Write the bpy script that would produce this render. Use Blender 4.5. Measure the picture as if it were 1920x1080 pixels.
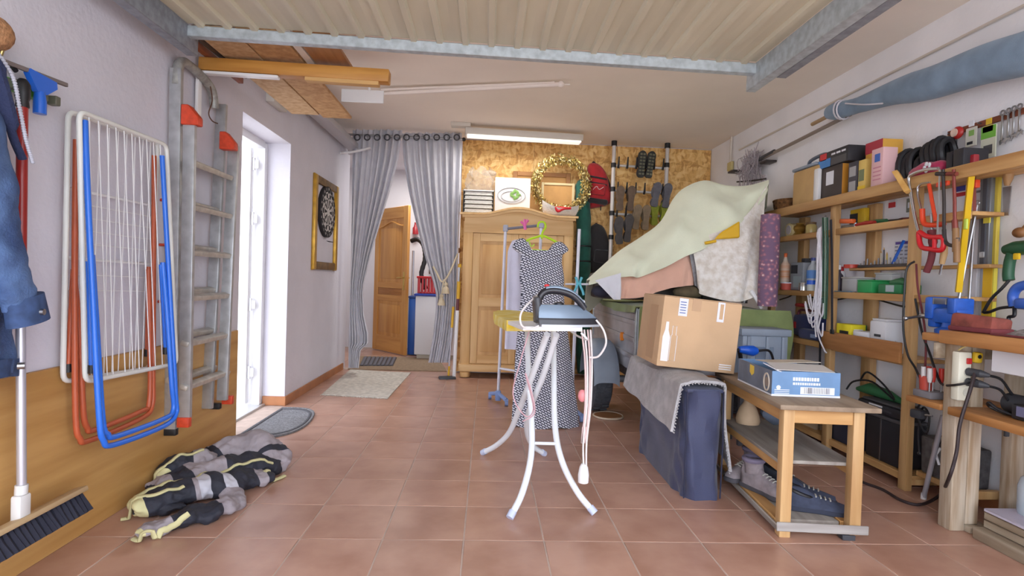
import bpy, bmesh, math, random
from mathutils import Vector, Matrix, Euler
from math import sin, cos, pi, radians as rad, sqrt, atan2
random.seed(7)
for o in list(bpy.data.objects): bpy.data.objects.remove(o, do_unlink=True)
SC = bpy.context.scene
COL = SC.collection

# ---------------------------------------------------------------- camera
CAM = Vector((0.0, 0.0, 1.0841)); FPX = 1026.38
_p, _y, _r = 0.0156, 0.0453, -0.0317
FW = Vector((sin(_y)*cos(_p), cos(_y)*cos(_p), -sin(_p)))
_rt = Vector((cos(_y), -sin(_y), 0)); _up = _rt.cross(FW)
RT = _rt*cos(_r) - _up*sin(_r); UP = _up*cos(_r) + _rt*sin(_r)
cd = bpy.data.cameras.new('camera'); cam = bpy.data.objects.new('camera', cd); COL.objects.link(cam)
cd.sensor_width = 36; cd.lens = FPX/1920*36; cd.clip_start = 0.02; cd.clip_end = 200
m = Matrix((RT, UP, -FW)).transposed().to_4x4(); m.translation = CAM
cam.matrix_world = m
SC.camera = cam
def at(px, py, x=None, y=None, z=None):
    """point of the room seen at photograph pixel (px, py) on one plane x= / y= / z="""
    d = FW + RT*((px-960)/FPX) - UP*((py-540)/FPX)
    if x is not None: t = (x-CAM.x)/d.x
    elif y is not None: t = (y-CAM.y)/d.y
    else: t = (z-CAM.z)/d.z
    return CAM + d*t

# ---------------------------------------------------------------- world, lights, exposure
W = bpy.data.worlds.new('sky'); SC.world = W; W.use_nodes = True
W.node_tree.nodes['Background'].inputs[0].default_value = (0.90, 0.95, 1.06, 1)
W.node_tree.nodes['Background'].inputs[1].default_value = 2.5
SC.view_settings.view_transform = 'Standard'; SC.view_settings.look = 'None'
SC.view_settings.gamma = 1.0; SC.view_settings.use_curve_mapping = False
SC.view_settings.exposure = 1.15
def lamp(name, kind, loc, energy, col=(1, 1, 1), size=0.3, size_y=None, rot=(0, 0, 0)):
    l = bpy.data.lights.new(name, kind); l.energy = energy; l.color = col
    if kind == 'AREA':
        l.size = size
        if size_y: l.shape = 'RECTANGLE'; l.size_y = size_y
    elif kind == 'POINT': l.shadow_soft_size = size
    o = bpy.data.objects.new(name, l); o.location = loc; o.rotation_euler = rot; COL.objects.link(o)
    return o
# unseen light added to brighten the hall behind the curtain, and the strip lamp of the garage's back half
lamp('hall_fill_light', 'AREA', (-0.9, 7.3, 2.62), 14, (1, .97, .92), .5)

# ---------------------------------------------------------------- materials
def lin(c):
    c = c/255
    return c/12.92 if c <= .04045 else ((c+.055)/1.055)**2.4
def S(r, g, b): return (lin(r), lin(g), lin(b), 1)
MATS = {}
def mat(name, col, rough=.6, metal=0, var=.0, vs=6, bump=0, bs=60, stretch=(1, 1, 1), col2=None, sheen=0, spec=None, trans=0, alpha=1, ior=None, rnd=0, emit=None, est=0, detail=4):
    if name in MATS: return MATS[name]
    M = bpy.data.materials.new(name); M.use_nodes = True; MATS[name] = M
    nt = M.node_tree; N = nt.nodes; L = nt.links; b = N['Principled BSDF']
    if len(col) == 3: col = S(*col)
    b.inputs['Base Color'].default_value = col; b.inputs['Roughness'].default_value = rough; b.inputs['Metallic'].default_value = metal
    if spec is not None: b.inputs['Specular IOR Level'].default_value = spec
    if trans: b.inputs['Transmission Weight'].default_value = trans
    if ior: b.inputs['IOR'].default_value = ior
    if alpha < 1: b.inputs['Alpha'].default_value = alpha
    if sheen: b.inputs['Sheen Weight'].default_value = sheen
    if emit: b.inputs['Emission Color'].default_value = emit; b.inputs['Emission Strength'].default_value = est
    if var or bump or rnd:
        tc = N.new('ShaderNodeTexCoord'); mp = N.new('ShaderNodeMapping'); oi = N.new('ShaderNodeObjectInfo')
        va = N.new('ShaderNodeVectorMath'); va.operation = 'MULTIPLY_ADD'
        va.inputs[1].default_value = (9, 7, 5); va.inputs[2].default_value = (0, 0, 0)
        L.new(oi.outputs['Random'], va.inputs[0]); L.new(tc.outputs['Object'], va.inputs[2])
        mp.inputs['Scale'].default_value = stretch; L.new(va.outputs[0], mp.inputs['Vector'])
    if var or rnd:
        nz = N.new('ShaderNodeTexNoise'); nz.inputs['Scale'].default_value = vs; nz.inputs['Detail'].default_value = detail
        L.new(mp.outputs[0], nz.inputs['Vector'])
        cr = N.new('ShaderNodeValToRGB')
        c2 = (S(*col2) if len(col2) == 3 else col2) if col2 else tuple(max(0, c*(1-var)) for c in col[:3])+(1,)
        c1 = col if col2 else tuple(min(1, c*(1+var*.5)) for c in col[:3])+(1,)
        cr.color_ramp.elements[0].color = c2; cr.color_ramp.elements[1].color = c1
        cr.color_ramp.elements[0].position = .34; cr.color_ramp.elements[1].position = .64
        L.new(nz.outputs['Fac'], cr.inputs[0]); out = cr.outputs[0]
        if rnd:
            hs = N.new('ShaderNodeHueSaturation'); ma = N.new('ShaderNodeMapRange')
            ma.inputs[3].default_value = 1-rnd; ma.inputs[4].default_value = 1+rnd
            L.new(oi.outputs['Random'], ma.inputs[0]); L.new(ma.outputs[0], hs.inputs['Value']); L.new(out, hs.inputs['Color']); out = hs.outputs[0]
        L.new(out, b.inputs['Base Color'])
    if bump:
        nb = N.new('ShaderNodeTexNoise'); nb.inputs['Scale'].default_value = bs; nb.inputs['Detail'].default_value = 3
        L.new(mp.outputs[0], nb.inputs['Vector'])
        bp = N.new('ShaderNodeBump'); bp.inputs['Strength'].default_value = bump; bp.inputs['Distance'].default_value = .01
        L.new(nb.outputs['Fac'], bp.inputs['Height']); L.new(bp.outputs[0], b.inputs['Normal'])
    return M
def wood(name, light, dark, axis='z', rough=.55, vs=9, bump=.12, rnd=.06):
    st = {'x': (.09, 1, 1), 'y': (1, .09, 1), 'z': (1, 1, .09)}[axis]
    return mat(name+'_'+axis, light, rough, col2=dark, var=.3, vs=vs*2.2, stretch=st, bump=bump, bs=45, rnd=rnd, detail=6)

# ---------------------------------------------------------------- mesh builder
class MB:
    def __init__(s): s.bm = bmesh.new(); s.mi = 0
    def _f(s, vs):
        try:
            f = s.bm.faces.new(vs); f.material_index = s.mi; f.smooth = True
            return f
        except ValueError: return None
    def bx(s, x0, x1, y0, y1, z0, z1, bev=0, M=None):
        if x1 < x0: x0, x1 = x1, x0
        if y1 < y0: y0, y1 = y1, y0
        if z1 < z0: z0, z1 = z1, z0
        c = Vector(((x0+x1)/2, (y0+y1)/2, (z0+z1)/2)); d = Vector((x1-x0, y1-y0, z1-z0))
        return s.box(c, d, (0, 0, 0), bev, M)
    def box(s, c, d, rot=(0, 0, 0), bev=0, M=None, taper=None):
        bm = bmesh.new(); bmesh.ops.create_cube(bm, size=1)
        for v in bm.verts:
            k = 1
            if taper and v.co.z > 0: v.co.x *= taper[0]; v.co.y *= taper[1]
            v.co = Vector((v.co.x*d[0], v.co.y*d[1], v.co.z*d[2]))
        if bev:
            bev = min(bev, .45*min(d)); bmesh.ops.bevel(bm, geom=list(bm.edges), offset=bev, segments=1 if bev < .004 else 2, affect='EDGES', profile=.5)
        T = Matrix.Translation(Vector(c)) @ (rot.to_4x4() if isinstance(rot, Matrix) else Euler(rot).to_matrix().to_4x4())
        if M is not None: T = M @ T
        s.merge(bm, T); return s
    def merge(s, bm, T=None):
        mp = {}
        for v in bm.verts: mp[v] = s.bm.verts.new((T @ v.co) if T is not None else v.co)
        for f in bm.faces:
            s._f([mp[v] for v in f.verts])
        bm.free()
    def cyl(s, p0, p1, r0, r1=None, seg=12, cap=True):
        return s.tube([p0, p1], [r0, r0 if r1 is None else r1], seg, cap=cap)
    def tube(s, pts, r, seg=8, closed=False, cap=True, flat=1.0, upv=None):
        P = [Vector(p) for p in pts]; n = len(P)
        R = r if isinstance(r, (list, tuple)) else [r]*n
        T = []
        for i in range(n):
            if closed: t = P[(i+1) % n]-P[i-1]
            else: t = P[min(i+1, n-1)]-P[max(i-1, 0)]
            T.append(t.normalized() if t.length > 1e-9 else Vector((0, 0, 1)))
        a = Vector(upv) if upv else (Vector((0, 0, 1)) if abs(T[0].z) < .9 else Vector((1, 0, 0)))
        u = (a-T[0]*a.dot(T[0])).normalized(); rings = []
        for i in range(n):
            u = (u-T[i]*u.dot(T[i]))
            u = u.normalized() if u.length > 1e-6 else T[i].orthogonal().normalized()
            w = T[i].cross(u)
            rings.append([s.bm.verts.new(P[i]+u*(R[i]*cos(2*pi*k/seg)*flat)+w*(R[i]*sin(2*pi*k/seg))) for k in range(seg)])
        m_ = n if closed else n-1
        for i in range(m_):
            A = rings[i]; B = rings[(i+1) % n]
            for k in range(seg): s._f([A[k], A[(k+1) % seg], B[(k+1) % seg], B[k]])
        if cap and not closed: s._f(list(reversed(rings[0]))); s._f(rings[-1])
        return s
    def lathe(s, prof, o=(0, 0, 0), seg=20, axis=(0, 0, 1), sx=1, sy=1):
        o = Vector(o); ax = Vector(axis).normalized(); q = Vector((0, 0, 1)).rotation_difference(ax)
        rings = []
        for r, h in prof:
            rings.append([s.bm.verts.new(o+q @ Vector((max(r, 1e-4)*cos(2*pi*k/seg)*sx, max(r, 1e-4)*sin(2*pi*k/seg)*sy, h))) for k in range(seg)])
        for A, B in zip(rings, rings[1:]):
            for k in range(seg): s._f([A[k], A[(k+1) % seg], B[(k+1) % seg], B[k]])
        s._f(list(reversed(rings[0]))); s._f(rings[-1]); return s
    def ball(s, c, r, seg=12, M=None):
        r = r if isinstance(r, (tuple, list)) else (r, r, r); bm = bmesh.new()
        bmesh.ops.create_uvsphere(bm, u_segments=seg, v_segments=max(6, seg//2+2), radius=1)
        T = Matrix.Translation(Vector(c)) @ (M if M is not None else Matrix.Identity(4)) @ Matrix.Diagonal((r[0], r[1], r[2], 1))
        s.merge(bm, T); return s
    def prism(s, poly, t, o=(0, 0, 0), ux=(1, 0, 0), uy=(0, 0, 1), bev=0):
        """extrude a 2D outline (in axes ux, uy) by t along ux x uy"""
        o = Vector(o); ux = Vector(ux).normalized(); uy = Vector(uy).normalized(); n = ux.cross(uy).normalized()
        bm = bmesh.new()
        A = [bm.verts.new(o+ux*a+uy*b_) for a, b_ in poly]; B = [bm.verts.new(v.co+n*t) for v in A]; k = len(poly)
        bm.faces.new(list(reversed(A))); bm.faces.new(B)
        for i in range(k): bm.faces.new([A[i], A[(i+1) % k], B[(i+1) % k], B[i]])
        bmesh.ops.recalc_face_normals(bm, faces=bm.faces)
        if bev: bmesh.ops.bevel(bm, geom=[e for e in bm.edges], offset=bev, segments=1, affect='EDGES', clamp_overlap=True)
        s.merge(bm); return s
    def grid(s, nu, nv, fn, th=0, closeu=False):
        """surface fn(u, v) -> Vector; th > 0 gives a shell with thickness"""
        V = [[Vector(fn(i/(nu if closeu else nu-1), j/(nv-1))) for j in range(nv)] for i in range(nu)]
        def lay(V): return [[s.bm.verts.new(p) for p in row] for row in V]
        A = lay(V); mu = nu if closeu else nu-1
        for i in range(mu):
            for j in range(nv-1): s._f([A[i][j], A[(i+1) % nu][j], A[(i+1) % nu][j+1], A[i][j+1]])
        if th:
            Nn = [[None]*nv for _ in range(nu)]
            for i in range(nu):
                for j in range(nv):
                    a = V[(i+1) % nu if closeu else min(i+1, nu-1)][j]-V[i-1 if closeu else max(i-1, 0)][j]; b_ = V[i][min(j+1, nv-1)]-V[i][max(j-1, 0)]
                    n = a.cross(b_); Nn[i][j] = V[i][j]-(n.normalized() if n.length > 1e-9 else Vector((0, 0, 1)))*th
            B = lay(Nn)
            for i in range(mu):
                for j in range(nv-1): s._f([B[i][j], B[i][j+1], B[(i+1) % nu][j+1], B[(i+1) % nu][j]])
            if not closeu:
                for j in range(nv-1):
                    s._f([A[0][j], A[0][j+1], B[0][j+1], B[0][j]]); s._f([A[-1][j+1], A[-1][j], B[-1][j], B[-1][j+1]])
            for i in range(mu):
                k = (i+1) % nu
                s._f([A[k][0], A[i][0], B[i][0], B[k][0]]); s._f([A[i][-1], A[k][-1], B[k][-1], B[i][-1]])
        return s
    def text(s, body, size, o, ux, uy, th=.0006, align='LEFT'):
        cu = bpy.data.curves.new('t', 'FONT'); cu.body = body; cu.size = size; cu.align_x = align; cu.extrude = th; cu.resolution_u = 2
        ob = bpy.data.objects.new('t', cu); COL.objects.link(ob)
        dg = bpy.context.evaluated_depsgraph_get(); me = bpy.data.meshes.new_from_object(ob.evaluated_get(dg))
        bm = bmesh.new(); bm.from_mesh(me)
        ux = Vector(ux).normalized(); uy = Vector(uy).normalized(); n = ux.cross(uy)
        T = Matrix((ux, uy, n)).transposed().to_4x4(); T.translation = Vector(o)
        s.merge(bm, T); bpy.data.objects.remove(ob); bpy.data.curves.remove(cu); bpy.data.meshes.remove(me)
        return s
    def jitter(s, a, seed=0):
        R = random.Random(seed)
        for v in s.bm.verts: v.co += Vector((R.uniform(-a, a), R.uniform(-a, a), R.uniform(-a, a)))
        return s
    def mesh(s, name, mats, off=None, flat=False, angle=40):
        if off is not None:
            for v in s.bm.verts: v.co -= off
        bmesh.ops.remove_doubles(s.bm, verts=s.bm.verts, dist=1e-6)
        me = bpy.data.meshes.new(name); s.bm.to_mesh(me); s.bm.free()
        for q in (mats if isinstance(mats, (list, tuple)) else [mats]): me.materials.append(q)
        if flat:
            for p in me.polygons: p.use_smooth = False
        else: me.set_sharp_from_angle(angle=rad(angle))
        return me
def tag(o, label=None, cat=None, group=None, kind=None):
    if label: o['label'] = label
    if cat: o['category'] = cat
    if group: o['group'] = group
    if kind: o['kind'] = kind
    return o
def single(name, label, cat, mb, mats, loc=(0, 0, 0), rz=None, group=None, kind=None, sub=0, **k):
    """a thing that is one mesh; world coordinates unless rz is given"""
    loc = Vector(loc); me = mb.mesh(name, mats, None if rz is not None else loc, **k)
    o = bpy.data.objects.new(name, me); COL.objects.link(o); o.location = loc
    if rz is not None: o.rotation_euler = rz if isinstance(rz, tuple) else (0, 0, rz)
    if sub: md = o.modifiers.new('sub', 'SUBSURF'); md.levels = sub; md.render_levels = sub
    return tag(o, label, cat, group, kind)
def struct(name, mb, mats, **k):
    return single(name, None, None, mb, mats, kind='structure', **k)
class Thing:
    def __init__(s, name, label, cat, loc, rz=None, group=None, kind=None):
        o = bpy.data.objects.new(name, None); COL.objects.link(o); o.location = Vector(loc); o.empty_display_size = .05
        s.o = o; s.loc = Vector(loc); s.local = rz is not None
        if rz is not None: o.rotation_euler = rz if isinstance(rz, tuple) else (0, 0, rz)
        tag(o, label, cat, group, kind)
    def part(s, name, mb, mats, parent=None, label=None, sub=0, kind=None, **k):
        me = mb.mesh(name, mats, None if s.local else s.loc, **k)
        o = bpy.data.objects.new(name, me); COL.objects.link(o); o.parent = parent or s.o
        if label: o['label'] = label
        if kind: o['kind'] = kind
        if sub: md = o.modifiers.new('sub', 'SUBSURF'); md.levels = sub; md.render_levels = sub
        return o
def child(parent, name, me, loc, rot=(0, 0, 0), sc=(1, 1, 1)):
    o = bpy.data.objects.new(name, me); COL.objects.link(o); o.parent = parent; o.location = loc; o.rotation_euler = rot; o.scale = sc
    return o
def dup(root, loc=None, rz=None, label=None):
    r = root.copy(); COL.objects.link(r)
    if loc is not None: r.location = loc
    if rz is not None: r.rotation_euler = rz if isinstance(rz, tuple) else (0, 0, rz)
    if label: r['label'] = label
    for ch in list(root.children):
        c = ch.copy(); COL.objects.link(c); c.parent = r
        for g in ch.children:
            d = g.copy(); COL.objects.link(d); d.parent = c
    return r
def lerp(a, b, t): return a+(b-a)*t
def interp(tab, x):
    if x <= tab[0][0]: return tab[0][1:]
    for a, b in zip(tab, tab[1:]):
        if x <= b[0]:
            t = (x-a[0])/(b[0]-a[0]); return tuple(lerp(p, q, t) for p, q in zip(a[1:], b[1:]))
    return tab[-1][1:]
def smooth(pts, n=6, closed=False):
    """Catmull-Rom through pts"""
    P = [Vector(p) for p in pts]; out = []; k = len(P)
    for i in range(k if closed else k-1):
        p0 = P[i-1] if (i or closed) else P[0]; p1 = P[i]; p2 = P[(i+1) % k]; p3 = P[(i+2) % k] if (closed or i+2 < k) else P[-1]
        for j in range(n):
            t = j/n
            out.append(.5*((2*p1)+(p2-p0)*t+(2*p0-5*p1+4*p2-p3)*t*t+(3*p1-p0-3*p2+p3)*t**3))
    if not closed: out.append(P[-1])
    return out

# ---------------------------------------------------------------- the room
XL, XR, YB, ZC, YF = -1.62, 2.56, 6.3, 2.67, -0.6
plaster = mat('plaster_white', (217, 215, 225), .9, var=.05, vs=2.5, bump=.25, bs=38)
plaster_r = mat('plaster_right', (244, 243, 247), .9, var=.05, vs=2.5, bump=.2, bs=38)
ceilm = mat('ceiling_paint', (250, 239, 228), .9, var=.04, vs=1.5, bump=.1, bs=30)
hallm = mat('hall_paint', (222, 220, 226), .9, var=.04, vs=2, bump=.1, bs=30)
tilem = mat('terracotta_tile', (190, 150, 131), .3, var=.2, vs=5, col2=(170, 128, 109), bump=.06, bs=25, rnd=.05)
grout = mat('grout', (190, 170, 158), .9, var=.1, vs=20)
skirt = mat('terracotta_skirting', (176, 118, 78), .45, var=.15, vs=8)
concrete = mat('outdoor_paving', (205, 200, 190), .9, var=.12, vs=3)
white_pvc = mat('white_pvc', (240, 240, 242), .3)
chrome = mat('chrome', (200, 202, 206), .25, 1)
steel = mat('steel', (170, 172, 176), .35, 1, var=.1, vs=20)
black_pl = mat('black_plastic', (28, 28, 32), .45)
dark_pl = mat('dark_grey_plastic', (62, 64, 70), .5)

# floor with its tiles
TP, TG = .333, .006
fl = struct('floor', MB().bx(XL-.3, XR+.3, YF, 6.45, -.12, -.0018), grout)
_cache = {}
def tile(x0, x1, y0, y1):
    k = (round(x1-x0, 4), round(y1-y0, 4))
    if k not in _cache:
        _cache[k] = MB().bx(-k[0]/2, k[0]/2, -k[1]/2, k[1]/2, -.012, 0, bev=.0015).mesh('tile', tilem)
    child(fl, 'tile', _cache[k], ((x0+x1)/2, (y0+y1)/2, random.uniform(-.0004, .0004)))
ci = -5
while -0.065+ci*TP < XR:
    x0 = max(XL, -0.065+ci*TP+TG/2); x1 = min(XR, -0.065+(ci+1)*TP-TG/2)
    for ri in range(-6, 13):
        y0 = 2.253+ri*TP+TG/2; y1 = min(6.32, 2.253+(ri+1)*TP-TG/2)
        if x1-x0 > .02 and y1-y0 > .02: tile(x0, x1, y0, y1)
    ci += 1
# left wall with the doorway, right wall, back wall with the curtained opening
DY0, DY1, DZ = 3.65, 4.52, 2.12
b = MB(); b.bx(XL-.3, XL, YF, DY0, 0, ZC+.1); b.bx(XL-.3, XL, DY1, YB+.1, 0, ZC+.1); b.bx(XL-.3, XL, DY0, DY1, DZ, ZC+.1)
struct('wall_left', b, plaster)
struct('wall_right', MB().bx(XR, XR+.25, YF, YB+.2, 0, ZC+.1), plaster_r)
struct('ceiling', MB().bx(XL-.3, XR+.25, YF, YB+.2, ZC, ZC+.15), ceilm)
OX0, OX1 = XL, -0.33
wb = struct('wall_back', MB().bx(OX1, XR, YB, YB+.15, 0, ZC+.05), plaster)
# osb boards on the back wall
def osb_mat():
    M = mat('osb', (205, 150, 82), .6); nt = M.node_tree; N = nt.nodes; L = nt.links; b = N['Principled BSDF']
    tc = N.new('ShaderNodeTexCoord'); cols = []
    for i, (rz, sc) in enumerate(((.5, (22, 22, 60)), (-.7, (70, 30, 22)))):
        mp = N.new('ShaderNodeMapping'); mp.inputs['Rotation'].default_value = (0, rz, 0); mp.inputs['Scale'].default_value = tuple(q*.55 for q in sc)
        nz = N.new('ShaderNodeTexNoise'); nz.inputs['Scale'].default_value = 6; L.new(tc.outputs['Object'], nz.inputs['Vector'])
        ad = N.new('ShaderNodeVectorMath'); ad.operation = 'MULTIPLY_ADD'; ad.inputs[1].default_value = (.12, .12, .12)
        L.new(nz.outputs['Color'], ad.inputs[0]); L.new(tc.outputs['Object'], ad.inputs[2]); L.new(ad.outputs[0], mp.inputs['Vector'])
        vo = N.new('ShaderNodeTexVoronoi'); vo.inputs['Scale'].default_value = 1; L.new(mp.outputs[0], vo.inputs['Vector'])
        sp = N.new('ShaderNodeSeparateColor'); L.new(vo.outputs['Color'], sp.inputs[0]); cols.append(sp.outputs[0])
    ad2 = N.new('ShaderNodeMath'); ad2.operation = 'ADD'; L.new(cols[0], ad2.inputs[0]); L.new(cols[1], ad2.inputs[1])
    cr = N.new('ShaderNodeValToRGB'); cr.color_ramp.elements[0].position = .25; cr.color_ramp.elements[1].position = 1.0
    cr.color_ramp.elements[0].color = S(200, 146, 80); cr.color_ramp.elements[1].color = S(246, 208, 140)
    e = cr.color_ramp.elements.new(.55); e.color = S(230, 180, 106)
    dv = N.new('ShaderNodeMath'); dv.operation = 'MULTIPLY'; dv.inputs[1].default_value = .6; L.new(ad2.outputs[0], dv.inputs[0])
    L.new(dv.outputs[0], cr.inputs[0]); L.new(cr.outputs[0], b.inputs['Base Color'])
    return M
osb = osb_mat()
for x0, x1 in ((-.33, .49), (.492, 1.45), (1.452, 2.555)):
    child(wb, 'osb_panel', MB().bx(x0-(x0+x1)/2, x1-(x0+x1)/2, -.007, .007, 0, ZC-.02, .001).mesh('osb_panel', osb), ((x0+x1)/2, YB-.007, .01))
# skirting
b = MB(); b.bx(XL, XL+.012, DY1, YB, 0, .075, .002); b.bx(XL-.175, XL+.0105, DY1-.012, DY1+.011, 0, .0745, .002); struct('baseboard_left', b, skirt)
struct('baseboard_right', MB().bx(XR-.012, XR, YF, YB, 0, .08, .002), skirt)
# ground outside
struct('ground_outside', MB().bx(-14, 14, -14, 16, -.3, -.125), concrete)
struct('terrace_outside', MB().bx(-6, XL-.3, 1, 9, -.12, -.02), concrete)
# doorway to outside: frame, open leaf, threshold
dT = Thing('door_1', None, None, (XL-.22, DY1, 0), kind='structure')
b = MB(); fx0, fx1 = XL-.25, XL-.18
b.bx(fx0, fx1, DY1-.055, DY1+.01, 0, DZ-.01, .004); b.bx(fx0, fx1, DY0-.01, DY0+.055, 0, DZ-.01, .004); b.bx(fx0+.001, fx1-.001, DY0+.05, DY1-.05, DZ-.055, DZ+.01, .004)
dT.part('door_frame', b, white_pvc)
dT.part('threshold', MB().bx(fx0-.02, fx1+.03, DY0, DY1, -.02, .015, .004), mat('aluminium_threshold', (205, 205, 205), .4, .3))
b = MB(); ly = DY1-.065; lx0, lx1 = fx0-.84, fx0-.01
b.bx(lx0, lx0+.1, ly-.06, ly, .03, DZ-.06, .006); b.bx(lx1-.1, lx1, ly-.06, ly, .03, DZ-.06, .006)
b.bx(lx0+.095, lx1-.095, ly-.059, ly-.001, .031, .2, .006); b.bx(lx0+.095, lx1-.095, ly-.059, ly-.001, DZ-.16, DZ-.061, .006); b.bx(lx0+.095, lx1-.095, ly-.059, ly-.001, .95, 1.05, .006)
leaf = dT.part('door_leaf', b, white_pvc)
dT.part('panel', MB().bx(lx0+.09, lx1-.09, ly-.042, ly-.018, .19, DZ-.15), mat('white_panel', (238, 238, 240), .4), leaf)
for z in (.28, .82, 1.5, 1.93):
    dT.part('hinge', MB().cyl((fx0+.002, ly-.03, z-.05), (fx0+.002, ly-.03, z+.05), .012).bx(fx0-.03, fx0+.04, ly-.035, ly-.022, z-.035, z+.035, .003), mat('white_metal', (225, 225, 228), .35))

# hall behind the curtain
HX0, HX1, HY = -2.3, .35, 8.3
struct('wall_hall', MB().bx(HX0, HX1, HY, HY+.1, -.02, ZC+.05).bx(HX0-.1, HX0, YB+.1, HY+.1, -.02, ZC+.05).bx(HX1, HX1+.1, YB+.15, HY+.1, -.02, ZC+.05).bx(HX0, XL-.3, YB+.05, YB+.1, -.02, ZC+.05), hallm)
struct('ceiling_hall', MB().bx(HX0, HX1, YB+.2, HY+.1, ZC, ZC+.1), hallm)
hf = struct('floor_hall', MB().bx(HX0, HX1, 6.45, HY, -.1, -.004), grout)
for i in range(6):
    for j in range(5):
        child(hf, 'tile', _cache[(.327, .327)], (-1.9+i*TP, 6.62+j*TP, 0))

# ================================================================ overhead garage door
galv = mat('galvanised_steel', (186, 196, 202), .5, .35, var=.18, vs=30)
galv_d = mat('galvanised_steel_dull', (150, 156, 166), .55, .35, var=.2, vs=30)
sheet = mat('ribbed_sheet', (206, 200, 178), .55, 0, var=.1, vs=4, stretch=(1, .3, 1))
gd = Thing('garage_door', 'raised up-and-over garage door of ribbed cream sheet metal under the ceiling', 'garage door', (-.08, 2.7, 2.19))
GX0, GX1, GY0, GY1 = -1.445, 1.29, -.25, 2.70
def zb(x): return lerp(2.209, 2.165, (x-GX0)/(GX1-GX0))
tl = -atan2(zb(GX1)-zb(GX0), GX1-GX0)
def gbox(x0, x1, y0, y1, z0, z1):
    xm = (x0+x1)/2; return MB().box((xm, (y0+y1)/2, zb(xm)+(z0+z1)/2), (x1-x0, y1-y0, z1-z0), (0, tl, 0), .003)
gd.part('cross_rail', gbox(GX0-.02, GX1+.02, GY1-.04, GY1, -.028, .024), galv)
for x0, x1 in ((GX0-.055, GX0), (GX1, GX1+.05)):
    sr = gd.part('side_stile', gbox(x0, x1, GY0, GY1+.06, -.085, .03), galv_d if x0 < 0 else galv)
gd.part('track', gbox(GX1+.06, GX1+.11, GY0, GY1-.12, -.075, -.01), galv_d)
n = 22; pw = (GX1-GX0)/n
prof = [(0, .0), (pw*.34, 0), (pw*.40, -.016), (pw*.60, -.016), (pw*.66, 0), (pw, 0)]
prof += [(a, b_+.004) for a, b_ in reversed(prof)]
me = MB().prism(prof, GY1-.04-GY0, (-pw/2, 0, 0), (1, 0, 0), (0, 0, 1)).mesh('ribbed_panel', sheet, flat=True)
for i in range(n):
    x = GX0+(i+.5)*pw
    child(gd.o, 'ribbed_panel', me, Vector((x, GY1-.04, zb(x)+.03))-gd.loc, (0, tl, 0))

# ================================================================ left wall
oak = wood('oak_veneer', (204, 160, 98), (182, 136, 76), 'y', .45, vs=7, bump=.03, rnd=0)
single('wall_panel', 'wide oak-veneer board covering the lower part of the left wall', 'panel', MB().bx(XL, XL+.018, -.3, 3.62, .0, .70, .002), oak, (XL, 1.7, 0))

# broom
br = Thing('broom', 'push broom with red and silver telescopic pole hanging on the left wall', 'broom', (-1.52, 1.87, .2))
br.part('upper_pole', MB().cyl((-1.54, 1.875, 1.60), (-1.53, 1.868, .98), .0155, seg=14), mat('red_lacquer', (158, 40, 36), .3))
br.part('grip', MB().lathe([(.010, .09), (.017, .08), (.021, .07), (.021, .03), (.017, .02), (.019, .0), (.012, -.01)], (-1.541, 1.876, 1.60), 14), black_pl)
br.part('lower_pole', MB().cyl((-1.53, 1.868, .98), (-1.505, 1.856, .31), .0135, seg=14), mat('silver_pole', (196, 196, 206), .3, .5))
br.part('socket', MB().box((-1.505, 1.853, .285), (.035, .045, .09), (0, 0, 0), .008).cyl((-1.505, 1.853, .33), (-1.505, 1.855, .36), .018), mat('white_plastic', (222, 222, 222), .4), label='white plastic broom socket')
hd = br.part('head_block', MB().box((-1.50, 1.81, .245), (.05, .62, .02), (0, -.25, 0), .006), wood('broom_wood', (196, 170, 132), (170, 142, 104), 'y'))
bri = mat('navy_bristle', (34, 36, 52), .8)
tuft = MB()
for i in range(28):
    y = 1.52+i*.0216
    tuft.tube([(-1.503, y, .24), (-1.487, y+random.uniform(-.003, .003), .21), (-1.462, y+random.uniform(-.006, .006), .168)], [.009, .012, .015], 6)
br.part('bristles', tuft, bri, hd, kind='stuff')
# tool rail, squeegee, hat
tr = Thing('tool_rail', 'green plastic tool holder rail with grey clips above the broom', 'holder', (-1.6, 1.9, 1.68))
tr.part('rail', MB().bx(-1.615, -1.585, 1.70, 2.03, 1.66, 1.695, .004), mat('green_plastic', (96, 176, 62), .4))
for y in (1.875, 1.99, 2.045): tr.part('clip', MB().bx(-1.588, -1.555, y-.012, y+.012, 1.655, 1.688, .003), mat('olive_clip', (98, 98, 84), .5))
tr.part('end_hook', MB().tube([(-1.60, 1.86, 1.71), (-1.57, 1.86, 1.73), (-1.55, 1.86, 1.71)], .008), black_pl)
sq = Thing('squeegee', 'blue window squeegee with a long grey blade on the tool rail', 'squeegee', (-1.555, 1.95, 1.62))
bl = mat('bright_blue', (36, 104, 214), .35)
sq.part('handle', MB().tube([(-1.55, 1.957, 1.60), (-1.55, 1.957, 1.64), (-1.55, 1.955, 1.675)], [.019, .019, .015], 12).prism([(-.018, 0), (.02, 0), (.065, .035), (.062, .058), (-.05, .066), (-.055, .05)], .02, (-1.56, 1.955, 1.67), (0, 1, 0), (0, 0, 1)), bl)
sq.part('blade', MB().box((-1.55, 1.94, 1.731), (.012, .27, .014), (.06, 0, 0), .002), mat('grey_rubber', (120, 110, 108), .6))
ht = Thing('straw_hat', 'small brown straw hat hanging high on the left wall', 'hat', (-1.58, 1.80, 1.80))
strw = mat('straw', (186, 138, 98), .8, var=.35, vs=60, bump=.6, bs=120)
ht.part('crown', MB().ball((-1.57, 1.795, 1.805), (.05, .062, .055), 16), strw)
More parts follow.
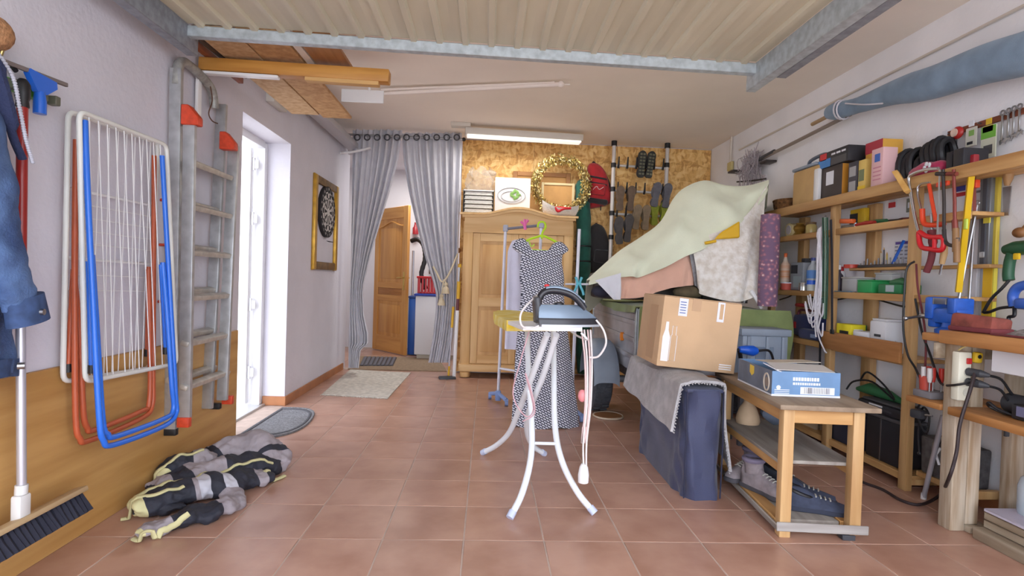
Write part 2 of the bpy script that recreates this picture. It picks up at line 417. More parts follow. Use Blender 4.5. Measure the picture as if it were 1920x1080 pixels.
ht.part('hook', MB().tube([(-1.61, 1.815, 1.745), (-1.58, 1.815, 1.735), (-1.56, 1.818, 1.745), (-1.555, 1.818, 1.765)], .005), mat('brass', (190, 168, 110), .3, .9))

# denim jacket on its hook
denim = mat('denim', (88, 116, 162), .85, var=.5, vs=7, col2=(52, 74, 118), bump=.35, bs=160)
denim_d = mat('denim_seam', (58, 80, 122), .85, var=.3, vs=30)
navy = mat('navy_pile', (42, 50, 82), .95, bump=.5, bs=150)
jk = Thing('denim_jacket', 'faded blue denim jacket hanging at the left edge', 'jacket', (-1.5, 1.58, .72))
dtex = bpy.data.textures.new('denim_folds', 'CLOUDS'); dtex.noise_scale = .09; dtex.noise_depth = 2
def foldy(o, st):
    md = o.modifiers.new('folds', 'DISPLACE'); md.texture = dtex; md.strength = st; md.mid_level = .5; md.texture_coords = 'GLOBAL'; return o
def body(u, v):
    a = 2*pi*u; z = lerp(1.66, .735, v)
    ry, rx, cy = interp([(0, .06, .03, 1.60), (.1, .15, .045, 1.575), (.3, .19, .05, 1.54), (.6, .21, .055, 1.55), (.85, .245, .06, 1.595), (1, .26, .055, 1.60)], v)
    f = 1+.04*sin(a*5+v*6)*min(1, v*2)+.025*sin(a*9-v*11)
    return (-1.535+rx*cos(a)*f, cy+ry*sin(a)*f, z+.008*sin(a*3)*v)
jb = foldy(jk.part('body', MB().grid(48, 36, body, closeu=True), denim, sub=1), .035)
jk.part('waistband', MB().grid(48, 4, lambda u, v: Vector(body(u, 1))+Vector((.006*cos(2*pi*u), .006*sin(2*pi*u), lerp(.045, -.012, v))), closeu=True), denim_d, jb)
slp = smooth([(-1.48, 1.64, 1.53), (-1.455, 1.665, 1.35), (-1.447, 1.695, 1.15), (-1.44, 1.735, 1.02), (-1.44, 1.762, .95)], 7)
k = len(slp); sl = foldy(jk.part('sleeve', MB().tube(slp, [lerp(.07, .058, i/(k-1))*(1+.05*sin(i*1.7)) for i in range(k)], 20, flat=.6), denim, sub=1), .03)
jk.part('cuff', MB().tube([(-1.438, 1.768, .985), (-1.436, 1.785, .90)], [.066, .072], 20, flat=.55), denim_d, sl)
jk.part('cuff_button', MB().cyl((-1.40, 1.785, .935), (-1.39, 1.787, .935), .010), steel, sl)
cl = jk.part('collar', MB().tube(smooth([(-1.48, 1.635, 1.71), (-1.47, 1.69, 1.65), (-1.46, 1.715, 1.56), (-1.455, 1.74, 1.47), (-1.455, 1.775, 1.41)], 5), [.036]*6+[.028]*8+[.014]*7, 10, flat=.7), navy)
tr2 = MB()
for p in smooth([(-1.46, 1.665, 1.72), (-1.445, 1.72, 1.65), (-1.44, 1.742, 1.56), (-1.438, 1.765, 1.47), (-1.44, 1.795, 1.405)], 12): tr2.ball(p, (.006, .007, .0055), 6)
jk.part('fleece_edge', tr2, mat('pale_fleece', (190, 192, 206), .95), cl, kind='stuff')
for y0, z0, y1, z1 in ((1.62, 1.38, 1.76, 1.16), (1.66, .98, 1.67, .80), (1.72, .96, 1.72, .79)): jk.part('seam', MB().tube([(-1.478, y0, z0), (-1.472, (y0+y1)/2, (z0+z1)/2), (-1.476, y1, z1)], .0035, 5), denim_d, jb)
jk.part('button', MB().cyl((-1.48, 1.80, .76), (-1.465, 1.81, .76), .011), steel, jb)

# two folded drying racks
wt = mat('white_enamel', (226, 228, 224), .35, var=.04, vs=10)
wire = mat('wire_white', (232, 232, 234), .4)
def rack(name, label, x, frame, legs, feet, legm, nv, hor):
    T = Thing(name, label, 'drying rack', at(frame[3][0], frame[3][1], x=x), group='folded drying racks')
    def P(p, xx=x): return at(p[0], p[1], x=xx)
    c = [P(p) for p in frame]; pts = []
    for i in range(4):
        a, b_, d = c[i-1], c[i], c[(i+1) % 4]; r = .035
        p0 = b_+(a-b_).normalized()*r; p2 = b_+(d-b_).normalized()*r
        for t in (0, .25, .5, .75, 1): pts.append(p0*(1-t)**2+b_*2*t*(1-t)+p2*t*t)
    T.part('frame', MB().tube(pts, .0095, 10, closed=True), wt)
    TL, TR_, BR, BL = c
    for i in range(nv):
        t = (i+1)/(nv+1)
        T.part('wire', MB().tube([TL.lerp(TR_, t), BL.lerp(BR, t)+Vector((0, .012*sin(i*2.3), 0))], .0022, 5), wire)
    for k, z in enumerate(hor):
        T.part('wire', MB().tube([TL.lerp(BL, z)+Vector((-.012, .01, 0)), TR_.lerp(BR, z)+Vector((-.012, -.01, 0))], .0022 if k % 5 else .006, 5), wire)
    for path in legs:
        T.part('leg', MB().tube(smooth([at(a, b_, x=xx) for a, b_, xx in path], 5), .0105, 10), legm)
    for a, b_, c_, d_, xx in feet:
        lg = T.part('brace', MB().cyl(at(a, b_, x=xx), at(c_, d_, x=xx), .0095, seg=10), legm)
        p = at(c_, d_, x=xx); T.part('foot', MB().cyl(p+Vector((0, 0, .012)), p-Vector((0, 0, .02)), .0125, seg=10), black_pl, lg)
    return T
orange = mat('rust_orange_enamel', (190, 92, 58), .4, var=.12, vs=12)
blue = mat('blue_enamel', (44, 112, 222), .3)
rack('drying_rack', 'folded white drying rack with rust-orange legs, the one against the wall', -1.58,
     [(128, 208), (296, 268), (281, 690), (118, 716)],
     [[(143, 262, -1.57), (141, 400, -1.565), (140, 560, -1.555), (142, 780, -1.54), (150, 822, -1.535), (168, 826, -1.535), (262, 786, -1.535), (285, 762, -1.535), (287, 700, -1.54), (288, 500, -1.555), (289, 292, -1.57)],
      [(139, 520, -1.56), (150, 640, -1.55), (156, 770, -1.54), (164, 802, -1.54), (178, 806, -1.54), (262, 772, -1.54), (280, 752, -1.54), (281, 640, -1.55), (278, 505, -1.56)]],
     [(138, 505, 128, 688, -1.575), (279, 500, 276, 660, -1.575)], orange, 9, [.28, .33, .38, .43, .48, .54, .60, .66])
rack('drying_rack', 'folded white drying rack with bright blue legs, the outer one', -1.50,
     [(148, 208), (312, 272), (331, 682), (160, 716)],
     [[(159, 226, -1.50), (166, 400, -1.47), (174, 560, -1.45), (186, 780, -1.42), (194, 826, -1.415), (214, 834, -1.415), (305, 800, -1.415), (330, 776, -1.415), (329, 735, -1.42), (318, 540, -1.45), (304, 292, -1.49)],
      [(172, 478, -1.47), (180, 600, -1.45), (192, 785, -1.425), (202, 814, -1.42), (218, 818, -1.42), (305, 786, -1.42), (325, 768, -1.42), (322, 720, -1.425), (314, 600, -1.45), (305, 492, -1.47)]],
     [(166, 490, 172, 690, -1.475), (302, 496, 311, 656, -1.475)], blue, 10, [])

# aluminium ladder hung on the wall
alu = mat('worn_aluminium', (188, 190, 192), .42, .55, var=.16, vs=18)
rng_m = mat('rung_aluminium', (200, 196, 188), .45, .5, var=.15, vs=25)
red_pl = mat('orange_red_plastic', (214, 74, 44), .45, var=.15, vs=40)
ld = Thing('ladder', 'paint-spotted aluminium extension ladder with orange caps hung beside the door', 'ladder', (-1.55, 3.0, .26))
YLa, YLb, YRa, YRb = 2.80, 2.79, 3.20, 3.20
ld.part('stile', MB().box((-1.575, 2.82, 1.17), (.058, .026, 1.82), (.01, 0, 0), .004), alu)
ld.part('stile', MB().box((-1.575, 3.235, 1.17), (.058, .026, 1.76), (-.05, 0, 0), .004), alu)
ld.part('stile', MB().box((-1.505, 2.82, 1.075), (.058, .026, 1.50), (.01, 0, 0), .004), alu)
ld.part('stile', MB().box((-1.505, 3.25, 1.075), (.058, .026, 1.48), (-.045, 0, 0), .004), alu)
ld.part('top_hoop', MB().tube(smooth([(-1.575, 2.815, 2.0), (-1.575, 2.825, 2.09), (-1.575, 2.87, 2.135), (-1.575, 2.98, 2.135), (-1.575, 3.10, 2.115), (-1.575, 3.165, 2.08), (-1.575, 3.19, 2.0)], 5), .024, 10, flat=1), mat('grey_hoop', (168, 168, 164), .5, .4, var=.3, vs=30))
for i, z in enumerate((1.62, 1.40, 1.17, .94, .71, .49)):
    dy = (1.2-z)*.02
    ld.part('rung', MB().box((-1.575, 3.03, z+.03), (.04, .40+.045*(1.7-z), .028), (0, .3, 0), .006), rng_m)
    ld.part('rung', MB().box((-1.505, 3.035, z), (.04, .42+.04*(1.7-z), .028), (0, .3, 0), .006), rng_m)
for y, z in ((2.815, 1.86), (3.205, 1.83)):
    ld.part('plastic_cap', MB().prism([(-.035, -.05), (.05, -.05), (.05, -.01), (.0, .05), (-.035, .05)], .05, (-1.505, y+.025, z-.01), (1, 0, 0), (0, 0, 1), .004), red_pl, label='orange plastic cap')
for y, z in ((2.82, .325), (3.284, .335)):
    ld.part('foot', MB().box((-1.505, y, z-.012), (.06, .03, .05), (0, 0, 0), .004), red_pl)
for y in (2.83, 3.283): ld.part('foot', MB().box((-1.575, y, .26 if y < 3 else .285), (.062, .03, .035), (0, 0, 0), .004), black_pl)
ld.part('hook_wire', MB().tube(smooth([(-1.56, 3.11, 2.10), (-1.55, 3.115, 2.02), (-1.55, 3.08, 1.94), (-1.55, 3.12, 1.91), (-1.555, 3.19, 1.915)], 5), .0035, 6), mat('rusty_wire', (96, 66, 52), .7))
for y, z in ((2.80, 1.42), (2.80, 1.2), (2.80, .92)): ld.part('wall_hook', MB().cyl((-1.615, y-.03, z), (-1.57, y-.03, z), .007), red_pl)

# wall box near the ceiling, dartboard in its gilt frame
vb = Thing('wall_vent', 'small white fan box high on the wall beside the boards', 'vent', (XL, 4.11, 2.36))
vb.part('box', MB().bx(XL, XL+.06, 4.0, 4.26, 2.30, 2.44, .006), mat('cream_plastic', (216, 212, 204), .5))
g = MB()
for r in (.05, .035, .02): g.tube([(XL+.064, 4.15+r*cos(a*pi/10), 2.365+r*sin(a*pi/10)) for a in range(20)], .004, 5, closed=True)
vb.part('grille', g, mat('grille_grey', (150, 148, 144), .5))
gilt = mat('gilt', (204, 160, 62), .35, .55, var=.2, vs=15)
gilt_d = mat('bronze_gilt', (132, 104, 62), .45, .4, var=.3, vs=15)
pf = Thing('picture_frame', 'tall gilt picture frame hung on the left wall around a dartboard', 'frame', (XL, 5.48, 1.12))
fy0, fy1, fz0, fz1 = 5.10, 5.87, 1.12, 2.0
for y in (fy0, fy1-.075):
    pf.part('frame_side', MB().prism([(0, 0), (.075, 0), (.068, .022), (.05, .036), (.028, .03), (.016, .012)] if y > fy0 else [(0, 0), (.075, 0), (.060, .012), (.047, .03), (.025, .036), (.007, .022)], fz1-fz0, (XL, y, fz0), (0, 1, 0), (1, 0, 0)) if False else MB().bx(XL, XL+.03, y, y+.075, fz0, fz1, .01).bx(XL, XL+.018, y-.006, y+.081, fz0-.004, fz1+.004, .004), gilt)
for z in (fz0, fz1-.075):
    pf.part('frame_bar', MB().bx(XL, XL+.028, fy0+.07, fy1-.07, z, z+.075, .01), gilt_d)
db = Thing('dartboard', 'round black and cream dartboard hung inside the gilt frame', 'dartboard', (XL, 5.49, 1.69))
dbk = mat('dart_black', (38, 36, 40), .8); dcr = mat('dart_cream', (206, 202, 198), .8)
dm = MB(); dcx = XL+.03; R_ = [0.0, .018, .045, .125, .140, .185, .20, .25]
dm.cyl((XL, 5.49, 1.69), (dcx, 5.49, 1.69), .25, seg=40)
db.part('board', dm, dbk)
seg = MB()
for i in range(20):
    for k, (r0, r1) in enumerate(((.045, .125), (.125, .140), (.140, .185), (.185, .20))):
        seg.mi = (i+k) % 2
        a0, a1 = 2*pi*(i-.5)/20, 2*pi*(i+.5)/20
        V = [seg.bm.verts.new((dcx+.002, 5.49+r*cos(a), 1.69+r*sin(a))) for r, a in ((r0, a0), (r1, a0), (r1, a1), (r0, a1))]; seg._f(V)
db.part('segments', seg, [dbk, dcr], flat=True)
for i, t in enumerate('20 1 18 4 13 6 10 15 2 17 3 19 7 16 8 11 14 9 12 5'.split()):
    a = pi/2-2*pi*i/20; db.part('number', MB().text(t, .034, (dcx+.002, 5.49+.226*cos(a), 1.678+.226*sin(a)), (0, 1, 0), (0, 0, 1), align='CENTER'), dcr)
db.part('bull', MB().cyl((dcx, 5.49, 1.69), (dcx+.004, 5.49, 1.69), .04, seg=16), dcr)
db.part('dart', MB().tube([(dcx, 5.46, 1.405), (dcx+.02, 5.47, 1.40), (dcx+.06, 5.48, 1.395)], [.002, .005, .003], 6), dbk)

# ceiling store: beam on bracket, boards, sticks, trunking, tubes
pineo = wood('amber_beam', (206, 150, 74), (180, 122, 52), 'x', .5, rnd=0)
bm_ = Thing('shelf_beam', 'amber wooden beam carrying the boards under the ceiling', 'beam', (-1.1, 3.08, 2.17))
bm_.part('beam', MB().box((-1.085, 3.08, 2.19), (1.02, .07, .07), (0, .018, 0), .006), pineo)
bm_.part('batten', MB().box((-.83, 3.075, 2.143), (.40, .05, .025), (0, .018, 0), .003), wood('pale_batten', (214, 172, 112), (196, 150, 88), 'x'))
bm_.part('bracket', MB().box((-1.38, 3.06, 2.148), (.42, .04, .016), (0, .018, 0), .003).bx(-1.605, -1.588, 3.04, 3.08, 1.92, 2.16, .003), white_pvc)
def plank(label, name, x0, x1, y0, y1, z, m, th=.02):
    single(name, label, 'board', MB().bx(x0, x1, y0, y1, z, z+th, .002), m, ((x0+x1)/2, (y0+y1)/2, z))
chip = mat('chipboard', (206, 172, 132), .8, var=.3, vs=30, col2=(184, 146, 104))
brn = wood('brown_board', (168, 116, 70), (132, 86, 48), 'y')
whb = mat('white_laminate', (220, 208, 198), .6, var=.05, vs=6)
plank('wide raw chipboard panel lying on the beam, nearest the wall', 'chipboard_panel', -1.47, -1.27, 2.73, 4.1, 2.245, chip)
plank('darker chipboard panel lying on the beam, second from the wall', 'chipboard_panel', -1.26, -1.05, 2.73, 4.16, 2.245, mat('chipboard_warm', (198, 156, 110), .8, var=.3, vs=30, col2=(172, 128, 84)))
plank('brown wooden plank lying on the beam beside a white edge strip', 'plank', -.985, -.80, 2.73, 3.2, 2.245, brn)
plank('white edge strip lying between two brown planks on the beam', 'edge_strip', -1.035, -.995, 2.73, 3.25, 2.245, whb)
plank('white laminate board lying on top of the chipboard panels', 'laminate_board', -1.46, -1.2, 2.73, 3.0, 2.268, whb)
single('brown_stick', 'reddish-brown stick lying near the wall above the beam', 'stick', MB().box((-1.555, 3.1, 2.255), (.03, .74, .035), (0, 0, .0), .004), mat('mahogany', (150, 86, 58), .5, var=.25, vs=12), (-1.545, 3.1, 2.24))
single('dark_pole', 'dark metal pole lying on the beam between stick and boards', 'pole', MB().cyl((-1.505, 2.75, 2.262), (-1.495, 3.4, 2.262), .016), mat('dark_metal', (92, 78, 70), .5, .5), (-1.5, 2.9, 2.237))
tk = Thing('trunking', 'pale grey metal duct running along the wall below the ceiling', 'duct', (-1.52, 5.2, 2.46))
tk.part('duct', MB().box((-1.51, 5.1, 2.472), (.13, 2.25, .06), (.006, 0, 0), .006), mat('pale_grey_metal', (196, 194, 198), .5, .1))
tk.part('end_plate', MB().box((-1.51, 6.21, 2.46), (.17, .05, .08), (0, 0, 0), .006), mat('pale_grey_metal', (196, 194, 198)))
single('plastic_strip', 'short curved white plastic strip sticking out beside the curtain', 'strip', MB().tube(smooth([at(638, 287, y=5.95), at(660, 285, y=5.95), at(680, 281, y=5.95), at(695, 277, y=5.95)], 5), .024, 10, flat=.5), white_pvc, at(660, 285, y=5.95))
p0, p1 = at(702, 176, z=2.615), at(1052, 158, z=2.63)
single('plastic_tube', 'long white plastic tube fixed across the ceiling', 'tube', MB().cyl(p0, p1, .017).ball(p1, .026, 10).cyl(p1, p1+Vector((.07, 0, 0)), .006), mat('warm_white_plastic', (236, 224, 216), .4), p0)
p2, p3 = at(715, 168, z=2.64), at(1040, 155, z=2.645)
single('plastic_tube', 'thinner white plastic tube behind the long one on the ceiling', 'tube', MB().cyl(p2, p3, .010), mat('warm_white_plastic', (236, 224, 216)), p2)
c0 = at(680, 178, z=2.5)
tb = Thing('hanging_sheet', 'small white sheet of plastic hanging at the beam tip', 'sheet', c0)
tb.part('sheet', MB().box(c0+Vector((0, 0, -.01)), (.33, .012, .10), (0, 0, .0), .003), white_pvc)
tb.part('hanger', MB().cyl(c0+Vector((.05, 0, .03)), Vector((c0.x+.05, c0.y, ZC)), .01), white_pvc)

# mats on the floor
mt = Thing('door_mat', 'grey half-round rubber door mat at the side door', 'mat', at(510, 790, z=0))
pts = [at(a, b_, z=0) for a, b_ in ((438, 824), (434, 812), (462, 790), (470, 772), (500, 766), (560, 766), (584, 770), (590, 778), (578, 796), (550, 812), (505, 822))]
pts = [p for p in smooth(pts, 4, True)]; pts = [Vector((max(p.x, -1.6), p.y, 0)) for p in pts]
cen = sum(pts, Vector())/len(pts)
def ringm(f0, f1, h0, h1, bmx):
    A = [bmx.bm.verts.new(cen+(p-cen)*f0+Vector((0, 0, h0))) for p in pts]; B = [bmx.bm.verts.new(cen+(p-cen)*f1+Vector((0, 0, h1))) for p in pts]; k = len(pts)
    for i in range(k): bmx._f([A[i], A[(i+1) % k], B[(i+1) % k], B[i]])
rub = mat('grey_rubber_mat', (122, 122, 126), .85, var=.3, vs=60, bump=.8, bs=90)
q = MB(); ringm(1, .985, 0.001, .012, q); ringm(.985, .93, .012, .012, q); ringm(.93, .91, .012, .008, q); ringm(.91, .0, .008, .008, q)
mt.part('pad', q, rub)
q = MB(); ringm(.90, .88, .008, .013, q); ringm(.88, .82, .013, .013, q); ringm(.82, .80, .013, .008, q)
mt.part('raised_border', q, mat('dark_rubber', (84, 84, 90), .8, var=.3, vs=80))
rg = Thing('rug', 'pale woven cotton rug lying in front of the curtain', 'rug', at(690, 720, z=0))
ca = [at(603, 741, z=0), at(727, 748, z=0), at(770, 700, z=0), at(657, 694, z=0)]
def rugf(u, v):
    p = ca[0].lerp(ca[1], u).lerp(ca[3].lerp(ca[2], u), v); return (p.x, p.y, .009+.002*sin(u*9)*sin(v*7))
rugm = mat('pale_cotton', (206, 200, 190), .95, var=.2, vs=25, bump=.6, bs=140)
rg.part('weave', MB().grid(16, 16, rugf, th=.008), rugm)
fr = MB()
for i in range(46):
    p = ca[0].lerp(ca[1], i/45); fr.tube([p+Vector((0, .01, .006)), p+Vector((random.uniform(-.008, .008), -.022, .004))], .003, 4)
rg.part('fringe', fr, rugm, kind='stuff')

# wetsuit heap
neo_k = mat('neoprene_black', (40, 42, 54), .75, var=.2, vs=14, bump=.2, bs=90)
neo_g = mat('neoprene_grey', (158, 150, 156), .8, var=.15, vs=10, bump=.2, bs=90)
neo_y = mat('neoprene_cream_trim', (204, 198, 150), .8, var=.1, vs=14)
neo_w = mat('grey_print', (190, 190, 200), .7)
ws = Thing('wetsuit', 'crumpled black and grey wetsuit with cream piping dropped on the floor', 'wetsuit', at(380, 920, z=0))
def roll(pts, rads, bands, seg=16, flat=.75, n=7, lump=.12, sd=0):
    P = smooth(pts, n); k = len(P); m_ = MB(); rr = [interp([(i/(len(rads)-1), r) for i, r in enumerate(rads)], j/(k-1))[0] for j in range(k)]
    m_.tube(P, rr, seg, flat=flat)
    R = random.Random(sd); ph = [R.uniform(0, 6) for _ in range(6)]
    for v in m_.bm.verts:
        v.co += Vector((sin(v.co.y*31+ph[0])*.5+sin(v.co.z*47+ph[1])*.5, sin(v.co.x*29+ph[2])*.5, sin(v.co.x*37+v.co.y*23+ph[3])*.6))*lump*.1
        v.co.z = max(v.co.z, .003)
    m_.bm.faces.ensure_lookup_table()
    for i, f in enumerate(m_.bm.faces):
        t = (i//seg)/(k-1)
        for a, mi in bands:
            if t <= a: f.material_index = mi; break
    return m_
NM = [neo_k, neo_g, neo_y, neo_w]
ctex = bpy.data.textures.new('crumple', 'CLOUDS'); ctex.noise_scale = .075; ctex.noise_depth = 2
def crump(o, st=.05):
    md = o.modifiers.new('crumple', 'DISPLACE'); md.texture = ctex; md.strength = st; md.mid_level = .5; md.texture_coords = 'GLOBAL'
    return o
WP = []
def wpart(nm_, *a, **k): o = crump(ws.part(nm_, roll(*a, **k), NM, sub=2)); WP.append(o); return o
wpart('torso', [(-1.47, 2.84, .06), (-1.39, 2.97, .085), (-1.27, 3.06, .09), (-1.16, 3.04, .065), (-1.09, 2.98, .03)], [.05, .11, .135, .115, .05], [(.2, 0), (.26, 1), (.74, 1), (.82, 0), (1, 1)], flat=.8, sd=1)
wpart('collar', [(-1.55, 2.68, .08), (-1.51, 2.77, .11), (-1.43, 2.83, .115), (-1.36, 2.88, .10)], [.04, .065, .07, .055], [(.12, 2), (.55, 0), (1, 1)], flat=.65, sd=2)
wpart('back_panel', [(-1.53, 2.60, .045), (-1.45, 2.71, .065), (-1.34, 2.82, .07), (-1.20, 2.93, .065), (-1.07, 2.97, .04)], [.055, .095, .10, .09, .045], [(.14, 1), (.28, 0), (.5, 1), (1, 0)], flat=.65, sd=3)
wpart('leg', [(-1.50, 2.40, .045), (-1.41, 2.50, .06), (-1.31, 2.61, .06), (-1.19, 2.75, .05), (-1.09, 2.85, .035)], [.055, .09, .085, .08, .05], [(.08, 2), (.4, 0), (.46, 1), (.5, 3), (.6, 0), (.66, 3), (.85, 0), (.9, 1), (1, 0)], flat=.62, sd=4)
wpart('cuff_fold', [(-1.53, 2.50, .03), (-1.46, 2.46, .04), (-1.38, 2.46, .04), (-1.31, 2.50, .03)], [.04, .055, .055, .03], [(.15, 2), (.5, 1), (1, 0)], flat=.6, sd=7)
wpart('sleeve', [(-1.35, 2.215, .018), (-1.30, 2.29, .03), (-1.22, 2.38, .035), (-1.13, 2.51, .03), (-1.19, 2.64, .035)], [.03, .06, .068, .06, .05], [(.07, 2), (.3, 1), (.62, 0), (1, 1)], flat=.45, sd=5)
from mathutils.bvhtree import BVHTree
dg = bpy.context.evaluated_depsgraph_get()
TREES = [BVHTree.FromObject(o, dg) for o in WP]
def drape(pts):
    out = []
    for p in smooth([(a, b_, 0) for a, b_ in pts], 8):
        q = Vector((p.x, p.y, 1))-ws.loc; z = .006
        for t in TREES:
            h = t.ray_cast(q, Vector((0, 0, -1)))
            if h[0] is not None: z = max(z, h[0].z+ws.loc.z)
        out.append(Vector((p.x, p.y, z+.002)))
    return out
for pts in ([(-1.52, 2.45), (-1.43, 2.57), (-1.33, 2.69), (-1.21, 2.82), (-1.10, 2.92)], [(-1.53, 2.39), (-1.47, 2.42), (-1.41, 2.44), (-1.34, 2.52)], [(-1.37, 2.22), (-1.33, 2.205), (-1.27, 2.25), (-1.21, 2.32)], [(-1.57, 2.68), (-1.53, 2.72), (-1.48, 2.78), (-1.41, 2.83)], [(-1.10, 2.82), (-1.06, 2.88), (-1.04, 2.93)]):
    ws.part('piping', MB().tube(drape(pts), .013, 8, flat=.5), neo_y)

# ================================================================ curtain, hall
def fabric(name, col, var=.1, vs=12, sheen=.2, bump=.25, bs=220, rough=.9, **k): return mat(name, col, rough, var=var, vs=vs, bump=bump, bs=bs, sheen=sheen, **k)
curt = fabric('grey_voile', (206, 206, 214), .06, 10)
YC = 6.04
rod = Thing('curtain_rod', 'grey curtain rod under the ceiling across the opening', 'rod', (-.95, YC, 2.6))
rod.part('pole', MB().cyl((XL, YC, 2.60), (-.31, YC, 2.60), .012, seg=12), steel)
rod.part('finial', MB().ball((-.305, YC, 2.60), .022, 10), black_pl)
def curtain(label, table, folds, amp, nm, rings):
    T = Thing('curtain', label, 'curtain', at(table[-1][1], table[-1][0], y=YC), group='grey curtains at the hall opening')
    n = len(table)
    def fn(u, v):
        py, a, b_ = interp([(i/(n-1),)+t for i, t in enumerate(table)], v)
        p = at(lerp(a, b_, u), py, y=YC); w = (at(b_, py, y=YC)-at(a, py, y=YC)).length
        return (p.x, YC+.01+amp*sin(u*2*pi*folds+.4*sin(v*5))*(.6+.4*min(1, w/.5))+.012*sin(u*41+v*3), p.z)
    T.part('cloth', MB().grid(folds*9, 34, fn, th=.003), curt)
    top = table[0]
    for i in range(rings):
        u = (i+.5)/rings; p = Vector(fn(u, .0)); q = at(lerp(top[1], top[2], u), 258, y=YC-.03)
        m_ = MB(); m_.tube([q+Vector((.03*cos(k*pi/8), -.012, .03*sin(k*pi/8))) for k in range(16)], .007, 6, closed=True)
        T.part('eyelet', m_, dark_pl)
    return T
curtain('left grey eyelet curtain gathered against the left wall', [(243, 661, 754), (300, 660, 746), (360, 659, 730), (420, 658, 712), (480, 657, 694), (540, 655, 680), (590, 654, 682), (625, 653, 690), (645, 653, 690), (655, 653, 676), (690, 653, 672)], 8, .022, 0, 5)
rc = curtain('right grey eyelet curtain tied back with a tasselled cord', [(249, 753, 866), (300, 756, 865), (360, 766, 863), (420, 780, 861), (480, 796, 859), (530, 812, 857), (550, 817, 856), (580, 817, 855), (630, 812, 850), (680, 803, 842)], 9, .022, 0, 6)
cord = mat('cream_cord', (222, 208, 178), .9, bump=.6, bs=120)
tb = Thing('tie_back', 'cream tie-back cord with two tassels around the right curtain', 'tie-back', at(832, 550, y=5.94))
tb.part('cord', MB().tube(smooth([at(858, 476, y=6.00), at(848, 500, y=5.96), at(838, 520, y=5.94), at(828, 528, y=5.94), at(818, 510, y=5.96), at(812, 500, y=5.98)], 5), .010, 8), cord)
for a, b_ in ((836, 535), (828, 557)):
    p = at(a, b_, y=5.93); ts = tb.part('tassel', MB().lathe([(.012, .03), (.022, .02), (.022, .0), (.014, -.008), (.030, -.03), (.042, -.085), (.04, -.09), (.0, -.085)], p, 14), cord)
    tb.part('tassel_cord', MB().cyl(at(832, 524, y=5.94), p+Vector((0, 0, .03)), .007), cord, ts)
tb.part('knob', MB().lathe([(.012, 0), (.012, .03), (.026, .035), (.03, .05), (.02, .062), (.0, .064)], (at(860, 470, y=6.28).x, 6.28, at(860, 470, y=6.28).z), 14, (0, -1, 0)), wood('knob_wood', (150, 104, 62), (120, 78, 44), 'z'), label='turned wooden wall knob')

# hall door, half open
dwood = wood('honey_door', (216, 160, 88), (194, 134, 64), 'z', .4, vs=6, rnd=0)
dwood_x = wood('honey_door', (216, 160, 88), (194, 134, 64), 'x', .4, vs=6, rnd=0)
ddk = wood('honey_carving', (190, 130, 66), (160, 102, 46), 'x', .5, vs=14)
hp = Vector((-1.075, 7.45, 0)); hh = Vector((-1.64, 8.1, 0)); dv = hp-hh; hz = atan2(dv.y, dv.x)
hd = Thing('door_2', None, None, (hh.x, hh.y, .01), rz=hz, kind='structure')
DW = dv.length; DH = 2.03
b = MB(); b.bx(0, .11, -.02, .02, 0, DH, .003); b.bx(DW-.11, DW, -.02, .02, 0, DH, .003)
hd.part('stile', b, dwood)
for z0, z1 in ((0.002, .22), (.72, .80), (.90, .98), (DH-.16, DH-.002)): hd.part('rail', MB().bx(.108, DW-.108, -.0195, .0195, z0, z1, .003), dwood_x)
hd.part('carved_panel', MB().bx(.108, DW-.108, -.014, .014, .798, .902).bx(.13, DW-.13, -.018, .018, .815, .885, .004), ddk)
for z0, z1 in ((.22, .72), (.98, DH-.16)):
    pn = hd.part('panel', MB().bx(.107, DW-.107, -.008, .008, z0, z1).bx(.16, DW-.16, -.015, .015, z0+.05, z1-.05 if z1 < 1 else z1-.13, .006), dwood)
hd.part('arched_moulding', MB().tube([(.11+(DW-.22)*i/14, -.018, DH-.2-.07*abs(cos(pi*i/14))**1.5-.0) for i in range(15)], .012, 6).tube([(.11+(DW-.22)*i/14, .018, DH-.2-.07*abs(cos(pi*i/14))**1.5) for i in range(15)], .012, 6), dwood_x)
brs = mat('brass_handle', (204, 176, 104), .3, .9)
for s in (-1, 1):
    h = hd.part('handle_plate', MB().bx(DW-.085, DW-.045, s*.02, s*.026, .88, 1.13, .003), brs)
    hd.part('handle', MB().tube(smooth([(DW-.065, s*.026, 1.05), (DW-.065, s*.065, 1.05), (DW-.10, s*.07, 1.052), (DW-.17, s*.068, 1.046)], 4), .008, 8), brs, h)
    hd.part('key_rosette', MB().cyl((DW-.065, s*.026, .94), (DW-.065, s*.03, .94), .012), brs, h)
# hall things
coir = mat('brown_coir', (150, 128, 104), .95, var=.2, vs=40, bump=.5, bs=120)
def floor_quad(P, z0, z1):
    m_ = MB(); A = [m_.bm.verts.new((p.x, p.y, z0)) for p in P]; B = [m_.bm.verts.new((p.x, p.y, z1)) for p in P]
    m_._f(B); m_._f(list(reversed(A)))
    for i in range(len(P)): m_._f([A[i], A[(i+1) % len(P)], B[(i+1) % len(P)], B[i]])
    return m_
P = [at(652, 693, z=.0), at(838, 697, z=0), at(822, 672, z=0), at(668, 668, z=0)]
single('hall_carpet', 'brown coir carpet strip lying in the hall opening', 'carpet', floor_quad(P, .001, .008), coir, P[0])
gr = Thing('boot_scraper', 'dark ribbed scraper mat lying at the left of the hall carpet', 'mat', at(705, 678, z=0))
P = [at(674, 686, z=.009), at(737, 686, z=.009), at(744, 671, z=.009), at(682, 670, z=.009)]
gr.part('base', floor_quad(P, .009, .016), dark_pl)
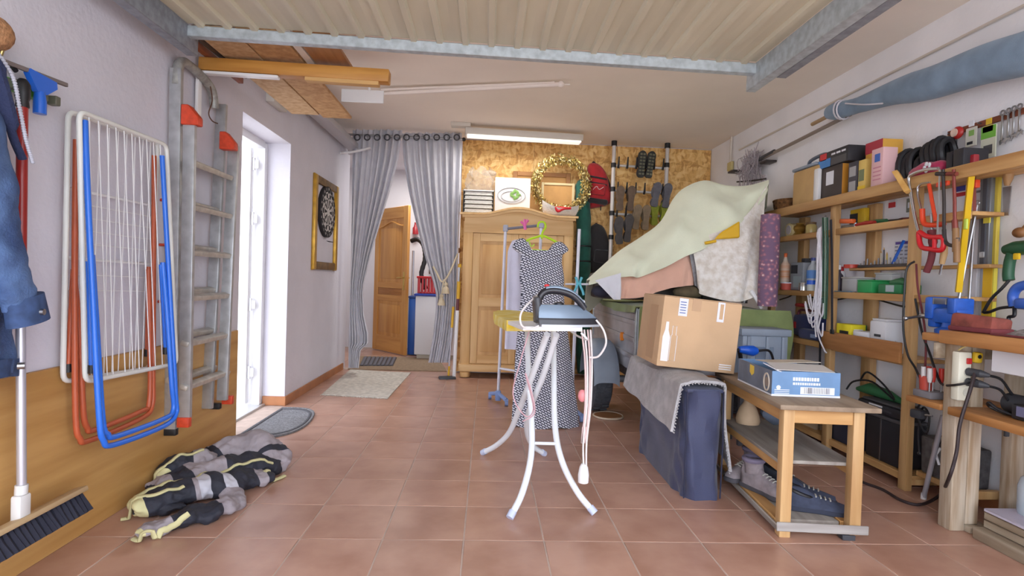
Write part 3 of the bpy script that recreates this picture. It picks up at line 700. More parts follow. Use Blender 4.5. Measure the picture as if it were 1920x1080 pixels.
for i in range(8):
    t0, t1 = (i+.2)/8, (i+.8)/8; Q = [P[0].lerp(P[1], t0), P[0].lerp(P[1], t1), P[3].lerp(P[2], t1), P[3].lerp(P[2], t0)]
    gr.part('rib', floor_quad(Q, .016, .022), mat('slate_rib', (96, 98, 108), .7))
wm = Thing('washing_machine', 'white laundry cabinet in the hall behind the right curtain', 'cabinet', (-.62, 7.45, 0))
wm.part('body', MB().bx(-.93, -.33, 7.2, 7.8, .06, .83, .012), white_pvc)
wm.part('worktop', MB().bx(-.95, -.31, 7.18, 7.82, .83, .86, .006), mat('blue_worktop', (52, 74, 168), .4), label='blue worktop')
wm.part('plinth', MB().bx(-.90, -.36, 7.24, 7.78, 0, .06), mat('beige_plinth', (196, 186, 168), .6))
bk = Thing('laundry_basket', 'red plastic basket on the cabinet in the hall', 'basket', (-.72, 7.4, .86))
redp = mat('red_plastic', (206, 44, 50), .4)
bk.part('rim', MB().bx(-.93, -.53, 7.24, 7.28, 1.06, 1.09, .008).bx(-.93, -.53, 7.52, 7.56, 1.06, 1.09, .008).bx(-.93, -.89, 7.27, 7.53, 1.061, 1.089, .008).bx(-.57, -.53, 7.27, 7.53, 1.061, 1.089, .008), redp)
bk.part('floor', MB().bx(-.91, -.55, 7.26, 7.54, .862, .88, .004), redp)
for i in range(9):
    x = -.905+i*.0435; bk.part('slat', MB().bx(x, x+.024, 7.25, 7.262, .865, 1.065, .002), redp)
    bk.part('slat', MB().bx(x, x+.024, 7.538, 7.55, .865, 1.065, .002), redp)
for i in range(6):
    y = 7.28+i*.042; bk.part('slat', MB().bx(-.92, -.908, y, y+.024, .865, 1.065, .002), redp)
bb = Thing('blue_bin', 'tall narrow blue bin standing beside the hall door', 'bin', (-1.0, 7.6, 0))
bb.part('body', MB().box((-1.0, 7.62, .40), (.13, .2, .78), (0, 0, 0), .015), mat('bin_blue', (40, 92, 176), .4))
bb.part('lid', MB().box((-1.0, 7.62, .80), (.14, .21, .03), (0, 0, 0), .008), mat('bin_blue_dark', (36, 70, 140), .4))
vc = Thing('vacuum_hose', 'black vacuum hose curving over the cabinet in the hall', 'hose', at(775, 455, y=7.7))
hz_ = smooth([at(771, 452, y=7.7), at(783, 449, y=7.66), at(794, 460, y=7.6), at(797, 485, y=7.55), at(790, 515, y=7.5), (-.83, 7.47, .92)], 7)
vc.part('hose', MB().tube(hz_, [.030+.004*(i % 2) for i in range(len(hz_))], 12), black_pl)
vc.part('tube', MB().cyl(at(775, 470, y=7.72), at(773, 560, y=7.72), .016), mat('silver_tube', (190, 192, 200), .3, .7))
single('wall_bottle', 'small red bottle hanging on the hall wall', 'bottle', MB().lathe([(.0, 0), (.045, .005), (.045, .10), (.03, .12), (.02, .16), (.022, .18), (0, .182)], at(779, 440, y=8.2), 14), mat('dark_red', (160, 40, 50), .4), at(779, 440, y=8.2))
single('wall_frame', 'small dark frame hanging beside the right curtain in the hall', 'frame', MB().box(at(812, 500, y=8.2), (.12, .02, .22), (0, 0, 0), .004), mat('dark_brown', (92, 66, 50), .5), at(812, 500, y=8.2))
# poles by the wardrobe
def pole(name, label, px0, py0, px1, py1, y, segs):
    a, b_ = at(px0, py0, y=y), at(px1, py1, y=y); T = Thing(name, label, 'broom', b_)
    for t0, t1, r, m_, nme in segs:
        T.part(nme, MB().cyl(a.lerp(b_, t0), a.lerp(b_, t1), r, seg=10), m_)
    return T, b_
ylw = mat('yellow_plastic', (228, 180, 44), .4)
T, b_ = pole('telescopic_mop', 'white telescopic mop with yellow grips leaning beside the wardrobe', 862, 495, 851, 712, 5.90, [(0, .03, .018, ylw, 'cap'), (.03, .15, .008, steel, 'inner_pole'), (.15, .3, .018, ylw, 'grip'), (.3, .4, .017, mat('maroon_grip', (110, 54, 62), .5), 'lock'), (.4, .97, .020, white_pvc, 'outer_pole')])
T.part('mop_head', MB().box(b_+Vector((-.07, -.03, .015)), (.18, .10, .05), (0, 0, .2), .012), dark_pl)
T, b_ = pole('yellow_pole', 'thin pole with a yellow sleeve leaning against the right curtain', 850, 575, 841, 706, 5.93, [(0, .3, .014, ylw, 'sleeve'), (.3, .85, .008, mat('silver_pole', (196, 196, 206)), 'rod'), (.85, 1, .012, ylw, 'tip')])

# ================================================================ pine wardrobe
pz = wood('pine', (232, 194, 138), (212, 166, 106), 'z', .5, vs=5, rnd=.02)
px_ = wood('pine', (232, 194, 138), (212, 166, 106), 'x', .5, vs=5, rnd=.02)
pzd = wood('pine_panel', (226, 184, 126), (202, 154, 96), 'z', .5, vs=5, rnd=.02)
WX0, WX1, WY, WYB = -.285, .935, 5.95, 6.27
wc = (WX0+WX1)/2
wd = Thing('wardrobe', 'pine wardrobe with an arched top and panelled doors', 'wardrobe', (wc, 6.1, 0))
wd.part('body', MB().bx(WX0+.02, WX1-.02, WY+.03, WYB, .10, 1.74, .003), pz)
for x in (WX0+.01, WX1-.115): wd.part('corner_post', MB().bx(x, x+.105, WY+.0, WY+.06, .14, 1.70, .006), pz)
wd.part('plinth', MB().bx(WX0-.005, WX1+.005, WY-.02, WYB, .07, .15, .006), px_)
for x in (WX0+.07, WX1-.07):
    wd.part('foot', MB().lathe([(.03, .07), (.055, .06), (.06, .035), (.05, .008), (.0, 0)], (x, WY+.03, 0), 16), pz)
# arched cornice
def arch(x, base, rise):
    t = (x-wc)/((WX1-WX0)/2); a = abs(t)
    return base+(rise*(.5+.5*cos(pi*min(1, a/.72))))
def archband(y0, y1, zlo, zhi, rise, x0, x1, m_, nme):
    n = 28; poly = [(x0+(x1-x0)*i/n, arch(x0+(x1-x0)*i/n, zhi, rise)) for i in range(n+1)]
    poly += [(x1, zlo if not callable(zlo) else zlo(x1)), ] if not callable(zlo) else [(x1-(x1-x0)*i/n, zlo(x1-(x1-x0)*i/n)) for i in range(n+1)]
    if not callable(zlo): poly += [(x0, zlo)]
    wd.part(nme, MB().prism(poly, y1-y0, (0, y1, 0), (1, 0, 0), (0, 0, 1)), m_)
archband(WY-.005, WY+.05, 1.58, 1.755, .075, WX0+.02, WX1-.02, px_, 'frieze')
archband(WY-.03, WYB, lambda x: arch(x, 1.74, .075), 1.768, .077, WX0-.005, WX1+.005, px_, 'cornice')
archband(WY-.05, WYB, lambda x: arch(x, 1.769, .077), 1.79, .078, WX0-.03, WX1+.03, pz, 'cornice_cap')
# doors
dw0 = WX0+.118; dmid = wc; 
for k, (a, b_) in enumerate(((dw0, dmid-.002), (dmid+.002, WX1-.118))):
    D = wd.part('door', MB().bx(a, a+.075, WY+.002, WY+.028, .16, 1.575, .003).bx(b_-.075, b_, WY+.002, WY+.028, .16, 1.575, .003), pz)
    for z0, z1 in ((.161, .25), (.78, .88), (1.49, 1.574)): wd.part('door_rail', MB().bx(a+.0745, b_-.0745, WY+.003, WY+.028, z0, z1, .003), px_, D)
    for z0, z1 in ((.25, .78), (.88, 1.49)):
        wd.part('door_panel', MB().bx(a+.07, b_-.07, WY+.016, WY+.026, z0-.004, z1+.004).bx(a+.105, b_-.105, WY+.008, WY+.024, z0+.035, z1-.035, .005), pzd, D)
wd.part('keyplate', MB().bx(dmid-.03, dmid-.012, WY-.002, WY+.003, .8, .87), brs)

# on top of the wardrobe
ZW = 1.792
tray = Thing('letter_tray', 'stack of pale trays between black sides on top of the wardrobe', 'tray', (-.12, 6.05, ZW))
x0, x1 = at(868, 380, y=5.97).x, at(926, 380, y=5.97).x
for x in (x0, x1-.012): tray.part('side', MB().bx(x, x+.012, 5.97, 6.2, ZW, ZW+.25, .002), black_pl)
for i in range(5):
    z = ZW+.008+i*.047
    t_ = tray.part('tray', MB().bx(x0+.012, x1-.012, 5.975, 6.19, z, z+.010, .002).bx(x0+.02, x1-.02, 5.98, 6.18, z+.0105, z+.038, .001), mat('paper_stack', (214, 212, 206), .8, var=.25, vs=40, stretch=(1, 1, 9)))
tray.part('lid', MB().bx(x0+.002, x1-.002, 5.97, 6.19, ZW+.24, ZW+.252, .002), white_pvc)
bag = Thing('plastic_bag', 'crumpled clear plastic bag lying on the pale trays', 'bag', (-.12, 6.1, ZW+.25))
pb = mat('clear_film', (196, 182, 166), .3, alpha=.38, var=.25, vs=25)
m_ = MB(); m_.grid(26, 12, lambda u, v: Vector((lerp(x0-.0, x1+.05, .5)+.18*cos(2*pi*u)*(1-.35*v)*(1+.25*sin(u*31+v*9)), 6.08+.07*sin(2*pi*u)*(1-.5*v)*(1+.25*sin(u*23)), ZW+.253+.24*v*(1+.16*sin(u*19)))), closeu=True)
bag.part('film', m_, pb)
bag.part('knot', MB().ball((-.02, 6.08, ZW+.46), (.09, .03, .035), 10), pb)
cv = Thing('canvas_print', 'white canvas print of a plate with green leaves on the wardrobe', 'picture', (.12, 6.0, ZW))
p0, p1 = at(927, 395, y=5.99), at(995, 335, y=5.99)
q0 = Vector((p0.x, 5.99, ZW+.03)); w_, h_ = p1.x-p0.x, p1.z-ZW-.03
cv.part('canvas', MB().bx(q0.x, q0.x+w_, 5.985, 6.01, q0.z-.03, q0.z+h_, .002), mat('canvas_white', (226, 224, 224), .8, var=.06, vs=8))
def ell(rx, rz, cx, cz, wd_): return MB().tube([(cx+rx*cos(k*pi/16), 5.984, cz+rz*sin(k*pi/16)) for k in range(32)], wd_, 5, closed=True, flat=.4)
ec = q0+Vector((w_*.47, 0, h_*.48))
cv.part('plate_ring', ell(.15, .085, ec.x, ec.z, .006), mat('print_grey', (168, 168, 170), .8))
cv.part('plate_ring', ell(.11, .055, ec.x, ec.z-.01, .005), mat('print_grey', (168, 168, 170)))
for i in range(7):
    a = i*.9; c = ec+Vector((.04+.035*cos(a), -.009, .01+.035*sin(a)))
    cv.part('leaf', MB().ball(c, (.028, .003, .016), 8, Euler((0, a, 0)).to_matrix().to_4x4()), mat('print_green', (130, 172, 92), .8))
fr_m = wood('brown_frame', (176, 124, 70), (150, 100, 52), 'x')
def oframe(label, px0, py0, px1, py1, y, w, m_, zb=None):
    a, b_ = at(px0, py1, y=y), at(px1, py0, y=y); z0 = zb if zb is not None else a.z
    T = Thing('leaning_picture', label, 'picture', ((a.x+b_.x)/2, y, z0))
    T.part('frame_side', MB().bx(a.x, a.x+w, y, y+.02, z0, b_.z, .003), m_); T.part('frame_side', MB().bx(b_.x-w, b_.x, y, y+.02, z0, b_.z, .003), m_)
    T.part('frame_bar', MB().bx(a.x+w, b_.x-w, y+.001, y+.019, b_.z-w, b_.z-.001, .003), m_); T.part('frame_bar', MB().bx(a.x+w, b_.x-w, y+.001, y+.019, z0+.001, z0+w, .003), m_)
    T.part('backing', MB().bx(a.x+w*.5, b_.x-w*.5, y+.012, y+.018, z0+w*.5, b_.z-w*.5), mat('frame_back', (196, 150, 92), .8, var=.1, vs=10))
    return T
oframe('wide brown wooden frame leaning on the back wall behind the wreath', 960, 325, 1070, 392, 6.24, .05, fr_m, ZW)
oframe('smaller cream wooden frame standing on the wardrobe inside the wreath', 1014, 344, 1078, 392, 6.14, .028, mat('cream_frame', (214, 196, 150), .6), ZW)
wr = Thing('tinsel_wreath', 'large gold tinsel wreath standing on the wardrobe', 'wreath', (at(1052, 350, y=6.06).x, 6.06, ZW+.05))
wcn = at(1052, 347, y=6.06); RW = .285
wr.part('ring', MB().tube([wcn+Vector((RW*cos(k*pi/20), 0, RW*sin(k*pi/20))) for k in range(40)], .022, 8, closed=True), mat('wreath_core', (120, 100, 60), .9))
flk = MB(); R = random.Random(3)
for i in range(2600):
    a = R.uniform(0, 2*pi); b_ = R.uniform(0, 2*pi); r = R.uniform(.02, .062)
    c = wcn+Vector(((RW+r*cos(b_))*cos(a), r*sin(b_), (RW+r*cos(b_))*sin(a)))
    M = Euler((R.uniform(0, 6), R.uniform(0, 6), R.uniform(0, 6))).to_matrix(); s = R.uniform(.007, .016)
    flk.mi = R.choice((0, 0, 1, 2))
    flk._f([flk.bm.verts.new(c+M @ Vector(v)) for v in ((-s, -s*.4, 0), (s, -s*.4, 0), (s, s*.4, 0), (-s, s*.4, 0))])
wr.part('tinsel', flk, [mat('gold_foil', (214, 188, 112), .3, .7), mat('pale_gold_foil', (236, 222, 168), .35, .4), mat('olive_foil', (150, 136, 72), .4, .5)], kind='stuff', flat=True)
bs_ = Thing('white_basket', 'white wicker boat-shaped basket with red cloth on the wardrobe', 'basket', (at(1050, 395, y=5.99).x, 6.0, ZW))
bcx = at(1050, 395, y=5.99).x; L_ = .40
def bask(u, v):
    t = u*2-1; w = (1-abs(t)**2.2)*.5+.5; a = lerp(-1, 1, v)*pi/2
    hgt = .085+.07*abs(t)**1.7*(1.25 if t < 0 else .6)
    return (bcx+t*L_/2*(.72+.28*abs(sin(a))), 6.0+.085*w*sin(a), ZW+.004+hgt*(1-cos(a)**1.2 if cos(a) > 0 else 1)*.95)
wick = mat('white_wicker', (224, 218, 212), .8, var=.12, vs=60, stretch=(1, 1, 3), bump=.7, bs=110)
bs_.part('bowl', MB().grid(22, 15, bask, th=.006), wick)
bs_.part('red_cloth', MB().ball((bcx+.01, 6.0, ZW+.075), (.12, .06, .035), 12).tube(smooth([(bcx-.06, 5.925, ZW+.09), (bcx-.03, 5.915, ZW+.045), (bcx+.03, 5.92, ZW+.075), (bcx+.11, 5.925, ZW+.085)], 4), .014, 8), mat('red_cloth', (196, 36, 48), .85))

# fluorescent lamp on the ceiling
fl_ = Thing('strip_lamp', 'long fluorescent strip lamp on the ceiling above the wardrobe', 'lamp', (.33, 5.75, 2.6))
fl_.part('housing', MB().box((.34, 5.76, 2.60), (1.24, .13, .07), (0, 0, .07), .01), mat('lamp_housing', (214, 206, 196), .5))
fl_.part('diffuser', MB().box((.34, 5.758, 2.556), (1.20, .12, .02), (0, 0, .07), .008), mat('lamp_diffuser', (240, 240, 236), .3, emit=(1, .96, .9, 1), est=.35))
fl_.part('mount', MB().bx(-.42, -.22, 5.62, 5.72, 2.632, 2.67, .004), mat('lamp_housing', (214, 206, 196)))
lamp('strip_lamp_light', 'AREA', (.34, 5.75, 2.53), 5.5, (1, .96, .9), 1.2, .12)

# ================================================================ back wall right of the wardrobe
gb = Thing('parasol_bag', 'long dark green parasol bag with black straps standing by the wardrobe', 'bag', (1.05, 6.19, 0))
grn = fabric('green_canvas', (38, 98, 86), .25, 9)
gp = smooth([at(1093, 700, y=6.19), at(1093, 640, y=6.19), at(1093, 550, y=6.19), at(1094, 470, y=6.19), at(1094, 400, y=6.19), at(1090, 350, y=6.19), at(1086, 338, y=6.19)], 6)
k = len(gp); gb.part('bag', MB().tube(gp, [interp([(0, .06), (.1, .08), (.5, .085), (.78, .08), (.9, .06), (1, .02)], i/(k-1))[0]*(1+.04*sin(i*1.7)) for i in range(k)], 18), grn)
for py in (462, 490, 600): p = at(1094, py, y=6.19); gb.part('strap', MB().tube([p+Vector((.087*cos(a*pi/10), .087*sin(a*pi/10), 0)) for a in range(20)], .009, 6, closed=True), black_pl)
def pack(name, label, outline, y, th, m_, m2, extras):
    c = at(sum(p[0] for p in outline)/len(outline), sum(p[1] for p in outline)/len(outline), y=y)
    T = Thing(name, label, 'backpack', c)
    O = [at(a, b_, y=y) for a, b_ in outline]; O = smooth(O, 3, True); cen = sum(O, Vector())/len(O); mb = MB()
    lay = [(1.0, 0), (1.03, -.3*th), (1.0, -.62*th), (.86, -.88*th), (.6, -1.0*th), (.0, -1.02*th)]
    rings = [[mb.bm.verts.new(Vector((cen.x+(p.x-cen.x)*s, y+d, cen.z+(p.z-cen.z)*s))) for p in O] for s, d in lay]; kk = len(O)
    for A, B in zip(rings, rings[1:]):
        for i in range(kk): mb._f([A[i], A[(i+1) % kk], B[(i+1) % kk], B[i]])
    T.part('sack', mb, m_)
    return T, cen
redc = fabric('red_nylon', (178, 38, 46), .2, 12); blkc = fabric('black_nylon', (40, 38, 42), .2, 12)
T, cn = pack('backpack', 'red backpack with black trim hanging on the osb wall', [(1104, 310), (1118, 310), (1132, 325), (1139, 350), (1143, 380), (1112, 390), (1103, 386), (1100, 350), (1100, 325)], 6.27, .14, redc, blkc, [])
T.part('pocket', MB().box(cn+Vector((0, -.14, -.07)), (.17, .05, .13), (0, .1, 0), .02), redc)
T.part('base', MB().box(cn+Vector((.0, -.07, -.20)), (.24, .16, .06), (0, .1, 0), .02), blkc)
for dz in (.06, -.005): T.part('strap', MB().box(cn+Vector((.0, -.146, dz)), (.20, .012, .018), (0, .15, 0), .003), blkc)
T.part('side_strap', MB().tube(smooth([cn+Vector((.11, -.05, .10)), cn+Vector((.15, -.06, .0)), cn+Vector((.16, -.06, -.12)), cn+Vector((.12, -.08, -.18))], 5), .016, 8, flat=.4), blkc)
T.part('hang_loop', MB().tube(smooth([cn+Vector((-.06, -.05, .21)), cn+Vector((-.04, -.03, .26)), cn+Vector((-.01, -.05, .22))], 5), .010, 6), blkc)
T.part('emblem', MB().text('Xhunter', .055, cn+Vector((-.075, -.168, -.075)), (1, 0, .25), (-.25, 0, 1), align='LEFT') if False else MB().tube(smooth([cn+Vector((-.06, -.167, -.08)), cn+Vector((-.02, -.167, -.04)), cn+Vector((.01, -.167, -.075)), cn+Vector((.06, -.167, -.045))], 4), .006, 6, flat=.5), mat('print_white', (226, 220, 220), .7), label='pale script emblem')
T.part('tail_strap', MB().box(cn+Vector((.05, -.09, -.26)), (.012, .006, .08), (0, 0, 0), .002), blkc)
T, cn = pack('backpack', 'black backpack hanging low on the osb wall beside the green bag', [(1108, 426), (1126, 424), (1137, 445), (1143, 480), (1147, 498), (1120, 510), (1104, 505), (1103, 460)], 6.27, .12, blkc, blkc, [])
T.part('strap', MB().tube(smooth([cn+Vector((-.08, -.03, .21)), cn+Vector((-.05, -.02, .30)), cn+Vector((.02, -.03, .21))], 5), .008, 6), blkc)
T.part('pocket', MB().box(cn+Vector((.0, -.12, -.08)), (.16, .05, .15), (0, .1, 0), .02), blkc)
T.part('zip', MB().tube([cn+Vector((-.07, -.148, -.01)), cn+Vector((.07, -.148, -.01))], .004, 5), dark_pl)

# telescopic shoe rack
YP = 6.1
sr = Thing('shoe_rack', 'telescopic pole shoe rack clamped between floor and ceiling', 'shoe rack', at(1200, 470, y=YP))
polem = mat('white_pole', (214, 208, 204), .35, .1)
pxs = []
for a0, a1 in ((1152, 1142), (1252, 1243)):
    p = at(a0, 262, y=YP); q = at(a1, 700, y=YP); p = Vector((p.x, YP, ZC)); q = Vector((p.x-.0, YP, 0)); pxs.append(p.x)
    po = sr.part('pole', MB().cyl(q, p, .022, seg=14), polem)
    sr.part('foot_cap', MB().cyl(p-Vector((0, 0, .055)), p, .032, seg=12), black_pl, po)
    for py in (310, 355, 400, 445): sr.part('clamp', MB().cyl(Vector((p.x, YP, at(a0, py, y=YP).z-.025)), Vector((p.x, YP, at(a0, py, y=YP).z+.025)), .03, seg=12), black_pl, po)
bars = [at(1152, py, y=YP).z for py in (310, 357, 401)]
for z in bars:
    bar = sr.part('cross_bar', MB().cyl((pxs[0], YP, z), (pxs[1], YP, z-.01), .014, seg=10), polem)
    for i in range(6):
        x = lerp(pxs[0]+.05, pxs[1]-.05, i/5)
        sr.part('peg', MB().tube([(x, YP-.01, z-.03), (x, YP-.03, z), (x-.0, YP-.045, z+.09)], [.013, .012, .007], 6), black_pl, bar)
def hung_shoe(T, c, L, w, m_, sole, tilt, tread=False):
    """one shoe hanging toe up, sole to the viewer"""
    ol = [(-.30, -.5), (-.36, -.38), (-.30, -.15), (-.34, .1), (-.46, .28), (-.40, .42), (-.15, .5), (.15, .5), (.40, .40), (.44, .25), (.34, .05), (.30, -.2), (.34, -.4), (.25, -.5)]
    ca, sa = cos(tilt), sin(tilt)
    ux = Vector((ca, 0, sa)); uz = Vector((-sa, 0, ca))
    S_ = smooth([Vector((a*w, b_*L, 0)) for a, b_ in ol], 3, True)
    T.part('sole', MB().prism([(p.x, p.y) for p in S_], .022, c, ux, uz), sole)
    T.part('upper', MB().ball(c+Vector((0, .055, 0))+uz*(L*.16), (w*.44, .045, L*.30), 12, Euler((0, -tilt, 0)).to_matrix().to_4x4()).ball(c+Vector((0, .05, 0))-uz*(L*.28), (w*.36, .05, L*.2), 12, Euler((0, -tilt, 0)).to_matrix().to_4x4()), m_)
    if tread:
        for r in range(7):
            for s in (-1, 1): T.part('tread', MB().box(c+uz*(L*(-.38+r*.125))+ux*(s*w*.16)+Vector((0, -.027, 0)), (w*.24, .008, L*.07), (0, -tilt, 0), .002), mat('tread_olive', (112, 112, 92), .8))
def shoes(label, name, pairs, y, L, w, m_, sole, tread=False):
    for n_, (a, b_, tilt) in enumerate(pairs):
        c = at(a, b_, y=y); T = Thing(name, label % ('left', 'right')[n_], 'shoe', c, group=name+' pair on the shoe rack')
        hung_shoe(T, c, L, w, m_, sole, tilt, tread)
dk = mat('charcoal_suede', (64, 62, 66), .9, var=.2, vs=20); gy = mat('grey_suede', (104, 104, 112), .9, var=.2, vs=20)
tn = mat('tan_suede', (140, 122, 100), .9, var=.2, vs=20); bw = mat('brown_suede', (108, 90, 76), .9, var=.2, vs=20)
lime = mat('lime_shoe', (160, 170, 60), .8, var=.2, vs=20)
shoes('%s trekking sandal with lugged sole on the top bar of the rack', 'sandal', [(1203, 308, -.05), (1219, 309, -.12)], 6.02, .29, .105, dk, mat('dark_sole', (58, 58, 56), .85), True)
shoes('%s brown shoe on the middle bar beside the first pole', 'brown_shoe', [(1163, 372, 0), (1183, 372, -.05)], 6.02, .27, .10, bw, bw)
shoes('%s grey slipper on the middle bar next to the second pole', 'grey_slipper', [(1230, 365, -.15), (1250, 367, -.12)], 6.02, .27, .105, gy, gy)
shoes('%s charcoal shoe on the lowest bar beside the first pole', 'charcoal_shoe', [(1161, 432, .05), (1178, 428, -.08)], 5.96, .30, .105, dk, mat('charcoal_sole', (84, 80, 80), .9, var=.2, vs=20))
shoes('%s tan shoe on the lowest bar in the middle', 'tan_shoe', [(1194, 407, -.1), (1211, 408, -.05)], 5.98, .27, .10, tn, tn)
shoes('%s lime green shoe below the grey slippers', 'lime_shoe', [(1227, 402, 0), (1245, 398, -.05)], 6.05, .24, .10, lime, lime)

# ================================================================ garment rack with clothes
rkm = mat('lilac_white_tube', (214, 214, 226), .35)
blu = mat('blue_grey_plastic', (126, 148, 196), .45)
gr_ = Thing('garment_rack', 'white garment rack with blue castor feet behind the ironing board', 'garment rack', (.4, 4.5, 0))
def post(a, b_): return gr_.part('post', MB().cyl(a, b_, .013, seg=12), rkm)
pL, pM, pR = Vector((.125, 4.80, .06)), Vector((.44, 4.62, .2)), Vector((.70, 4.32, .06))
post(pL, Vector((.145, 4.80, 1.53))); post(Vector((.43, 4.62, .30)), Vector((.44, 4.62, 1.56))); post(pR, Vector((.715, 4.32, 1.50)))
gr_.part('top_rail', MB().cyl((.145, 4.80, 1.525), (.445, 4.62, 1.55), .012, seg=12), mat('grey_tube', (120, 118, 128), .4, .3))
for p in (Vector((.145, 4.80, 1.53)), Vector((.44, 4.62, 1.555))): gr_.part('joint', MB().box(p, (.045, .045, .06), (0, 0, 0), .01), mat('grey_joint', (172, 174, 188), .5))
gr_.part('lower_rail', MB().cyl((.125, 4.80, .30), (.70, 4.32, .30), .010, seg=10), rkm)
gr_.part('side_arm', MB().cyl((.62, 4.34, 1.06), (.80, 4.30, 1.065), .008, seg=8), rkm)
for p, dx in ((pL, .07), (pR, .06)):
    f_ = gr_.part('base_bar', MB().tube([p+Vector((-dx, .12, -.01)), p+Vector((0, 0, .02)), p+Vector((dx, -.14, -.01))], .018, 8).box(p, (.05, .05, .09), (0, 0, 0), .01), blu)
    for q in (p+Vector((-dx, .12, -.03)), p+Vector((dx, -.14, -.03))):
        gr_.part('castor', MB().cyl(q+Vector((-.014, 0, 0)), q+Vector((.014, 0, 0)), .03, seg=14), blu, f_)
# pattern dress
def dress_mat():
    M = mat('woven_print', (235, 235, 240), .9); nt = M.node_tree; N = nt.nodes; L = nt.links; b = N['Principled BSDF']
    uv = N.new('ShaderNodeUVMap'); br_ = N.new('ShaderNodeTexBrick'); br_.inputs['Scale'].default_value = 1.0
    mp = N.new('ShaderNodeMapping'); mp.inputs['Rotation'].default_value = (0, 0, .5); L.new(uv.outputs[0], mp.inputs['Vector']); mp.inputs['Scale'].default_value = (33, 33, 33)
    L.new(mp.outputs[0], br_.inputs['Vector'])
    br_.inputs['Color1'].default_value = S(226, 228, 236); br_.inputs['Color2'].default_value = S(206, 208, 222); br_.inputs['Mortar'].default_value = S(44, 46, 66)
    br_.inputs['Mortar Size'].default_value = .105; br_.inputs['Brick Width'].default_value = .95; br_.inputs['Row Height'].default_value = .5; br_.inputs['Mortar Smooth'].default_value = .1
    L.new(br_.outputs[0], b.inputs['Base Color']); return M
drm = dress_mat()
def uvmap(o, fx):
    me = o.data; uv = me.uv_layers.new(name='UVMap')
    for lp in me.loops: uv.data[lp.index].uv = fx(me.vertices[lp.vertex_index].co)
YD = 4.06
ds = Thing('dress', 'long black and white patterned dress hanging on a neon green hanger', 'dress', at(1018, 795, y=YD))
tab = [(470, 978, 1056), (490, 976, 1053), (520, 974, 1058), (545, 977, 1056), (570, 975, 1058), (610, 971, 1062), (660, 966, 1068), (720, 962, 1075), (770, 959, 1081), (798, 958, 1083)]
zt = [at(1015, t[0], y=YD).z for t in tab]
def dfn(u, v):
    n = len(tab); py, a, b_ = interp([(i/(n-1),)+t for i, t in enumerate(tab)], v)
    A, B = at(a, py, y=YD), at(b_, py, y=YD); c = (A+B)/2; hw = (B-A).length/2; an = 2*pi*u
    f = 1+.05*sin(an*7+v*2)*v
    return (c.x+hw*cos(an)*f, YD+(.05+.05*v)*sin(an)*f, c.z+.01*sin(an*4)*v)
dso = ds.part('skirt', MB().grid(56, 26, dfn, closeu=True), drm)
def duv(co): return (co.x+.35*co.y, co.z)
uvmap(dso, duv)
def slab(pts, y, th, bulge=.0):
    """cloth panel from a pixel outline, with thickness"""
    O = [at(a, b_, y=y) for a, b_ in pts]; x0 = O[0].x
    return MB().prism([(p.x, p.z) for p in O], th, (0, y+th, 0), (1, 0, 0), (0, 0, 1), .012)
for pts, nm_ in (([(977, 475), (966, 468), (960, 462), (964, 455), (972, 447), (984, 446), (992, 462), (1012, 482), (1000, 486)], 'bodice_side'), ([(1056, 478), (1062, 472), (1068, 470), (1062, 460), (1052, 452), (1040, 454), (1032, 466), (1014, 481), (1030, 486)], 'bodice_side')):
    o_ = ds.part(nm_, slab(pts, YD-.05, .10), drm); uvmap(o_, duv)
hgm = mat('neon_green', (186, 226, 40), .4)
hg = Thing('hanger', 'neon green plastic hanger holding the patterned dress', 'hanger', at(1018, 430, y=4.1))
yh = 4.08
hg.part('hook', MB().tube(smooth([at(1016, 448, y=yh), at(1017, 436, y=yh), at(1023, 426, y=yh), at(1020, 417, y=yh), at(1011, 417, y=yh), at(1008, 426, y=yh)], 5), .0075, 8), hgm)
hg.part('arms', MB().tube(smooth([at(976, 462, y=yh), at(990, 450, y=yh), at(1008, 444, y=yh), at(1017, 442, y=yh), at(1030, 447, y=yh), at(1050, 458, y=yh), at(1060, 466, y=yh)], 5), .009, 8), hgm)
hg.part('cross_bar', MB().tube([at(978, 464, y=yh), at(988, 468, y=yh), at(1045, 472, y=yh), at(1058, 468, y=yh)], .007, 8), hgm)
hg.part('strap_hook', MB().tube(smooth([at(992, 452, y=yh), at(996, 462, y=yh), at(1002, 458, y=yh)], 4), .005, 6), hgm)
lil = fabric('lilac_white_cotton', (218, 218, 238), .05, 8)
wdr = Thing('white_blouse', 'plain lilac-white garment hanging behind the patterned dress', 'garment', at(960, 655, y=4.7))
tab2 = [(452, 960, 990), (470, 952, 998), (520, 950, 1010), (600, 948, 1015), (655, 946, 1018)]
def wfn(u, v):
    n = len(tab2); py, a, b_ = interp([(i/(n-1),)+t for i, t in enumerate(tab2)], v)
    A, B = at(a, py, y=4.72), at(b_, py, y=4.72); c = (A+B)/2; hw = (B-A).length/2; an = 2*pi*u
    return (c.x+hw*cos(an), 4.72+.045*sin(an)*(1+.3*sin(an*6)), c.z)
wdr.part('cloth', MB().grid(40, 16, wfn, closeu=True), lil)
wdr.part('collar', MB().ball(at(968, 457, y=4.70), (.045, .03, .035), 12), lil)
pk = Thing('pink_clip', 'pink bow-shaped clip on the garment rail', 'clip', at(983, 420, y=4.7))
pkm = mat('pink_plastic', (236, 116, 178), .45)
c = at(983, 422, y=4.69)
pk.part('jaw', MB().tube([c+Vector((0, 0, .05)), c+Vector((.005, 0, 0)), c+Vector((.01, 0, -.04))], [.008, .016, .012], 8).tube([c+Vector((-.03, 0, .03)), c, c+Vector((.03, 0, .045))], [.012, .01, .014], 8), pkm)
tq = Thing('turquoise_clip', 'turquoise clip hanging from the rack arm above the iron', 'clip', at(1085, 530, y=4.3))
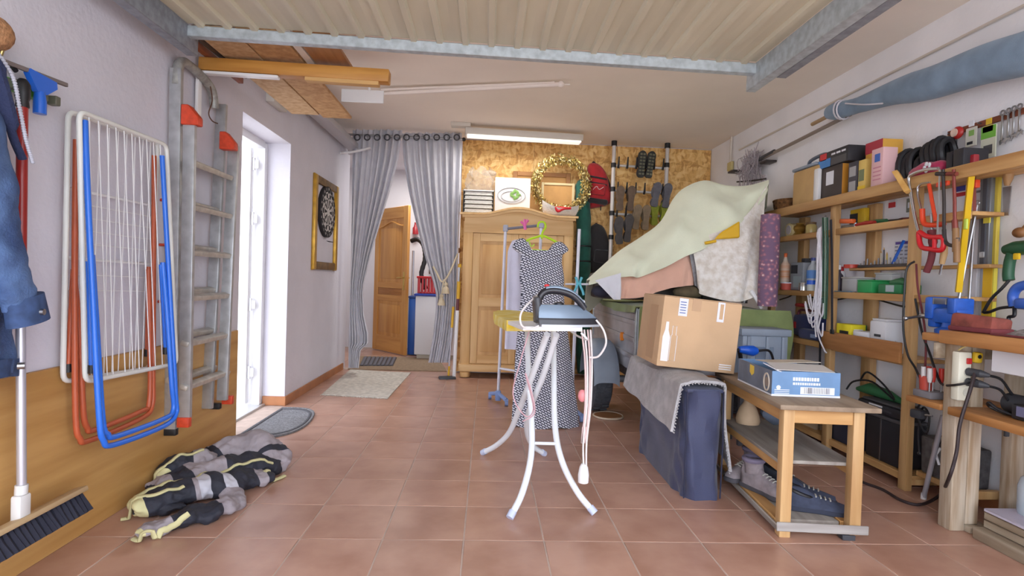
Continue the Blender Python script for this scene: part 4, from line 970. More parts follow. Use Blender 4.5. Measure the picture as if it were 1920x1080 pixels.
tqm = mat('turquoise_plastic', (98, 186, 204), .4)
for s in (-1, 1): tq.part('jaw', MB().tube(smooth([at(1085, 522, y=4.28)+Vector((s*.025, 0, .01)), at(1085, 532, y=4.28)+Vector((s*.008, 0, 0)), at(1085, 545, y=4.28)+Vector((s*.03, 0, 0)), at(1085, 553, y=4.28)+Vector((s*.04, 0, 0))], 4), .010, 8), tqm)
tq.part('spring', MB().cyl(at(1085, 532, y=4.28)-Vector((.02, 0, 0)), at(1085, 532, y=4.28)+Vector((.02, 0, 0)), .012), tqm)

# ================================================================ ironing board and iron
ZB = .882
ib = Thing('ironing_board', 'white-legged ironing board with a yellow cover', 'ironing board', (.15, 2.8, 0))
ax0, ax1 = Vector((.295, 2.42, ZB)), Vector((.13, 3.62, ZB))
axd = (ax1-ax0); AL = axd.length; axd.normalize(); axs = Vector((axd.y, -axd.x, 0))
ol = [(.30, -.155), (.75, -.15), (.98, -.12), (1.12, -.07), (AL, 0), (1.12, .07), (.98, .12), (.75, .15), (.34, .155)]
def brd(a, b_, dz=0): return ax0+axd*a+axs*b_+Vector((0, 0, dz))
O = [brd(a, b_) for a, b_ in ol]
yc = mat('yellow_cover', (226, 196, 60), .85, var=.2, vs=14, col2=(236, 222, 150), bump=.2, bs=90)
m_ = MB(); A = [m_.bm.verts.new(p) for p in O]; B = [m_.bm.verts.new(p-Vector((0, 0, .035))) for p in O]; C_ = [m_.bm.verts.new(p-Vector((0, 0, .055))+(Vector((.13, 3.0, ZB))-p)*.04) for p in O]
m_._f(A); kk = len(O)
for i in range(kk): m_._f([A[i], B[i], B[(i+1) % kk], A[(i+1) % kk]]); m_._f([B[i], C_[i], C_[(i+1) % kk], B[(i+1) % kk]])
ib.part('cover', m_, yc, angle=60)
rest = [brd(a, b_) for a, b_ in ((.0, -.14), (.0, .14), (.36, .155), (.36, -.155))]
ib.part('iron_rest', floor_quad([brd(-.01, -.135), brd(-.01, .135), brd(.35, .15), brd(.35, -.15)], ZB-.02, ZB-.002), white_pvc)
lt = mat('white_lacquer_tube', (232, 238, 244), .3)
def leg(pts, nm_='leg'):
    l_ = ib.part(nm_, MB().tube(smooth(pts, 6), .0155, 12), lt)
    return l_
# pair with the near feet
l1 = leg([(.235, 3.12, .83), (.235, 2.95, .62), (.245, 2.74, .36), (.235, 2.62, .22), (.19, 2.52, .09), (.135, 2.45, .012)])
l2 = leg([(.385, 3.12, .83), (.375, 2.95, .62), (.365, 2.76, .36), (.385, 2.63, .22), (.455, 2.56, .09), (.53, 2.51, .012)])
ib.part('cross_strut', MB().cyl((.244, 2.68, .28), (.372, 2.68, .28), .008), lt)
# pair with the far feet
l3 = leg([(.29, 2.58, .83), (.245, 2.78, .60), (.19, 3.02, .34), (.15, 3.16, .19), (.08, 3.28, .08), (.004, 3.36, .012)])
l4 = leg([(.335, 2.58, .83), (.30, 2.78, .60), (.25, 3.02, .34), (.26, 3.16, .19), (.31, 3.28, .08), (.385, 3.36, .012)])
for l_, p, d in ((l1, (.135, 2.45, .012), (.19, 2.52, .09)), (l2, (.53, 2.51, .012), (.455, 2.56, .09)), (l3, (.004, 3.36, .012), (.08, 3.28, .08)), (l4, (.385, 3.36, .012), (.31, 3.28, .08))):
    p, d = Vector(p), Vector(d); ib.part('foot_cap', MB().cyl(p-(d-p).normalized()*.004, p+(d-p).normalized()*.03, .0185, seg=12), mat('pale_blue_cap', (196, 206, 232), .5), l_)
ib.part('wire_rail', MB().tube(smooth([brd(.02, .14, -.03), brd(.02, .17, -.06), brd(.2, .175, -.06), brd(.34, .16, -.03)], 5), .005, 6), lt)
# iron
ir = Thing('steam_iron', 'blue-grey and black steam iron standing flat on the ironing board', 'iron', (.355, 2.45, ZB), rz=.12)
ibl = mat('iron_blue_grey', (122, 140, 160), .3, .15); idk = mat('iron_black', (38, 38, 46), .3); isv = mat('iron_silver', (196, 204, 214), .25, .4)
def ifn(u, v, L0=-.135, L1=.155, wmax=.058, z0=0., z1=.05, top=.8):
    t = u; x = lerp(L0, L1, t); w = wmax*(1-max(0, (t-.25)/.75)**2.2); 
    return x, w
def ishape(zs, L1s, ws, L0s):
    mb = MB(); n = 22; rings = []
    for z, L1, w, L0 in zip(zs, L1s, ws, L0s):
        r = []
        for s in range(n):
            t = s/(n-1); x = lerp(L0, L1, t); r.append((x, w*(1-max(0, (t-.2)/.8)**2.4), z))
        full = r+[(x, -y, z_) for x, y, z_ in reversed(r[:-1])]
        rings.append([mb.bm.verts.new(p) for p in full])
    for A, B in zip(rings, rings[1:]):
        for i in range(len(A)): mb._f([A[i], A[(i+1) % len(A)], B[(i+1) % len(A)], B[i]])
    mb._f(list(reversed(rings[0]))); mb._f(rings[-1]); return mb
ir.part('soleplate', ishape((.0, .008), (.155, .155), (.060, .060), (-.115, -.115)), isv)
ir.part('base', ishape((.008, .022, .03), (.156, .150, .14), (.062, .062, .058), (-.125, -.128, -.128)), idk)
ir.part('tank', ishape((.03, .045, .062, .075), (.14, .118, .085, .05), (.058, .055, .05, .043), (-.128, -.128, -.126, -.122)), ibl)
ir.part('handle', MB().tube(smooth([(.085, 0, .062), (.06, 0, .088), (.02, 0, .112), (-.04, 0, .124), (-.09, 0, .12), (-.115, 0, .098), (-.118, 0, .07)], 6), .017, 12, flat=.8), idk)
ir.part('handle_top', MB().tube(smooth([(.082, 0, .075), (.055, 0, .102), (.015, 0, .124), (-.04, 0, .135), (-.09, 0, .131)], 6), .013, 10, flat=.6), ibl)
ir.part('heel', MB().box((-.125, 0, .058), (.022, .095, .09), (0, -.12, 0), .01), idk)
ir.part('dial', MB().lathe([(.022, 0), (.022, .008), (.015, .012), (0, .012)], (-.03, 0, .072), 16), idk)
ir.part('red_button', MB().ball((-.085, 0, .14), (.012, .008, .006), 8), mat('red_plastic', (206, 44, 50)))
ir.part('spray_nozzle', MB().ball((.075, 0, .085), (.012, .01, .01), 8), isv)
ir.o.scale = (1.05, 1.05, 1.28)
# flexes
wcb = mat('white_flex', (228, 222, 222), .5); pcb = mat('pink_flex', (214, 190, 188), .6)
fx = Thing('iron_flex', 'white flex looping from the iron around the board end', 'cable', (.25, 2.4, ZB))
fx.part('flex', MB().tube(smooth([at(1018, 545, y=2.5), at(1000, 560, y=2.45), at(978, 585, y=2.4), at(977, 608, y=2.38), at(992, 617, y=2.36), at(1010, 611, y=2.38)], 7), .0045, 8), wcb)
fx.part('flex', MB().tube(smooth([at(1118, 600, y=2.42), at(1132, 620, y=2.4), at(1136, 645, y=2.4), at(1122, 668, y=2.42), at(1105, 670, y=2.44)], 7), .0045, 8), wcb)
hc = Thing('hanging_flex', 'bundle of white and pink flexes hanging from the board with a socket', 'cable', at(1098, 890, y=2.5))
for k, off in enumerate((-6, -2, 3, 7)):
    pts = [at(1098+off*1.3, 618, y=2.5), at(1103+off, 680, y=2.5), at(1102+off*.8, 760, y=2.5), at(1095+off*.7, 830, y=2.5), at(1096+off*.5, 885 if k % 2 else 800, y=2.5)]
    hc.part('flex', MB().tube(smooth(pts, 6), .0042, 6), wcb if k % 2 else pcb)
hc.part('socket', MB().lathe([(.012, .05), (.02, .035), (.026, 0), (.024, -.035), (.008, -.04)], at(1094, 890, y=2.5), 14), white_pvc)
hc.part('pink_knob', MB().ball(at(1092, 742, y=2.52), (.022, .02, .03), 10), mat('coral_knob', (226, 140, 144), .5))
pl_ = Thing('pink_flex', 'pink flex looped loosely around the left legs of the board', 'cable', at(985, 750, y=2.6))
pl_.part('flex', MB().tube(smooth([at(992, 622, y=2.6), at(975, 680, y=2.6), at(962, 740, y=2.62), at(985, 780, y=2.6), at(1000, 765, y=2.58), at(985, 700, y=2.58), at(998, 740, y=2.57), at(1002, 775, y=2.57), at(980, 790, y=2.6)], 7), .003, 6), mat('rose_flex', (208, 168, 176), .6))

# ================================================================ trailer with covered load
trm = mat('trailer_grey', (176, 178, 186), .45, .4, var=.15, vs=6)
gpl = mat('grey_blue_plastic', (138, 150, 166), .5, var=.08, vs=8)
tyr = mat('tyre_rubber', (70, 74, 82), .85, var=.2, vs=40, bump=.5, bs=80)
YT = 3.95
tl_ = Thing('trailer', 'small grey metal car trailer parked under the sheets', 'trailer', (1.65, 4.7, 0))
TX0, TX1, TY1 = 1.105, 2.08, 5.6
tl_.part('tailgate', MB().bx(TX0+.03, TX1-.03, YT, YT+.03, .43, .895, .006), trm)
sdw = tl_.part('side_wall', MB().bx(TX0, TX0+.03, YT, TY1, .42, .90, .006), trm); tl_.part('side_wall', MB().bx(TX1-.03, TX1, YT, TY1, .42, .90, .006), trm)
for z in (.53, .66, .79): tl_.part('pressed_rib', MB().box((TX0-.003, (YT+TY1)/2, z), (.016, TY1-YT-.12, .04), (0, 0, 0), .007), trm, sdw)
tl_.part('front_wall', MB().bx(TX0+.03, TX1-.03, TY1-.03, TY1, .43, .895, .006), trm)
tl_.part('bed', MB().bx(TX0+.03, TX1-.03, YT+.03, TY1-.03, .42, .45), trm)
for y in (YT+.02, TY1-.02): tl_.part('corner_post', MB().bx(TX0-.012, TX0, y-.02, y+.02, .40, .905, .004), galv)
for x in (TX0+.06, TX1-.14): tl_.part('chassis_rail', MB().bx(x, x+.08, YT+.02, TY1, .32, .42, .004), galv_d)
tl_.part('axle', MB().cyl((.95, 4.60, .27), (2.2, 4.60, .27), .03), galv_d)
WYC = 4.60
for x in (.965, 2.17):
    wh = tl_.part('wheel', MB().lathe([(.14, -.075), (.22, -.078), (.258, -.062), (.268, -.03), (.268, .03), (.258, .062), (.22, .078), (.14, .075)], (x, WYC, .275), 36, (1, 0, 0)), tyr)
    for i in range(36):
        a = 2*pi*i/36
        tl_.part('tread_block', MB().box((x+(.032 if i % 2 else -.032), WYC+.268*cos(a), .275+.268*sin(a)), (.055, .03, .010), (a-pi/2, 0, 0), .002), tyr, wh)
    tl_.part('rim', MB().lathe([(.0, -.05), (.14, -.06), (.14, .06), (0, .05)], (x, WYC, .275), 20, (1, 0, 0)), galv, wh)
    def mg(u, v, x=x):
        a = lerp(.05, pi-.05, v); r = .335
        return (x+lerp(-.10, .105, u), WYC-r*cos(a), .275+r*sin(a)-.03*abs(2*u-1)**4)
    mgp = tl_.part('mudguard', MB().grid(11, 22, mg, th=.006), gpl)
    if x < 1.2:
        fy2 = WYC-.335
        tl_.part('mudguard_flap', MB().grid(11, 8, lambda u, v: Vector((x+lerp(-.10, .13, u), fy2+.03*abs(2*u-1)**4-.012*sin(pi*v), lerp(.30, .30+.05, v) if False else lerp(.29, .60, v)))) , gpl, mgp) if False else None
tl_.part('reflector', MB().cyl((TX0-.002, 4.35, .655), (TX0-.02, 4.35, .655), .035, seg=18), mat('amber_lens', (240, 140, 40), .3))
tl_.part('tail_lamp', MB().bx(1.16, 1.28, YT-.03, YT, .36, .42, .006), mat('dark_red_lens', (110, 30, 34), .3))
ck = Thing('wheel_board', 'round brown board with a pale rim under the trailer wheel', 'board', at(1143, 778, z=0))
cc = at(1140, 781, z=0)
ck.part('disc', MB().lathe([(0, 0), (.10, 0), (.115, .006), (.115, .012), (0, .012)], (cc.x, cc.y, 0), 24), wood('chock_wood', (170, 118, 76), (140, 92, 56), 'x'))
ck.part('rim', MB().tube([(cc.x+.118*cos(a*pi/14), cc.y+.118*sin(a*pi/14), .008) for a in range(28)], .008, 6, closed=True), mat('pale_rim', (206, 190, 168), .6))
tarp = fabric('olive_tarp', (132, 146, 94), .15, 6)
tp = Thing('green_tarp', 'olive green tarpaulin laid over the trailer box', 'tarpaulin', (1.55, 4.7, .9))
def tpf(u, v):
    x = lerp(1.08, 2.20, u); y = lerp(YT-.03, 5.5, v); z = .918+.010*sin(u*11)*sin(v*7)
    return (x, y, z)
tp.part('top_sheet', MB().grid(24, 24, tpf, th=.006), tarp)
def hem(u, v):
    y = lerp(YT-.03, 5.5, u); return (1.078-.012*sin(u*22)*v-.012*v, y, lerp(.918, .875-.02*sin(u*5), v))
tp.part('side_hem', MB().grid(30, 5, hem, th=.005), tarp)
def fall(u, v):
    x = lerp(1.50, 2.225, u); dz = lerp(.13, .46, max(0, (u-.62)/.38)**1.3)
    return (x+.02*sin(v*5)*u, YT-.035-.02*sin(u*15)*v-.03*v, lerp(.918, .918-dz, v))
tp.part('corner_fall', MB().grid(30, 12, fall, th=.005), tarp)
single('green_strap', 'green webbing strap hanging down the trailer corner beside the cardboard box', 'strap', MB().bx(1.10, 1.15, YT-.06, YT-.052, .64, .915, .002), tarp, (1.12, YT-.055, .64))
# grey plastic box under the tarp's right corner
gx = Thing('plastic_crate', 'blue-grey plastic storage crate standing below the tarpaulin corner', 'crate', (1.98, 4.0, .45))
CY = 3.62
cx0, cx1 = at(1392, 650, y=CY).x, at(1478, 650, y=CY).x
gx.o.location = ((cx0+cx1)/2, CY+.1, .46); gx.loc = Vector(gx.o.location)
gx.part('body', MB().bx(cx0, cx1, CY, CY+.22, .46, .80, .012), gpl)
gx.part('rim', MB().bx(cx0-.015, cx1+.015, CY-.015, CY+.235, .755, .803, .008), gpl)
for x in (cx0+.03, (cx0+cx1)/2, cx1-.05): gx.part('rib', MB().bx(x, x+.025, CY-.012, CY+.002, .47, .752, .004), gpl)
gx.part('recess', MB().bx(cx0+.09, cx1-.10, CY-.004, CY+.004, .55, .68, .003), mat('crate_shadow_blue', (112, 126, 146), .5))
st_ = Thing('crate_stand', 'dark stand under the blue-grey crate', 'stand', ((cx0+cx1)/2, CY+.1, 0))
st_.part('top', MB().bx(cx0-.02, cx1+.02, CY+.0, CY+.22, .42, .458, .004), dark_pl)
for x in (cx0+.02, cx1-.02):
    for y in (CY+.03, CY+.19): st_.part('leg', MB().bx(x-.015, x+.015, y-.015, y+.015, 0, .42), dark_pl)
bgr = Thing('blue_grip', 'bright blue rubber grip lying in front of the crate', 'grip', at(1410, 660, y=3.5))
bgr.part('grip', MB().tube([at(1386, 655, y=3.5), at(1398, 656, y=3.5), at(1412, 658, y=3.5), at(1420, 658, y=3.5)], [.02, .03, .035, .02], 12), mat('royal_blue', (20, 92, 214), .35))
bgr.part('shaft', MB().tube(smooth([at(1420, 658, y=3.5), at(1440, 657, y=3.5), at(1448, 668, y=3.52), at(1452, 690, y=3.55)], 4), .008, 8), black_pl)
bgr.part('bracket', MB().cyl(at(1386, 655, y=3.5), Vector((cx0+.01, CY-.002, .50)), .014), black_pl)

# the load under the sheets: stacked bulky cases, then cloths
ldm = mat('dark_load', (84, 80, 78), .9, var=.2, vs=8)
lo = Thing('covered_load', 'dark bulky load hidden under the draped sheets', 'load', (1.6, 4.7, .94))
lo.part('low_case', MB().box((1.35, 4.72, 1.06), (.85, .6, .22), (0, 0, 0), .04), ldm)
lo.part('tall_case', MB().box((1.93, 4.70, 1.27), (.34, .55, .62), (0, .0, 0), .04), ldm)
lo.part('upright', MB().cyl((2.12, 4.42, .95), (2.14, 4.38, 1.82), .025), steel)
lo.part('dark_blanket', MB().ball(at(1132, 546, y=4.3), (.10, .07, .05), 14), mat('navy_blanket', (44, 44, 60), .9, var=.2, vs=12))
lo.part('brown_bundle', MB().ball(at(1290, 548, y=4.22), (.12, .08, .05), 14), mat('olive_bundle', (104, 92, 70), .9, var=.25, vs=12))
msheet = fabric('mint_sheet', (232, 238, 214), .05, 5, bump=.15, bs=160)
sh = Thing('mint_sheet', 'pale mint green bed sheet draped over the load', 'sheet', at(1300, 420, y=4.4))
ridge = [(1100, 524, 4.55), (1135, 492, 4.55), (1163, 468, 4.55), (1200, 444, 4.6), (1238, 415, 4.6), (1262, 372, 4.6), (1285, 350, 4.58), (1322, 337, 4.52), (1360, 346, 4.48), (1400, 347, 4.44), (1442, 336, 4.38)]
hemf = [(1104, 534, 4.22), (1140, 524, 4.2), (1180, 518, 4.18), (1200, 520, 4.17), (1240, 503, 4.16), (1285, 482, 4.16), (1315, 468, 4.16), (1350, 448, 4.17), (1385, 420, 4.2), (1415, 392, 4.24), (1434, 366, 4.28)]
back = [(p[0]-6, p[1]+70, 5.15) for p in ridge]
def track_(tab):
    P = [at(a, b_, y=c_) for a, b_, c_ in tab]; S_ = smooth(P, 4); return S_
TR_, TH, TBk = track_(ridge), track_(hemf), track_(back); nn = len(TR_)
def shf(u, v):
    i = u*(nn-1); i0 = min(int(i), nn-2); t = i-i0
    R_ = TR_[i0].lerp(TR_[i0+1], t); H_ = TH[i0].lerp(TH[i0+1], t); B_ = TBk[i0].lerp(TBk[i0+1], t)
    if v < .6:
        w = v/.6; p = H_.lerp(R_, w); L = (R_-H_).length
        p += Vector((0, -.16, .05))*sin(pi*w)*min(1, L*1.1)*.5
        d = v/.6*(1-v/.6)*4
        p += Vector((.2, -1, .3))*(.022*sin(u*26+w*4)+.018*sin(u*15-w*9)+.005*sin(u*55+w*14))*d*min(1, L*2)
        p += Vector((0, -.03, 0))*sin(u*34)*(1-w)**3
    else:
        w = (v-.6)/.4; p = R_.lerp(B_, w); p.z += .02*sin(pi*w)
    return p
sh.part('cloth', MB().grid(90, 34, shf, th=.003), msheet)
salm = fabric('salmon_cloth', (238, 190, 168), .06, 6)
def cloth(name, label, top, bot, m_, cat, wav=.02, fr=14, loc=None, sag=.0, n=30, seed=0):
    A = smooth([at(*p[:2], y=p[2]) for p in top], 5); B = smooth([at(*p[:2], y=p[2]) for p in bot], 5)
    def g(S_, u): i = u*(len(S_)-1); i0 = min(int(i), len(S_)-2); return S_[i0].lerp(S_[i0+1], i-i0)
    def fn(u, v):
        p = g(A, u).lerp(g(B, u), v); return p+Vector((.3, -1, 0))*(wav*sin(u*fr+seed+v*2)*(.3+.7*v)+wav*.5*sin(u*fr*2.3+v*5+seed)*v)
    T = Thing(name, label, cat, g(B, .5)); T.part('cloth', MB().grid(n*2, n, fn, th=.003), m_); return T
cloth('salmon_cloth', 'salmon pink cloth hanging below the mint sheet', [(1158, 506, 4.3), (1220, 486, 4.3), (1300, 452, 4.3)], [(1160, 560, 4.2), (1200, 558, 4.18), (1260, 540, 4.18), (1302, 535, 4.2)], salm, 'cloth', .012, 16)
cloth('white_cloth', 'white cloth corner hanging beside the salmon cloth', [(1116, 526, 4.2), (1164, 512, 4.16)], [(1150, 562, 4.10), (1164, 562, 4.09)], fabric('white_cotton', (222, 224, 232), .04, 6), 'cloth', .006, 8)
lace = mat('white_lace', (246, 243, 238), .9, var=.25, vs=22, col2=(224, 216, 204), bump=.6, bs=70)
cloth('lace_cloth', 'white floral lace cloth draped at the right of the load', [(1296, 452, 4.22), (1330, 440, 4.2), (1372, 424, 4.2), (1405, 396, 4.24), (1438, 348, 4.30)], [(1308, 540, 4.16), (1318, 552, 4.10), (1360, 564, 4.06), (1400, 564, 4.05), (1420, 552, 4.06)], lace, 'cloth', .018, 11, n=34)
gl = cloth('grey_print_cloth', 'grey printed cloth strip between the salmon and lace cloths', [(1290, 462, 4.24), (1312, 456, 4.2)], [(1302, 535, 4.2), (1318, 545, 4.17)], mat('grey_print_cloth', (150, 148, 152), .9, var=.3, vs=30), 'cloth', .006, 5)
yb_ = Thing('yellow_sign', 'yellow board sticking out under the mint sheet', 'board', at(1368, 432, y=4.14))
yb_.part('board', slab([(1340, 449), (1388, 446), (1388, 414), (1352, 436)], 4.13, .02), mat('bright_yellow', (232, 184, 36), .5))
yb_.part('stem', MB().cyl(at(1342, 452, y=4.14), at(1322, 456, y=4.14), .012), mat('bright_yellow', (232, 184, 36)))
sk = MB().tube([at(1408, 545, y=4.05), at(1418, 560, y=4.04), at(1428, 578, y=4.03)], .014, 8)
single('white_stick', 'short white stick poking out below the lace cloth', 'stick', sk, white_pvc, at(1418, 565, y=4.03))

# ================================================================ mattress bag, rug, cardboard box
def proj(p):
    d = Vector(p)-CAM; z = d.dot(FW); return 960+FPX*d.dot(RT)/z, 540-FPX*d.dot(UP)/z
def yat(px, x, z):
    lo, hi = .3, 9.0
    for _ in range(40):
        m_ = (lo+hi)/2
        if proj((x, m_, z))[0] > px: lo = m_
        else: hi = m_
    return (lo+hi)/2
nvy = fabric('navy_nylon', (56, 62, 92), .15, 8, rough=.6, bump=.2)
mb_ = Thing('mattress_bag', 'folded mattress in a navy zip bag standing on the floor', 'mattress', (1.11, 3.1, 0))
def mfn(u, v):
    a = 2*pi*u; cx, cy, hx, hy = 1.115, 3.125, .098, .43
    s = lambda t: (abs(t)**.35)*(1 if t > 0 else -1)
    z = lerp(0, .555, v); bul = 1+.05*sin(pi*v)
    x, y = s(cos(a)), s(sin(a))
    wr_ = .008*sin(y*14+v*9)*(1 if abs(x) > .9 else 0)+.006*sin(y*31-v*14)
    return (cx+hx*x*bul+wr_, cy+hy*y+.01*sin(x*6+v*7), z)
body_ = MB().grid(72, 18, mfn, closeu=True)
mb_.part('bag', body_, nvy)
mb_.part('top_panel', MB().box((1.115, 3.125, .552), (.19, .85, .02), (0, 0, 0), .008), nvy)
mb_.part('seam', MB().tube([(1.022, 2.70, .01), (1.020, 2.694, .30), (1.022, 2.70, .55)], .004, 6), mat('navy_seam', (36, 40, 64), .7))
mb_.part('seam', MB().tube([(1.208, 2.70, .01), (1.210, 2.694, .30), (1.208, 2.70, .55)], .004, 6), mat('navy_seam', (36, 40, 64)))
felt = mat('grey_felt', (178, 176, 178), .95, var=.18, vs=14, bump=.5, bs=150)
rgc = Thing('carpet_offcut', 'grey carpet offcut draped over the navy mattress bag', 'carpet', (1.12, 3.1, .57))
def rf(u, v):
    y = lerp(2.735, 3.70, u)
    Ll = lerp(.245, .20, u); Lr = lerp(.44, .25, u); tw = .215; tot = Ll+tw+Lr; s = v*tot; zt_ = .578
    if s < Ll: x, z = 1.002-.035*(1-s/Ll)**1.3, zt_-(Ll-s)
    elif s < Ll+tw: x, z = 1.002+(s-Ll), zt_+.012*sin(pi*(s-Ll)/tw)
    else: x, z = 1.217+.05*((s-Ll-tw)/Lr)**1.2+.02*sin(u*9), zt_-(s-Ll-tw)
    if abs(s-Ll) < .03: z -= .006
    return (x+.006*sin(u*12+v*5), y+.012*sin(v*11), z+.004*sin(u*21))
rgc.part('pile', MB().grid(34, 60, rf, th=.014), felt)
fg = MB()
for i in range(60): 
    p = Vector(rf(0, i/59)); fg.tube([p, p+Vector((random.uniform(-.004, .004), -.010, random.uniform(-.006, .002)))], .004, 4)
rgc.part('frayed_edge', fg, felt, kind='stuff')
card = mat('cardboard', (204, 170, 134), .85, var=.08, vs=5, bump=.1, bs=80)
card_d = mat('cardboard_tape', (190, 154, 118), .5)
bxc = at(1306, 628, y=3.0)
cb = Thing('cardboard_box', 'large plain cardboard box balanced on the carpet-covered mattress', 'box', (bxc.x, 3.2, bxc.z-.20), rz=(0, .085, 0))
BW, BD, BH = .445, .40, .392
cb.part('carton', MB().box((0, 0, .20), (BW, BD, BH), (0, 0, 0), .004), card)
cb.part('flap', MB().box((0, -.1, .20+BH/2+.003), (BW-.006, .19, .004), (0, 0, 0), .001), card); cb.part('flap', MB().box((0, .1, .20+BH/2+.003), (BW-.006, .19, .004), (0, 0, 0), .001), card)
fy_ = -BD/2-.001
cb.part('tape', MB().bx(-.06, -.01, fy_-.001, fy_+.001, .33, .397), card_d)
wh_ = mat('label_white', (226, 228, 236), .6)
lb_ = cb.part('address_label', MB().bx(-.135, -.085, fy_-.0015, fy_, .295, .393), wh_)
for i in range(5): cb.part('print_line', MB().bx(-.128, -.095, fy_-.0022, fy_-.001, .31+i*.015, .315+i*.015), mat('print_blue', (90, 110, 170), .6), lb_)
l2_ = cb.part('delivery_label', MB().bx(.085, .125, fy_-.0015, fy_, .285, .395), wh_)
cb.part('label_stripe', MB().bx(.098, .118, fy_-.0022, fy_-.001, .30, .385), card, l2_)
bt = [(-.205, .015), (-.165, .015), (-.165, .15), (-.178, .19), (-.18, .235), (-.195, .235), (-.197, .19), (-.207, .15)]
cb.part('bottle_print', MB().prism(bt, .001, (0, fy_, .02), (1, 0, 0), (0, 0, 1)), mat('white_print', (232, 230, 232), .6))
ot = [(-.16, .02), (-.125, .02), (-.125, .16), (-.133, .165), (-.133, .215), (-.155, .215), (-.155, .165), (-.16, .16)]
cb.part('bottle_outline', MB().tube([(a, fy_, b_+.02) for a, b_ in ot], .002, 4, closed=True), mat('white_print', (232, 230, 232)))
for i in range(3): cb.part('corner_print', MB().bx(.13, .20, fy_-.0012, fy_, .022+i*.012, .028+i*.012), mat('white_print', (232, 230, 232)))
cb.part('side_print', MB().bx(-BW/2-.0012, -BW/2, -.12, .02, .03, .34), card_d)

# ================================================================ little work table
twd = wood('table_pine', (208, 172, 122), (180, 140, 92), 'z', .55); twx = wood('table_pine', (206, 164, 108), (176, 130, 76), 'x', .55); twy = wood('table_pine', (204, 160, 104), (174, 128, 74), 'y', .55)
wtop = wood('worn_grey_top', (150, 132, 112), (122, 104, 86), 'y', .75); wgrey = wood('weathered_grey', (162, 156, 148), (132, 124, 118), 'y', .8)
st = Thing('side_table', 'small worn pine table with two lower shelves in the foreground', 'table', (1.30, 2.305, 0), rz=-.085)
TWd, TDp, TH_ = .345, .80, .585
for x in (0, TWd-.048):
    for y in (0, TDp-.048): st.part('leg', MB().bx(x, x+.048, y, y+.048, .025 if x else .0, TH_-.022, .004), twd)
st.part('top', MB().bx(-.03, TWd+.05, -.03, TDp+.02, TH_-.022, TH_, .004), wtop)
st.part('apron', MB().bx(.047, TWd-.047, .008, .03, TH_-.085, TH_-.0225, .002), twx); st.part('apron', MB().bx(.047, TWd-.047, TDp-.03, TDp-.008, TH_-.085, TH_-.0225, .002), twx)
st.part('apron', MB().bx(.006, .028, .047, TDp-.047, TH_-.085, TH_-.0225, .002), twy); st.part('apron', MB().bx(TWd-.028, TWd-.006, .047, TDp-.047, TH_-.085, TH_-.0225, .002), twy)
for x in (.01, TWd-.03): st.part('shelf_batten', MB().bx(x, x+.022, .046, TDp-.046, .268, .308, .002), twy)
st.part('shelf', MB().bx(.004, TWd-.004, .049, TDp-.01, .309, .325, .002), wgrey)
for x in (.0, TWd-.06): st.part('base_plank', MB().bx(x, x+.06, .049, TDp-.05, .04, .065, .003), twy)
st.part('base_plank', MB().bx(.062, TWd-.062, .055, TDp-.06, .042, .06, .003), wgrey)
st.part('base_rail', MB().bx(-.015, TWd+.03, -.008, .0, .03, .07, .003), wood('weathered_grey_x', (170, 166, 162), (140, 134, 130), 'x', .8))
st.part('base_rail', MB().bx(-.012, -.001, .0, TDp, .028, .055, .003), wgrey)
st.part('block_foot', MB().bx(TWd-.075, TWd-.02, .0, .05, .0, .024, .003), dark_pl)
# blue carton
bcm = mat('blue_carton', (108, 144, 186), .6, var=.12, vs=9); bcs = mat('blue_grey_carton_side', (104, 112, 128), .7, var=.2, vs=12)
bc = Thing('blue_carton', 'open blue printed carton lying on the side table', 'box', (1.325, 2.46, TH_+.001), rz=-.07)
CW, CD, CH = .31, .40, .115
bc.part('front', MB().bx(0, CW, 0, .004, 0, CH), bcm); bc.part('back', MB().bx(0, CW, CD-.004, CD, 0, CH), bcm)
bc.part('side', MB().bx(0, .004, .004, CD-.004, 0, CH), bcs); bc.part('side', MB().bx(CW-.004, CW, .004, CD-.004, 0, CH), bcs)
bc.part('bottom', MB().bx(.004, CW-.004, .004, CD-.004, 0, .004), card)
bc.part('edge_strip', MB().bx(-.001, CW+.001, -.0015, 0, 0, .009), wh_); bc.part('edge_strip', MB().bx(-.0015, 0, -.001, CD, 0, .007), wh_)
bc.part('flap', MB().box((CW*.5, .06, CH+.012), (CW*.86, .11, .003), (.16, .02, 0)), mat('flap_grey', (188, 184, 180), .8)); bc.part('flap', MB().box((CW*.55, .22, CH+.018), (CW*.8, .16, .003), (-.06, -.03, .06)), mat('flap_beige', (196, 186, 170), .8, var=.15, vs=12))
bc.part('paper', MB().box((CW*.12, .05, CH+.004), (.07, .10, .003), (.2, .3, .3)), wh_)
R = random.Random(5)
for row, (z, h, x0, x1) in enumerate(((.073, .016, .095, .215), (.054, .011, .095, .215))):
    x = x0
    while x < x1: w = R.uniform(.005, .011); bc.part('lettering', MB().bx(x, x+w, -.001, 0, z, z+h), wh_); x += w+.003
bar = bc.part('barcode', MB().bx(.13, .285, -.001, 0, .012, .045), wh_)
for i in range(16): bc.part('bar', MB().bx(.148+i*.0075, .148+i*.0075+R.choice((.002, .004, .0055)), -.0016, -.0008, .016, .043), mat('bar_grey', (120, 116, 120), .7), bar)
bc.part('emblem', MB().tube([(-.001, .055+.028*cos(a*pi/10), .055+.04*sin(a*pi/10)) for a in range(20)], .004, 5, closed=True), mat('emblem_beige', (196, 186, 170), .6))
bc.part('emblem_fill', MB().cyl((-.0008, .055, .055), (.0, .055, .055), .022, seg=16), mat('emblem_brown', (140, 128, 118), .6))
